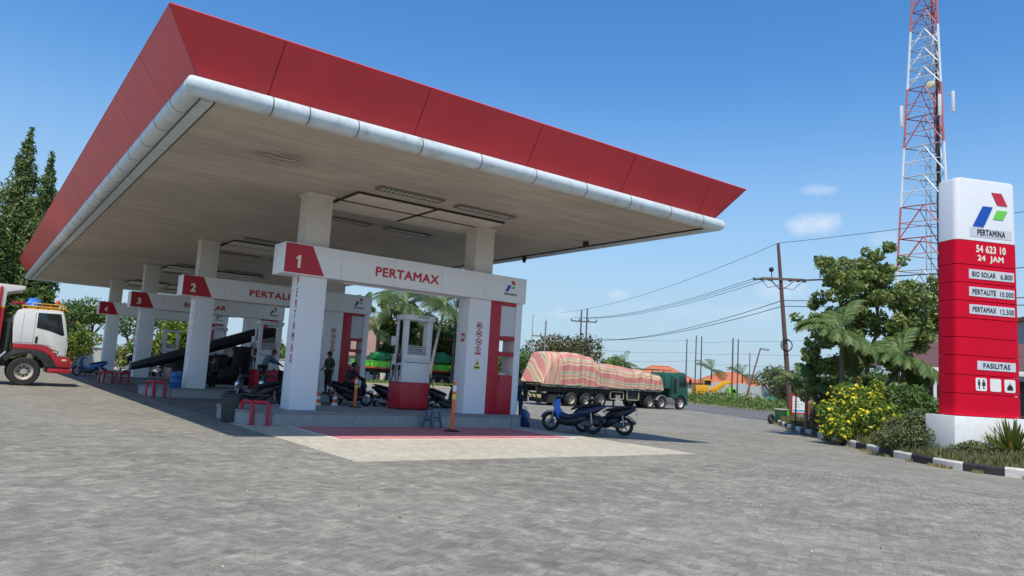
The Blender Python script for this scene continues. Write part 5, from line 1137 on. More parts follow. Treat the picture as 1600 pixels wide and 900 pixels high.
bush('low_shrub', 'low green clump left of the yellow flowers at the kerb', (28.9, 16.3, sz(28.9, 16.3) - .1), [(0, 0, .3, .6, .6, .35), (.6, .5, .3, .5, .5, .3)], 3000, .10, LG, 35)
bush('bougainvillea', 'pink flowering bougainvillea left of the yellow bush', (30.8, 17.9, sz(30.8, 17.9)), [(0, 0, .7, .5, .5, .5), (.35, .35, 1.1, .4, .4, .4), (-.3, .2, .5, .35, .35, .35)], 2500, .10, LO, 36, flowers=(PF, 170, .075))
# spiky plant: individual long leaves
def spiky(label, loc, n, L_, m, seed, w=.05, name='spiky_plant'):
    t = thing(name, label, 'plant', loc); rr_ = random.Random(seed)
    for k in range(n):
        a = rr_.uniform(0, 6.283); el_ = rr_.uniform(.25, 1.45); l = L_ * rr_.uniform(.75, 1.1); d = Vector((math.cos(a) * math.cos(el_), math.sin(a) * math.cos(el_), math.sin(el_))); s_ = Vector((-math.sin(a), math.cos(a), 0)); vs = []
        for q in range(6):
            f = q / 5; p = d * l * f + Vector((0, 0, -.25 * l * f * f * math.cos(el_))); ww = w * (1 - f) ** .6 * (.6 + .8 * min(f * 3, 1)) * .6; up_ = d.cross(s_) * -1
            vs += [p - s_ * ww + up_ * ww * .5, p, p + s_ * ww + up_ * ww * .5]
        fs = []
        for q in range(5): fs += [(q * 3, q * 3 + 1, q * 3 + 4, q * 3 + 3), (q * 3 + 1, q * 3 + 2, q * 3 + 5, q * 3 + 4)]
        me = bpy.data.meshes.new('leaf'); me.from_pydata([tuple(v) for v in vs], [], fs); at_ = me.attributes.new('rnd', 'FLOAT', 'FACE'); at_.data.foreach_set('value', [rr_.random()] * len(fs)); me.materials.append(m); link('leaf', me, t)
    return t
SPM = leafmat('spiky_leaf', [(.05, .10, .02), (.10, .17, .03), (.22, .26, .06), (.35, .22, .08)], .2)
spiky('large spiky yucca like plant in front of the totem plinth', (25.5, 8.85, sz(25.5, 8.85) - .05), 110, 1.25, SPM, 5, w=.09)
spiky('small spiky tuft at the foot of the large spiky plant', (25.9, 8.45, sz(25.9, 8.4) - .05), 40, .6, SPM, 6, w=.05)

# palms
_fr = {}
def frond(L_, nl, seed, m, droop=.9, lw=.065, ll=.5):
    key = (L_, nl, seed, m.name, droop)
    if key in _fr: return _fr[key]
    rr_ = random.Random(seed); vs = []; fs = []; rv = []
    def P_(f): return Vector((L_ * (math.sin(f * 1.25) / math.sin(1.25)) * .92, 0, L_ * (.45 * f - droop * .62 * f * f)))
    for k in range(nl):
        f = .14 + .86 * k / (nl - 1); p = P_(f); tan = (P_(min(1, f + .02)) - P_(f - .02)).normalized()
        l = ll * L_ * .5 * (math.sin(math.pi * (.12 + .80 * f)) ** .7) * rr_.uniform(.85, 1.1)
        for s_ in (1, -1):
            d = (tan * .55 + Vector((0, s_ * .85, 0)) + Vector((0, 0, -.22 - .5 * rr_.random() * .6))).normalized(); w = tan * lw * .5
            q1 = p + d * l * .5 + Vector((0, 0, .02)); q2 = p + d * l + Vector((0, 0, -.18 * l)); n0 = len(vs)
            vs += [p - w * .5, q1 - w, q2, q1 + w, p + w * .5]; fs.append((n0, n0 + 1, n0 + 2, n0 + 3, n0 + 4)); rv.append(rr_.random())
    n0 = len(vs)
    for k in range(9):
        p = P_(k / 8); r_ = .028 * L_ / 2 * (1 - k / 9); vs += [p + Vector((0, r_, 0)), p + Vector((0, -r_, 0)), p + Vector((0, 0, -r_ * 1.2))]
    for k in range(8):
        a = n0 + k * 3
        for u, v in ((0, 1), (1, 2), (2, 0)): fs.append((a + u, a + v, a + v + 3, a + u + 3)); rv.append(.9)
    me = bpy.data.meshes.new('frond'); me.from_pydata([tuple(v) for v in vs], [], fs); at_ = me.attributes.new('rnd', 'FLOAT', 'FACE'); at_.data.foreach_set('value', rv); me.materials.append(m)
    _fr[key] = me; return me
def palm(name, label, loc, H_, L_, nf, seed, m, lean=(0, 0), tr=.13, group=None, droop=.9, nl=46, el0=-.5, el1=1.25, trunkm=WOOD, ll=.5):
    t = thing(name, label, 'palm tree', loc, 0, group); rr_ = random.Random(seed); b = MB()
    pts = [(lean[0] * (k / 6) ** 1.5, lean[1] * (k / 6) ** 1.5, H_ * k / 6 - .1) for k in range(7)]; b.tube(pts, [tr * (1.25 if k == 0 else 1 - .05 * k) for k in range(7)], 10)
    for k in range(int(H_ / .35)):
        f = (k + .5) * .35 / H_; b.lathe([(tr * (1.12 - .3 * f), -.02), (tr * (1.12 - .3 * f) + .008, 0), (tr * (1.08 - .3 * f), .02)], 9, 'z', (lean[0] * f ** 1.5, lean[1] * f ** 1.5, H_ * f))
    b.obj('trunk', trunkm, t, smooth=60)
    top = Vector(pts[-1])
    for k in range(nf):
        o = link('frond', frond(L_, nl, rr_.randint(0, 3), m, droop, ll=ll), t, loc=tuple(top)); el_ = el0 + (el1 - el0) * ((k * .618) % 1); s_ = rr_.uniform(.8, 1.1); o.scale = (s_,) * 3
        o.rotation_euler = Euler((rr_.uniform(-.3, .3), -el_ * .9, k * 2.39996 + rr_.uniform(-.2, .2)), 'XYZ')
    return t
PL = leafmat('palm_leaf', [(.05, .09, .025), (.10, .16, .045), (.20, .26, .09)], .35)
PLl = leafmat('areca_leaf', [(.06, .13, .03), (.12, .20, .05), (.24, .31, .10)], .4)
palm('areca_palm', 'tall areca palm with drooping pale fronds in front of the round leaved tree', (29.8, 16.6, .1), 4.2, 1.95, 26, 3, PLl, tr=.13, ll=.55, el0=-1.0, el1=1.35, droop=1.15)
palm('areca_palm', 'shorter areca palm closer to the totem, right of the taller palm', (32.0, 15.1, .1), 3.3, 1.8, 24, 8, PLl, tr=.13, ll=.55, el0=-1.0, el1=1.35, droop=1.15)
palm('areca_palm', 'small areca palm low on the left side of the planter trees', (30.4, 18.6, .1), 1.7, 1.8, 10, 12, PLl, tr=.08, ll=.42)
def tree(name, label, loc, trunks, cl, n, size, m, seed, group=None, aspect=.5, tr=.16, up=.1, down=0.0, cat='tree'):
    t = thing(name, label, cat, loc, 0, group)
    b = MB(); rr_ = random.Random(seed)
    for pts in trunks:
        m_ = len(pts); b.tube(pts, [tr * (1.3 if k == 0 else 1 - .75 * k / m_) for k in range(m_)], 9)
        tip = Vector(pts[-1]); base = Vector(pts[max(0, m_ - 2)])
        near = sorted(cl, key=lambda c: (Vector(c[:3]) - tip).length)[:max(3, min(10, len(cl) // max(1, len(trunks))))]
        for c in near:
            st_ = base.lerp(tip, rr_.uniform(.2, 1)); b.tube([st_, st_.lerp(Vector(c[:3]), .5) + Vector((0, 0, -.1 * c[3])), Vector(c[:3])], [tr * .35, tr * .22, tr * .08], 6)
    b.obj('trunk', WOOD, t)
    C, O = clumps(cl, n, seed); link('crown', leaf_mesh('crown', C, size, m, seed, aspect=aspect, out=O * .5, up=up, down=down), t)
    return t
# round-leaved tree behind the palms (big clumps of leaves, sky showing between)
RL = leafmat('round_leaf', [(.09, .155, .035), (.17, .25, .06), (.30, .38, .11), (.44, .42, .16)], .45)
cl = []
rr_ = random.Random(77)
# positions in a plane across the view (a = along, z), with depth
def place(c0, a, z, dep): return (c0[0] + a * .806 + dep * .592, c0[1] - a * .592 + dep * .806, z)
c0 = (.70, -.52)
for a, z, r_ in [(-2.5, 3.4, .45), (-2.2, 4.1, .55), (-2.4, 4.9, .45), (-1.9, 3.0, .6), (-1.6, 5.2, .5), (-1.7, 6.2, .55), (-1.5, 7.0, .55), (-1.8, 7.7, .45), (-1.2, 7.5, .5), (-.8, 6.6, .6), (-.9, 5.6, .6),
                 (-.3, 7.2, .55), (.1, 7.7, .5), (.4, 8.2, .42), (.5, 7.2, .55), (.9, 7.6, .45), (1.0, 6.6, .55), (.3, 6.2, .6), (1.4, 6.0, .55), (.0, 5.2, .7), (-.9, 4.4, .7), (.9, 5.0, .6), (1.6, 5.2, .5),
                 (2.2, 6.8, .40), (2.3, 6.2, .45), (2.1, 5.5, .5), (2.7, 5.3, .45), (3.2, 6.9, .38), (3.35, 6.2, .42), (3.1, 5.6, .5), (3.3, 5.0, .45), (2.6, 4.6, .5), (2.0, 4.5, .5), (-2.0, 2.0, .6), (-1.0, 3.2, .7), (0, 3.6, .7), (-1.2, 1.9, .7), (1.0, 3.6, .6), (.2, 2.2, .7), (1.8, 3.2, .5)]:
    for dd in (rr_.uniform(-.7, .1), rr_.uniform(.1, 1.0)):
        p = place(c0, a + rr_.uniform(-.15, .15), z - .25, dd); cl.append((p[0], p[1], p[2], r_ * .78, r_ * .78, r_ * .62))
base = (32.0, 17.6, .1)
tree('broadleaf_tree', 'tall dark green tree with round clumps of leaves behind the areca palms', base, [[(0, 0, 0), (-.3, .2, 2), place(c0, -.8, 4.2, .1), place(c0, -1.3, 6.3, 0)], [(.1, -.1, 0), (.4, -.3, 2.4), place(c0, .7, 4.6, .2), place(c0, .4, 6.8, .1)], [(.3, -.1, 0), place(c0, 1.5, 2.6, .2), place(c0, 2.4, 4.4, .3), place(c0, 3.0, 5.6, .2)]], cl + [(c[0] + rr_.uniform(-.6, .6), c[1] + rr_.uniform(-.6, .6), c[2] + rr_.uniform(-.5, .5), .28, .28, .24) for c in cl for _ in (0, 1)], 36000, .16, RL, 41, aspect=.65, tr=.12)

# ================================================================== NOTICE BOARD, BINS, JEEP
T = TH('notice_board', 'white notice board in a red frame on the grass near the corner pole', 'sign', (38.9, 24.2, .1)); 
def lp(b, m4): b.v = [tuple(m4 @ Vector(p)) for p in b.v]; return b
MM = Matrix.Translation((38.9, 24.2, 0)) @ Matrix.Rotation(R(-35), 4, 'Z')
b = lp(MB().box(-.47, .47, -.02, .02, .42, 1.42), MM); T.p(b, 'board', SIGNW, smooth=0)
b = MB(); b.box(-.52, -.45, -.035, .035, -.2, 1.48); b.box(.45, .52, -.035, .035, -.2, 1.48); b.box(-.45, .45, -.035, .035, 1.40, 1.48); b.box(-.45, .45, -.035, .035, .38, .45); T.p(lp(b, MM), 'red_frame', REDP, bevel=.005)
b = MB(); b.box(-.4, .38, -.025, -.021, .50, .62); T.p(lp(b, MM), 'printed_bar', mat('print_blue', (.2, .4, .6), .5), smooth=0)
b = MB(); b.box(-.38, .0, -.025, -.021, .75, .8); b.box(-.38, .2, -.025, -.021, .9, .95); b.box(-.38, -.1, -.025, -.021, 1.05, 1.1); T.p(lp(b, MM), 'printed_lines', mat('print_grey', (.45, .5, .45), .5), smooth=0)
T = TH('waste_bin', 'dark green rubbish bin with pale lid at the end of the planter', 'bin', (38.55, 25.2, -.3)); b = MB(); b.box(38.25, 38.75, 24.9, 25.4, -.28, .5); T.p(b, 'bin_body', mat('bin_green', (.02, .09, .035), .5), bevel=.03); b = MB(); b.box(38.22, 38.78, 24.87, 25.43, .51, .60); T.p(b, 'bin_lid', mat('lid_pale', (.5, .45, .4), .5), bevel=.03)
T = TH('waste_bin', 'bright lime green bin right of the dark green bin', 'bin', (38.9, 24.7, -.3)); b = MB(); b.box(38.7, 39.1, 24.55, 24.9, -.2, .50); T.p(b, 'bin_body', mat('bin_lime', (.20, .60, .05), .5), bevel=.03); b = MB(); b.box(38.68, 39.12, 24.53, 24.92, .51, .58); T.p(b, 'bin_lid', mat('bin_lime', 0), bevel=.02)
T = TH('old_tyre', 'old black tyre leaning at the tip of the planter kerb', 'tyre', (37.6, 25.5, 0)); b = MB(); b.tube([(37.9 + .20 * math.cos(a), 25.4, -.02 + .22 * math.sin(a)) for a in [2 * math.pi * k / 20 for k in range(20)]], .09, 8, closed=True); T.p(b, 'tyre_ring', RUB, smooth=60)
b = MB(); b.tube([(0, 0, -.3), (0, 0, 2.3)], .04); 
T = TH('sign_post', 'thin dark post beside the notice board', 'post', (33.4, 21.0, 0)); b = MB(); b.tube([(33.4, 21.0, -.1), (33.4, 21.0, 2.2)], .035); b.box(33.3, 33.5, 20.98, 21.02, 2.0, 2.2); T.p(b, 'post_tube', DARK)
def parasol(label, x, y, m):
    t = TH('parasol', label, 'parasol', (x, y, -.33)); b = MB(); b.tube([(x, y, -.33), (x, y, 2.2)], .03); t.p(b, 'pole', STEEL)
    b = MB(); n = 8; ring = [(x + 1.5 * math.cos(2 * math.pi * k / n), y + 1.5 * math.sin(2 * math.pi * k / n), 1.75) for k in range(n)]; b.add(ring + [(x, y, 2.35)], [(k, (k + 1) % n, n) for k in range(n)]); t.p(b, 'canopy_cloth', m, smooth=0)
parasol('red street parasol across the road, left of the blue one', 58.0, 33.8, mat('parasol_red', (.50, .05, .07), .7)); parasol('blue grey street parasol across the road behind the notice board', 59.9, 32.0, mat('parasol_blue', (.07, .11, .18), .7))
# white jeep behind the plinth
T = TH('jeep', 'white boxy jeep parked behind the bushes left of the totem plinth', 'car', (45.0, 20.3, -.325)); MM = Matrix.Translation((45.4, 20.3, -.325)) @ Matrix.Rotation(R(-25), 4, 'Z'); JW = mat('jeep_white', (.72, .73, .73), .3)
b = MB(); b.prism([(-1.9, .45), (-1.9, 1.1), (-1.8, 1.15), (-1.7, 1.8), (.5, 1.8), (.9, 1.15), (1.8, 1.05), (1.9, .9), (1.9, .45)], -.8, .8); T.p(lp(b, MM), 'body', JW, bevel=.04)
b = MB(); b.prism([(-1.75, 1.82), (-1.7, 1.92), (.4, 1.92), (.5, 1.82)], -.78, .78); T.p(lp(b, MM), 'roof', mat('jeep_roof', (.02, .04, .09), .4), bevel=.02)
for x0, x1 in ((-1.6, -.9), (-.8, -.1), (0, .55)):
    for s_ in (-1, 1):
        b = MB(); b.prism([(x0, 1.2), (x0, 1.7), (x1 - .06, 1.7), (x1 + .02, 1.2)], s_ * .8 - .006, s_ * .8 + .006); T.p(lp(b, MM), 'side_window', GLASS, smooth=0)
for x in (-1.2, 1.25):
    for s_ in (-1, 1):
        b = MB(); b.lathe([(.001, -.12), (.36, -.12), (.36, .12), (.001, .12)], 20, 'y', (x, s_ * .74, .36)); ty_ = T.p(lp(b, MM), 'wheel', RUB); b = MB(); b.lathe([(.001, -.125), (.2, -.125), (.2, .125), (.001, .125)], 16, 'y', (x, s_ * .74, .36)); T.p(lp(b, MM), 'rim', STEEL, ty_)
b = MB(); b.box(-1.98, -1.9, -.75, .75, .5, .65); b.box(1.9, 1.98, -.75, .75, .5, .65); T.p(lp(b, MM), 'bumper', BLACK)

# ================================================================== TELECOM TOWER
bx, by = 78.4, 34.4
T = TH('lattice_tower', 'tall red and white lattice telecom tower behind the totem', 'tower', (bx, by, -.35))
TRD = mat('tower_red', (.50, .15, .14), .6, dirt=.1); TWH = mat('tower_white', (.72, .74, .76), .5)
def half(z): return 3.75 - (3.75 - .85) * min(z, 55) / 55
def leg(k, z):
    a = R(233.7 + 10 + 120 * k); r_ = half(z) * .98; return Vector((bx + r_ * math.cos(a), by + r_ * math.sin(a), z))
bnd = [0, 7.4, 14.8, 21.6, 28.0, 34.5, 41.0, 47.5, 55]; zs = [0]
for a_, b_ in zip(bnd[:-1], bnd[1:]):
    n__ = 2 if b_ < 36 else 3
    zs += [a_ + (b_ - a_) * (k + 1) / n__ for k in range(n__)]
def colr(z): return [1, 0, 1, 0, 1, 0, 1, 0][max(i for i in range(8) if z >= bnd[i])]
bands = {}
for i in range(len(zs) - 1):
    z0_, z1_ = zs[i], zs[i + 1]; c = colr((z0_ + z1_) / 2)
    key = i
    b = MB()
    for k in range(3):
        b.tube([leg(k, z0_), leg(k, z1_)], .12, 6); b.tube([leg(k, z0_), leg((k + 1) % 3, z0_)], .06, 4)
        m_ = (leg(k, z1_) + leg((k + 1) % 3, z1_)) / 2
        b.tube([leg(k, z0_), m_], .065, 4); b.tube([leg((k + 1) % 3, z0_), m_], .065, 4); b.tube([leg(k, z1_), leg((k + 1) % 3, z1_)], .06, 4); b.tube([leg(k, (z0_ + z1_) / 2), leg((k + 1) % 3, (z0_ + z1_) / 2)], .04, 4)
        q0 = leg(k, z0_).lerp(m_, .5); b.tube([q0, leg(k, (z0_ + z1_) / 2)], .025, 4); q1 = leg((k + 1) % 3, z0_).lerp(m_, .5); b.tube([q1, leg((k + 1) % 3, (z0_ + z1_) / 2)], .025, 4)
    T.p(b, 'lattice_section', TWH if c == 0 else TRD, smooth=0)
b = MB(); b.box(bx + .55, bx + .8, by - .9, by - .6, 0, 40); T.p(b, 'cable_tray', mat('cable_dark', (.05, .045, .045), .8), smooth=0)
b = MB(); b.tube([(bx + .1, by - .2, 0), (bx + .1, by - .2, 54)], .05, 4); b.tube([(bx - .25, by + .1, 0), (bx - .25, by + .1, 54)], .05, 4)
for k in range(90): b.tube([(bx + .1, by - .2, .6 * k), (bx - .25, by + .1, .6 * k)], .02, 4)
T.p(b, 'ladder', GALV, smooth=0)
for a, r_, z in ((R(143.7), 2.75, 31.2), (R(233.7), 2.2, 31.8), (R(-36.3), 2.75, 33.2)):
    x, y = bx + r_ * math.cos(a), by + r_ * math.sin(a)
    b = MB(); b.box(x - .16, x + .16, y - .12, y + .12, z - 1.1, z + 1.2); an = T.p(b, 'panel_antenna', mat('antenna_white', (.78, .78, .76), .4), bevel=.05)
    b = MB(); b.tube([(x, y, z - .9), (bx + .4 * math.cos(a), by + .4 * math.sin(a), z - .9)], .04, 5); T.p(b, 'antenna_arm', GALV, an); b = MB(); b.tube([(x, y, z + .7), (bx + .4 * math.cos(a), by + .4 * math.sin(a), z + .7)], .04, 5); T.p(b, 'antenna_arm', GALV, an)
b = MB(); a = R(233.7); b.lathe([(.001, -.15), (.35, -.1), (.40, .12), (.001, .16)], 18, 'x', (bx - 1.6, by - 1.0, 34.2)); T.p(b, 'dish', mat('dish_cream', (.75, .66, .42), .5), smooth=60)

# ================================================================== POLES AND WIRES
PB = mat('pole_rust', (.16, .085, .065), .7, var=.2, dirt=.3); PC = mat('pole_concrete', (.22, .21, .20), .8, dirt=.3); INS = mat('insulator_green', (.03, .16, .13), .3)
T = TH('utility_pole', 'tall rusty brown steel power pole leaning slightly left at the planter tip', 'utility pole', (42.1, 26.8, -.3))
P0, P1 = Vector((42.12, 26.81, -.32)), Vector((40.15, 26.63, 10.88))
pt = lambda z: P0.lerp(P1, (z + .32) / 11.2)
b = MB(); b.tube([P0, pt(4), pt(8), P1], [.17, .145, .115, .09], 12); T.p(b, 'pole_shaft', PB, smooth=60)
c = pt(8.6); ar = Vector((.806, -.592, .0))
b = MB(); b.beam(c - ar * 1.35 + Vector((0, -.15, 0)), c + ar * 1.35 + Vector((0, -.15, .05)), .10, .14); b.beam(c - ar * .8 + Vector((0, -.1, 0)), pt(7.9), .05, .05); b.beam(c + ar * .8 + Vector((0, -.1, 0)), pt(7.9), .05, .05); T.p(b, 'crossarm', PB)
for s_ in (-1.35, -.95, -.4, .45, .95, 1.35):
    q = c + ar * s_; d = Vector((-.25, .35, -.03)) if s_ < 0 else Vector((.3, -.1, 0)); b = MB(); b.tube([q, q + d * .35, q + d * .7, q + d], [.04, .09, .09, .04], 8); T.p(b, 'insulator', INS)
b = MB(); b.ball(tuple(pt(9.2) + ar * -.55), .16, 10, 7); b.tube([pt(9.2) + ar * -.55, c + ar * -.55], .03, 5); T.p(b, 'surge_arrester', DARK)
b = MB(); q = pt(4.5); b.tube([q + ar * .35 * math.cos(a_) + Vector((-.1, -.15, .38 * math.sin(a_))) for a_ in [2 * math.pi * k / 24 for k in range(24)]], .035, 6, closed=True); b.tube([q + ar * .3 * math.cos(a_) + Vector((-.1, -.2, .32 * math.sin(a_))) for a_ in [2 * math.pi * k / 24 for k in range(24)]], .025, 6, closed=True); T.p(b, 'cable_coil', BLACK)
b = MB(); b.tube([c - ar * 1.3, c - ar * .8 + Vector((0, 0, -.55)), c - ar * .1 + Vector((0, -.1, -.35))], .02, 5); b.tube([c + ar * 1.4, c + ar * .8 + Vector((0, 0, -.6)), c + ar * .1 + Vector((0, -.1, -.5))], .02, 5); T.p(b, 'jumper_cable', BLACK)
def fpole(label, x, y, H_, z0=-.35, r_=.13, arms=(), m=PC, lean=(0, 0), name='utility_pole', twin=None, group='slim power poles far down the road'):
    t = TH(name, label, 'utility pole', (x, y, z0), group=group); b = MB(); b.tube([(x, y, z0), (x + lean[0], y + lean[1], z0 + H_)], [r_, r_ * .7], 8); t.p(b, 'pole_shaft', m, smooth=60)
    if twin:
        b = MB(); b.tube([(x + twin[0], y + twin[1], z0), (x + twin[0], y + twin[1], z0 + H_ * 1.02)], [r_, r_ * .7], 8); t.p(b, 'pole_shaft', m, smooth=60)
    for z, w in arms:
        q = Vector((x + (twin[0] / 2 if twin else 0), y + (twin[1] / 2 if twin else 0), z)); b = MB(); b.beam(q - ar * w, q + ar * w, .12, .16); t.p(b, 'crossarm', m)
        for s_ in (-1, -.35, .35, 1):
            b = MB(); p_ = q + ar * w * s_; b.tube([p_, p_ + Vector((0, 0, .18)), p_ + Vector((0, 0, .38))], [.05, .08, .04], 6); t.p(b, 'insulator', BLACK)
    return t
fpole('twin H frame power pole with two crossarms rising behind the striped trailer load', 64.4, 71.9, 11.1, arms=((9.2, 1.65), (6.55, 1.6), (5.3, .9)), twin=(.55, -.5), group=None, m=mat('pole_dark', (.10, .095, .09), .8))
fpole('thin power pole with one crossarm left of the twin H frame pole', 56.8, 69.9, 8.9, arms=((6.6, 1.6),), group=None)
fpole('slim dark pole rising directly above the green tractor cab', 78.9, 66.2, 8.3, r_=.10, m=mat('pole_dark', 0)); fpole('left pole of a close pair right of the tractor cab, in front of the excavator', 79.84, 65.38, 8.9, r_=.10, m=mat('pole_dark', 0)); fpole('right pole of the close pair in front of the yellow excavator', 80.4, 64.9, 8.8, r_=.10, m=mat('pole_dark', 0))
fpole('dark pole of a close pair standing in the verge before the white fence', 72.5, 53.9, 7.9, r_=.11, m=mat('pole_dark', 0)); fpole('thinner pole immediately right of the dark pole in the verge', 73.1, 53.6, 7.8, r_=.09, m=mat('pole_dark', 0)); fpole('short grey pole in the verge, left of the leaning lamp pole', 79.5, 56.5, 6.6, r_=.09, m=PC)
t_ = fpole('reddish street lamp pole leaning right in the green verge', 67.4, 48.6, 6.5, r_=.10, m=PB, lean=(1.6, -.9), name='street_lamp', group=None); b = MB(); b.beam((69, 47.7, 6.1), (69.8, 47.2, 6.0), .3, .2); b.v = [(x - 67.4, y - 48.6, z + .35) for x, y, z in b.v]; b.obj('lamp_head', GALV, t_.t, bevel=.04); t_.t['category'] = 'street lamp'
fpole('short far pole behind the falling end of the striped load', 74.2, 80.0, 5.0, r_=.10, m=mat('pole_dark', 0)); 
fpole('slim street lamp mast far left of the twin pole', 55.2, 70.5, 9.6, r_=.07, m=GALV, name='street_lamp', group=None).t['category'] = 'street lamp'
WB = mat('wire_black', (.05, .05, .055), .6)
def wire(pts, r_, sag, label):
    P_ = []
    for a, b_ in zip(pts[:-1], pts[1:]):
        a, b_ = Vector(a), Vector(b_); L_ = (b_ - a).length
        for k in range(17 if b_ == Vector(pts[-1]) else 16): f = k / 16; P_.append(a.lerp(b_, f) + Vector((0, 0, -4 * sag * f * (1 - f) * L_ / 60)))
    b = MB(); b.tube(P_, r_, 5); o = b.obj('power_line', WB, smooth=60); return tag(o, label, 'wire')
PQ = Vector(P1)
hp1, hp2 = Vector((64.4, 71.9, 9.4)), Vector((64.4, 71.9, 6.8))
far_r = Vector((33, -12, 0))
wire([(60.0, 71.0, 9.9), PQ, (38.5, -14, 12.5)], .016, 1.0, 'topmost wire running over the tip of the rusty pole')
for k, s_ in enumerate((-1.3, -.9, -.4)):
    q = c + ar * s_; wire([hp1 + ar * (s_ * 1.2 + .6) + Vector((0, 0, .25)), q + Vector((-.2, .3, 0))], .018, .9, ['leftmost', 'middle', 'rightmost'][k] + ' of three wires from the rusty pole crossarm towards the twin pole')
for k, s_ in enumerate((.5, .95, 1.35)):
    q = c + ar * s_; wire([q, (39.2 + s_, -14, 9.4 + .2 * k)], .018, 1.0, ['left', 'middle', 'right'][k] + ' wire from the rusty pole crossarm passing behind the totem')
for k, dz in enumerate((0, -.35)):
    wire([hp2 + ar * (.5 - k) + Vector((0, 0, .1)), pt(7.3 + dz), (38.6, -14, 7.6 + dz)], .024, 1.1, ['upper', 'lower'][k] + ' of the two thick low cables between the rusty pole and the twin pole')
for k, (z1_, z2_) in enumerate(((7.8, 7.9), (6.2, 6.4), (5.0, 5.1))):
    wire([(64.6, 71.6, z1_ - .6), (79.2, 66.0, z1_), (72.6, 53.8, z2_ - .7), (60, 20, z2_)], .014, 1.0, ['highest', 'middle', 'lowest'][k] + ' far wire strung between the slim poles above the white fence')

# ================================================================== BACKGROUND RIGHT OF THE FORECOURT
# verge plants
def verge_pts(n, seed, lo=0.6, hi=7.5, y0=20, y1=125):
    rg = np.random.default_rng(seed); y = rg.uniform(y0, y1, n); o_ = rg.uniform(lo, hi, n); x = 58.6 + .45 * (y - 38.9) + o_; return x, y, o_
x, y, o_ = verge_pts(26000, 3); hgt = (.15 + 1.5 * np.clip((o_ - .8) / 3, 0, 1)) * (.6 + .4 * np.sin(x * 1.3) * np.sin(y * .9)) * np.random.default_rng(1).random(26000) ** .5
me = leaf_mesh('verge', np.stack([x, y, -.33 + hgt], 1), .30, leafmat('verge_green', [(.08, .14, .03), (.15, .23, .05), (.26, .32, .09)], .35), 5, up=.6, aspect=.4)
tag(link('verge_undergrowth', me, kind='stuff'), 'thick green weeds along the far side of the road', 'undergrowth')
x, y, o_ = verge_pts(1500, 8, .5, 1.4); me = leaf_mesh('dry', np.stack([x, y, -.28 + 0 * x], 1), .2, leafmat('dry_weeds', 0), 6, up=.5); tag(link('verge_dry_grass', me, kind='stuff'), 'strip of dry grass beside the far road edge', 'grass')
# white corrugated fence
T = TH('sheet_fence', 'pale corrugated sheet fence beyond the green verge', 'fence', (86.5, 61, -.35)); FW = mat('fence_sheet', (.52, .58, .62), .5, metal=.1, dirt=.12, var=.1)
A_, B_ = Vector((82.6, 65.6, -.35)), Vector((93.2, 55.0, -.35))
for k in range(14):
    a, b_ = A_.lerp(B_, k / 14), A_.lerp(B_, (k + .985) / 14); d = (b_ - a); n__ = Vector((d.y, -d.x, 0)).normalized(); pts_ = []
    for q in range(9): pts_.append(a.lerp(b_, q / 8) + n__ * (.03 if q % 2 else -.03))
    hgt_ = 2.6 + .15 * math.sin(k * 2.1); mb = MB(); mb.loft([[p + n__ * e for e in (0, .01)] + [p + n__ * e + Vector((0, 0, hgt_)) for e in (.01, 0)] for p in pts_]); T.p(mb, 'sheet_panel', FW, smooth=0)
# excavator
T = TH('excavator', 'yellow excavator with its arm lowered behind the verge', 'excavator', (82.0, 64.5, -.35)); EY = mat('machine_yellow', (.72, .36, .01), .4, dirt=.15)
MM = Matrix.Translation((81.6, 64.6, -.35)) @ Matrix.Rotation(R(-36.3), 4, 'Z')
b = MB(); b.prism(rrect(-1.7, 1.5, 0, .8, .38), -1.3, -.8); b.prism(rrect(-1.7, 1.5, 0, .8, .38), .8, 1.3); T.p(lp(b, MM), 'track', RUB)
b = MB(); b.box(-1.9, -.2, -1.2, 1.2, 1.3, 2.15); b.box(-1.9, 1.0, -1.2, 1.2, .95, 1.3); T.p(lp(b, MM), 'house', EY, bevel=.06)
b = MB(); b.box(-.9, .2, -1.15, -.2, 2.15, 3.0); T.p(lp(b, MM), 'cab', EY, bevel=.05); b = MB(); b.box(-.8, .1, -1.165, -1.15, 2.25, 2.85); T.p(lp(b, MM), 'cab_window', GLASS, smooth=0)
b = MB(); b.prism([(.2, 1.2), (.3, 1.7), (2.2, 2.95), (3.1, 2.95), (3.2, 2.7), (2.4, 2.45), (.9, 1.2)], -.2, .2); T.p(lp(b, MM), 'boom', EY, bevel=.03)
b = MB(); b.prism([(2.9, 2.9), (3.2, 2.9), (3.3, 1.6), (3.1, 1.5)], -.15, .15); b.tube([(1.0, 0, 1.4), (2.3, 0, 2.3)], .08); T.p(lp(b, MM), 'dipper_arm', EY, bevel=.03); b = MB(); b.prism([(3.0, 1.5), (3.4, 1.5), (3.5, .9), (3.0, .7), (2.7, 1.1)], -.4, .4); T.p(lp(b, MM), 'bucket', mat('bucket_dark', (.05, .04, .03), .7), bevel=.03)
T = TH('small_truck', 'small lime green truck cab half hidden in the verge below the excavator arm', 'truck', (83.4, 62.9, -.35)); MM = Matrix.Translation((83.2, 62.6, -.35)) @ Matrix.Rotation(R(-36.3), 4, 'Z'); LM = mat('truck_lime', (.20, .62, .05), .4)
b = MB(); b.prism([(0, .5), (0, 2.0), (.9, 2.0), (1.15, 1.4), (1.25, 1.3), (1.25, .5)], -.8, .8); T.p(lp(b, MM), 'cab', LM, bevel=.05); b = MB(); b.prism([(.25, 1.35), (.25, 1.85), (.82, 1.85), (1.02, 1.35)], -.812, -.79); T.p(lp(b, MM), 'cab_window', GLASS)
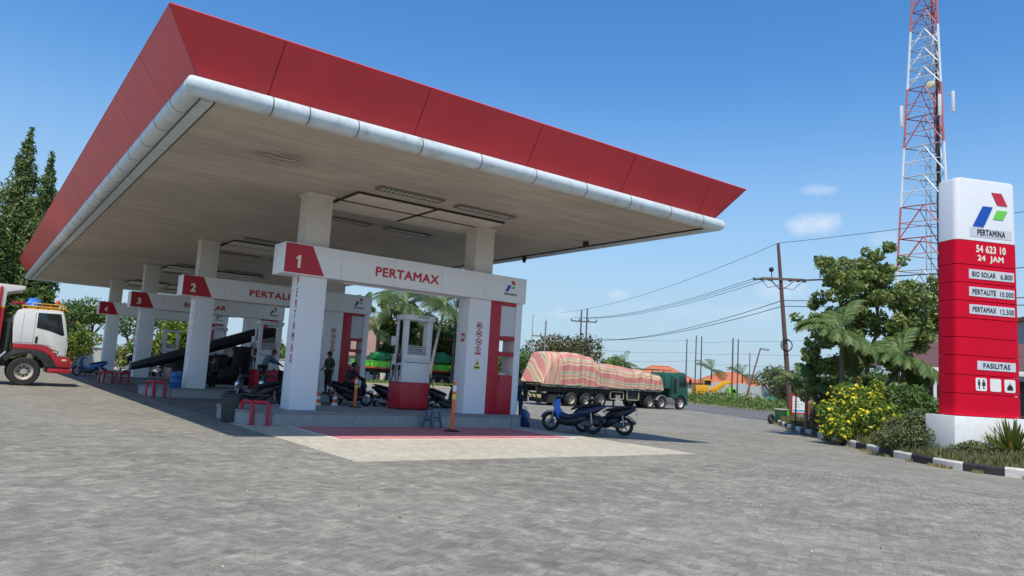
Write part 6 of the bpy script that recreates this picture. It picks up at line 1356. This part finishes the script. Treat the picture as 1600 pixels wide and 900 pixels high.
b = MB(); b.box(-3.2, -.1, -.85, .85, .7, 1.25); T.p(lp(b, MM), 'truck_bed', mat('bed_grey', (.2, .22, .2), .6), bevel=.03)
for x in (.6, -2.3): b = MB(); b.lathe([(.001, -.1), (.38, -.1), (.38, .1), (.001, .1)], 18, 'y', (x, -.75, .38)); T.p(lp(b, MM), 'wheel', RUB)
b = MB(); b.loft([ell(x_, w, -.1, h) for x_, w, h in ((76.3, .3, .3), (76.5, .8, .9), (78.4, .9, 1.0), (79.4, .5, .5))]); b.v = [(x, y + 52.5, z) for x, y, z in b.v]; tag(b.obj('covered_heap', mat('heap_teal', (.03, .22, .16), .6, bump=.4, bs=3), smooth=60), 'teal tarp covered heap in front of the pale fence', 'heap')
# orange-roofed houses
def house(label, x, y, w, d, h, rh, rz, rm, wm, over=.5, windows=2):
    t = TH('house', label, 'house', (0, 0, 0)); b = MB(); b.box(-w / 2, w / 2, -d / 2, d / 2, 0, h); t.p(b, 'wall', wm, smooth=0)
    b = MB(); W_, D_ = w / 2 + over, d / 2 + over; r_ = max(.4, W_ - D_); hh = h + rh
    b.add([(-W_, -D_, h), (W_, -D_, h), (W_, D_, h), (-W_, D_, h), (-r_, 0, hh), (r_, 0, hh), (-W_, -D_, h - .12), (W_, -D_, h - .12), (W_, D_, h - .12), (-W_, D_, h - .12)], [(0, 1, 5, 4), (1, 2, 5), (2, 3, 4, 5), (3, 0, 4), (0, 6, 7, 1), (1, 7, 8, 2), (2, 8, 9, 3), (3, 9, 6, 0), (9, 8, 7, 6)]); rf = t.p(b, 'roof', rm, smooth=0)
    b = MB(); b.tube([(-r_, 0, hh), (r_, 0, hh)], .13, 6); 
    for a, c_ in (((-W_, -D_, h), (-r_, 0, hh)), ((W_, -D_, h), (r_, 0, hh)), ((W_, D_, h), (r_, 0, hh)), ((-W_, D_, h), (-r_, 0, hh))): b.tube([a, c_], .10, 6)
    t.p(b, 'ridge_tiles', mat('ridge_orange', (.50, .16, .07), .7), rf)
    for k in range(windows):
        x_ = -w / 2 + w * (k + 1) / (windows + 1); b = MB(); b.box(x_ - .5, x_ + .5, -d / 2 - .04, -d / 2 + .02, .9, 2.0); wn_ = t.p(b, 'window', GLASS, smooth=0)
        b = MB(); b.box(x_ - .57, x_ + .57, -d / 2 - .06, -d / 2 - .001, .82, .9); b.box(x_ - .57, x_ + .57, -d / 2 - .06, -d / 2 - .001, 2.0, 2.08); t.p(b, 'window_frame', SIGNW, wn_, smooth=0)
    t.t.location = (x, y, -.36); t.t.rotation_euler = (0, 0, rz); return t.t
def roofm(name, c):
    m = mat(name, c, .8, var=.12, vs=.6, dirt=.2); return m
RO = roofm('roof_orange', (.50, .14, .06)); RM = roofm('roof_faded', (.25, .15, .125)); WC = mat('wall_cream', (.52, .46, .36), .85, dirt=.2); WW = mat('wall_white', (.62, .62, .60), .8, dirt=.25)
house('orange tiled house left of the slim poles, behind the tractor cab', 98, 88, 11, 8, 2.6, 2.5, R(-40), RO, WC)
house('orange roofed house between the palms above the excavator', 112, 84, 11, 8, 2.6, 2.2, R(-36), RO, WC)
house('long orange roof right of the leaning lamp pole above the pale fence', 110, 68, 12, 8, 2.2, 2.2, R(-30), RO, WC)
house('lower orange roofed house far right beyond the pale fence', 113, 61.5, 8, 7, 1.9, 1.5, R(-30), RO, WC)
house('small house with pointed orange roof behind the end of the striped load', 86, 95, 5, 5, 3.3, 2.9, R(-50), RO, mat('wall_yellow', (.6, .42, .12), .8))
house('long building with faded pink brown roof behind the forecourt palms', 47.5, 92, 22, 12, 3.3, 5.2, R(-28), RM, WW, windows=4)
# maroon building with white eave behind the totem
T = TH('shop_building', 'dark maroon roadside building with long white eave behind the totem', 'building', (70, 24, -.35)); MB_ = mat('wall_maroon', (.07, .022, .022), .8); MM = Matrix.Translation((70.0, 25.5, -.35)) @ Matrix.Rotation(R(-50), 4, 'Z')
b = MB(); b.box(-8, 10, 0, 8, 0, 4.0); T.p(lp(b, MM), 'wall', MB_, smooth=0)
b = MB(); b.box(-9.2, 11, -1.7, .3, 4.35, 4.75); T.p(lp(b, MM), 'eave_board', mat('eave_white', (.68, .66, .60), .6), bevel=.02)
b = MB(); b.add([(-9.2, -1.6, 4.76), (11, -1.6, 4.76), (11, 8.6, 4.76), (-9.2, 8.6, 4.76), (-5, 3.5, 7.4), (7, 3.5, 7.4)], [(0, 1, 5, 4), (1, 2, 5), (2, 3, 4, 5), (3, 0, 4), (0, 3, 2, 1)]); T.p(lp(b, MM), 'roof', mat('roof_dark_maroon', (.11, .05, .05), .8), smooth=0)
for x in (-6.5, -3.5, -.5, 2.5):
    b = MB(); b.box(x - .9, x + .9, -.05, .02, .2, 3.2); d_ = T.p(lp(b, MM), 'shutter_door', mat('shutter_dark', (.04, .03, .035), .6), smooth=0)
    for k in range(6): b = MB(); b.box(x - .88, x + .88, -.075, -.052, .35 + .48 * k, .42 + .48 * k); T.p(lp(b, MM), 'shutter_slat', mat('shutter_rib', (.08, .06, .06), .6), d_, smooth=0)
for x in (-8, -5, -2, 1, 4, 8): b = MB(); b.box(x - .12, x + .12, -1.5, -1.26, 0, 4.34); T.p(lp(b, MM), 'veranda_post', mat('eave_white', 0), smooth=0)
T = TH('upper_building', 'pale two storey building with window strips peeping out right of the totem', 'building', (86, 22, -.35)); MM = Matrix.Translation((86, 24, -.35)) @ Matrix.Rotation(R(-50), 4, 'Z')
b = MB(); b.box(-4, 12, 0, 8, 0, 10.4); T.p(lp(b, MM), 'wall', mat('wall_greyblue', (.36, .38, .40), .8, dirt=.2), smooth=0); b = MB(); b.box(-4.4, 12.4, -.6, 8.4, 10.42, 10.8); T.p(lp(b, MM), 'roof_slab', RO, smooth=0)
for z in (6.2, 8.4):
    for k in range(6): b = MB(); b.box(-3.4 + 2.6 * k, -1.4 + 2.6 * k, -.05, .02, z, z + 1.2); w_ = T.p(lp(b, MM), 'window', GLASS, smooth=0); b = MB(); b.box(-3.5 + 2.6 * k, -1.3 + 2.6 * k, -.09, -.052, z - .12, z - .01); T.p(lp(b, MM), 'window_sill', SIGNW, w_, smooth=0)

def rtree(name, label, x, y, H_, r_, n, size, m, seed, flat=.55, k=18, trunkh=.45, group=None, z=-.35, tr=.2, cat='tree'):
    cl = crown_clumps((0, 0, H_ * (1 - (1 - trunkh) / 2)), (r_ * .75, r_ * .75, H_ * (1 - trunkh) * .38), k, r_ * .34, seed)
    rr_ = random.Random(seed); tks = [[(0, 0, 0), (rr_.uniform(-.2, .2), rr_.uniform(-.2, .2), H_ * trunkh * .6), (rr_.uniform(-.5, .5), rr_.uniform(-.5, .5), H_ * trunkh * 1.25)]]
    return tree(name, label, (x, y, z), tks, cl, n, size, m, seed, tr=tr, group=group, cat=cat)
rtree('rain_tree', 'wide brownish green umbrella tree behind the striped load', 62.3, 73.5, 7.0, 6.5, 9000, .38, leafmat('leaf_brown', [(.06, .07, .025), (.11, .11, .04), (.19, .15, .06)], .3), 51, k=26, trunkh=.35)
rtree('leafy_tree', 'low dense green tree left of the umbrella tree, beside the gate end', 52.0, 72.0, 5.0, 5.0, 8000, .34, LG, 52, k=20, trunkh=.2)
rtree('leafy_tree', 'yellow green tree behind the tractor cab', 83.5, 85, 6.2, 3.4, 3500, .35, LY, 53, trunkh=.2)
rtree('leafy_tree', 'second yellow green tree left of the orange pointed roof', 79, 88, 4.8, 2.6, 2500, .32, LY, 54, trunkh=.2)
rtree('leafy_tree', 'hazy olive tree low behind the rusty pole', 86.5, 57.0, 6.0, 4.0, 5000, .32, LO, 55, k=20, trunkh=.15)
rtree('leafy_tree', 'second olive tree right of the pole, behind the parasols', 88, 50.0, 6.5, 5.0, 5000, .32, LO, 56, k=20, trunkh=.15)
rtree('leafy_tree', 'low olive bush tree at the right end of the pale fence', 80.5, 51.0, 4.0, 2.8, 3500, .28, LO, 57, k=16, trunkh=.1)
rtree('leafy_tree', 'green tree filling the gap between planter and maroon building', 62, 33, 4.6, 3.5, 4500, .3, LG, 58, k=18, trunkh=.15)
for k, (x, y, h, lb) in enumerate([(86, 67.5, 6.0, 'palm above the excavator cab'), (90.5, 65.5, 5.6, 'bushy palm over the left end of the pale fence'), (93.5, 62.5, 5.0, 'right hand palm above the pale fence'), (85, 84, 6.6, 'small palm poking above the tractor headboard')]):
    palm('distant_palm', lb, (x, y, -.35), h - 1.6, 2.7, 16, 60 + k, PL, tr=.14, nl=22, group=None)
# coconut palms seen under the first gate
palm('coconut_palm', 'tall coconut palm with hanging fronds between the dispenser and the right pillar', (44.6, 76.5, -.2), 9.6, 5.2, 32, 71, PL, lean=(1.1, -.8), tr=.22, nl=40, el0=-1.0, trunkm=mat('palm_trunk', (.38, .34, .28), .9, var=.2))
palm('coconut_palm', 'bushy coconut palm right behind the dispenser top', (40.3, 75.5, -.2), 9.4, 4.8, 30, 72, PL, tr=.2, nl=40, el0=-1.0)
palm('coconut_palm', 'palm with long hanging fronds left of the dispenser', (38.9, 79.5, -.2), 6.2, 4.4, 20, 73, PL, tr=.2, nl=40, el0=-.9)
palm('coconut_palm', 'coconut palm closest to the right pillar of gate 1', (48.4, 77.5, -.2), 9.2, 5.0, 30, 76, PL, tr=.2, nl=40, el0=-1.0)
rtree('leafy_tree', 'dense dark tree with yellow green top between the coconut palms', 42.6, 80, 11.5, 3.2, 9000, .34, LD, 74, k=22, trunkh=.12)
rtree('leafy_tree', 'dark green tree filling the gap right of the dispenser', 47, 84, 11.0, 3.6, 9000, .36, LD, 77, k=22, trunkh=.1)
rtree('leafy_tree', 'dark green tree close to the right pillar of gate 1', 51, 82, 9.5, 3.2, 8000, .36, LG, 78, k=20, trunkh=.1)
rtree('leafy_tree', 'bright yellow green tree top left of the dense dark tree', 40.6, 82, 11.6, 2.0, 3500, .30, LY, 75, k=12, trunkh=.4)
palm('fan_palm', 'fan palm with round head left of the dispenser, farthest left one', (39.0, 84.0, -.35), 9.6, 1.7, 26, 81, PL, tr=.16, nl=26, droop=.35, el0=-.8, ll=.7)
palm('fan_palm', 'fan palm right above the white dispenser header', (42.0, 82.5, -.35), 9.8, 1.7, 26, 82, PL, tr=.16, nl=26, droop=.35, el0=-.8, ll=.7)
# grass strip with pale kerb at the back of the forecourt
b = MB()
for k in range(40): b.box(20 + k * 1.1, 21.09 + k * 1.1, 71.7, 71.9, -.3, -.1)
struct(b.obj('back_kerb', mat('kerb_yellowish', (.52, .46, .30), .8, dirt=.2), smooth=0))
b = MB(); b.box(20, 64, 71.9, 86, -.34, -.14); struct(b.obj('back_verge_soil', M_GRASSG, smooth=0))
rg = np.random.default_rng(6); P = np.stack([rg.uniform(20, 62, 14000), rg.uniform(72, 78, 14000), -.1 + rg.random(14000) * .25], 1)
tag(link('back_verge_grass', leaf_mesh('g', P, .16, leafmat('verge_green', 0), 3, up=.8), kind='stuff'), 'grass strip behind the forecourt below the coconut palms', 'grass')
# flatbed with green crates
T = TH('flatbed_truck', 'long low trailer with thin red deck edge seen behind the dispenser', 'trailer', (42, 76.5, -.2))
b = MB(); b.box(33.5, 50.5, 78.2, 80.4, 1.42, 1.60); T.p(b, 'deck', mat('deck_red', (.50, .05, .04), .5), bevel=.01)
b = MB(); b.box(33.8, 50, 78.8, 79.8, .95, 1.41); T.p(b, 'frame_rail', CH)
for x in (35.2, 36.5, 46.2, 47.5, 49.2):
    for y, s_ in ((78.4, -1), (80.2, 1)): wheel(T, (x, y, .33), .5, .3, s_)
LMC = mat('crate_lime', (.16, .66, .05), .5, var=.08); NT = mat('net_green', (.035, .26, .12), .7, bump=.5, bs=5)
def crate(lb, x, w):
    t = TH('crate', lb, 'crate', (x, 79.3, 1.60)); b = MB(); b.box(x, x + w, 78.4, 80.1, 1.605, 2.33); t.p(b, 'crate_box', LMC, bevel=.04); b = MB(); b.box(x - .03, x + w + .03, 78.36, 80.14, 2.23, 2.34); t.p(b, 'crate_rim', LMC, bevel=.02)
    for k in range(int(w / .5)): b = MB(); b.box(x + .15 + k * .5, x + .2 + k * .5, 78.36, 78.395, 1.63, 2.22); t.p(b, 'crate_rib', LMC, smooth=0)
crate('lime green crate at the left end of the red deck', 36.0, 1.6); crate('wide lime green crate directly left of the dispenser', 37.8, 3.0); crate('lime green crate between the leaning palm trunk and the pillar', 47.0, 2.2)
def netb(lb, x0, x1, h):
    b = MB(); n = 14; b.loft([[(x_, y_, max(2.345, z_ + .10 * math.sin(4.1 * x_ + 2 * y_) + .07 * math.sin(9 * x_ + 3 * z_))) for x_, y_, z_ in ell(x0 + (x1 - x0) * k / n, .8, 2.35 + h * .42, h * .42 * (math.sin(math.pi * (k + 1.2) / (n + 2.4)) ** .35) * (1 - .25 * k / n), y=79.3, n=16, p=.6)] for k in range(n + 1)]); tag(b.obj('netted_load', NT, smooth=60), lb, 'bundle')
netb('green netted bundle on top of the wide lime crate', 38.3, 40.9, 1.25); netb('green netted bundle on the crate right of the leaning palm trunk', 47.1, 48.8, 1.9)

# ================================================================== BACKGROUND LEFT
ASH = leafmat('leaf_ashoka', [(.04, .08, .022), (.09, .15, .035), (.18, .25, .07), (.32, .37, .13)], .38)
def ashoka(lb, x, y, H_, r_, seed, n):
    rr_ = random.Random(seed); cl = []; k = 0; z = .8
    while z < H_ - .2:
        f = z / H_; rad = r_ * (1.05 - .45 * f) * (1 - max(0, (f - .55) / .45) ** 1.5) + .08
        for q in range(5):
            a = rr_.uniform(0, 6.283); d = rad * rr_.uniform(.3, .72); s_ = rad * rr_.uniform(.30, .50) + .08; cl.append((d * math.cos(a), d * math.sin(a), z + rr_.uniform(-.4, .4), s_, s_, s_ * 1.1))
        z += max(.35, rad * .42)
    cl.append((0, 0, H_ - .3, .22, .22, .6))
    t = thing('ashoka_tree', lb, 'tree', (x, y, 0), 0, 'tall columnar trees behind the canopy'); b = MB(); b.tube([(0, 0, 0), (.1, 0, H_ * .5), (0, 0, H_ * .95)], [.22, .14, .03], 9); b.obj('trunk', WOOD, t)
    C, O = clumps(cl, n, seed); link('crown', leaf_mesh('crown', C, .30, ASH, seed, aspect=.38, out=O * .5, down=.7), t); return t
ashoka('tallest columnar dark green tree at the left edge, second from the left', 1.9, 69.3, 18.9, 2.25, 91, 26000)
ashoka('slightly shorter columnar tree next to the red fascia tip', 3.5, 67.9, 17.1, 1.7, 92, 17000)
ashoka('columnar tree cut off by the left edge of the picture', -1.2, 70.9, 17.0, 2.0, 93, 14000)
ashoka('columnar tree standing low behind the dump truck visor', .2, 67.6, 12.5, 2.2, 94, 12000)
rtree('leafy_tree', 'drooping green tree above the blue tarp under the canopy edge', 3.6, 64, 6.1, 1.7, 2200, .36, LG, 95, k=9, trunkh=.45, z=0)
def hedge(lb, x, y, H_, r_, seed, flowers=None, m=LO, n=4500):
    cl = crown_clumps((0, 0, H_ * .5), (r_, r_ * .6, H_ * .4), 14, H_ * .3, seed); return bush('hedge_shrub', lb, (x, y, 0), cl, n, .22, m, seed, cat='shrub', flowers=flowers)
hedge('tall hedge with orange blossoms right of the truck mirror', 6.3, 69, 3.8, 2.0, 101, flowers=(OF, 170, .11), m=LY, n=6500)
hedge('yellow green shrub with orange blossoms between columns 4 and 3', 11.5, 68, 2.6, 1.6, 102, flowers=(OF, 90, .11), m=LY)
hedge('dense green shrub with orange blossoms left of gate 2 column', 13.6, 66, 2.8, 1.5, 103, flowers=(OF, 50, .14), m=LG)
rtree('leafy_tree', 'bright green broad leaved tree between columns 3 and 2', 14.6, 64.5, 5.1, 2.9, 8000, .34, LY, 104, k=20, trunkh=.2, z=0)
rtree('rain_tree', 'flat topped umbrella tree left of the fourth column', 9.0, 80, 6.4, 3.2, 4500, .3, LG, 105, k=14, trunkh=.5, z=0)
rtree('rain_tree', 'thin crowned umbrella tree showing sky between columns 4 and 3', 12.4, 78, 6.6, 3.6, 2600, .26, LG, 106, k=15, trunkh=.4, z=0)
rtree('leafy_tree', 'yellow green trees far off seen through the third gate', 27, 82, 4.6, 3.0, 4000, .32, LY, 107, k=16, trunkh=.2, z=0)
rtree('leafy_tree', 'dark distant tree left behind the hedge', 5.5, 84, 6.0, 4.5, 5000, .32, LG, 108, k=18, trunkh=.2, z=0)
T = TH('garden_wall', 'low white wall beyond the hedge between the columns', 'wall', (12, 73, 0))
for k in range(10): b = MB(); b.box(5 + k * 2.2, 7.19 + k * 2.2, 73, 73.2, 0, 1.75); T.p(b, 'wall_panel', WW, smooth=0)
b = MB(); b.box(4.9, 27.1, 72.95, 73.25, 1.752, 1.84); T.p(b, 'wall_cap', CONC, smooth=0)
T = TH('orange_banner', 'orange banner hanging far behind the attendant in black cap', 'banner', (26, 60, 0)); b = MB(); b.box(25.2, 26.6, 59.98, 60.0, 1.2, 2.8); T.p(b, 'cloth', ORG, smooth=0); b = MB(); b.tube([(25.2, 60, 0), (25.2, 60, 3)], .03); b.tube([(26.6, 60, 0), (26.6, 60, 3)], .03); T.p(b, 'pole', STEEL)
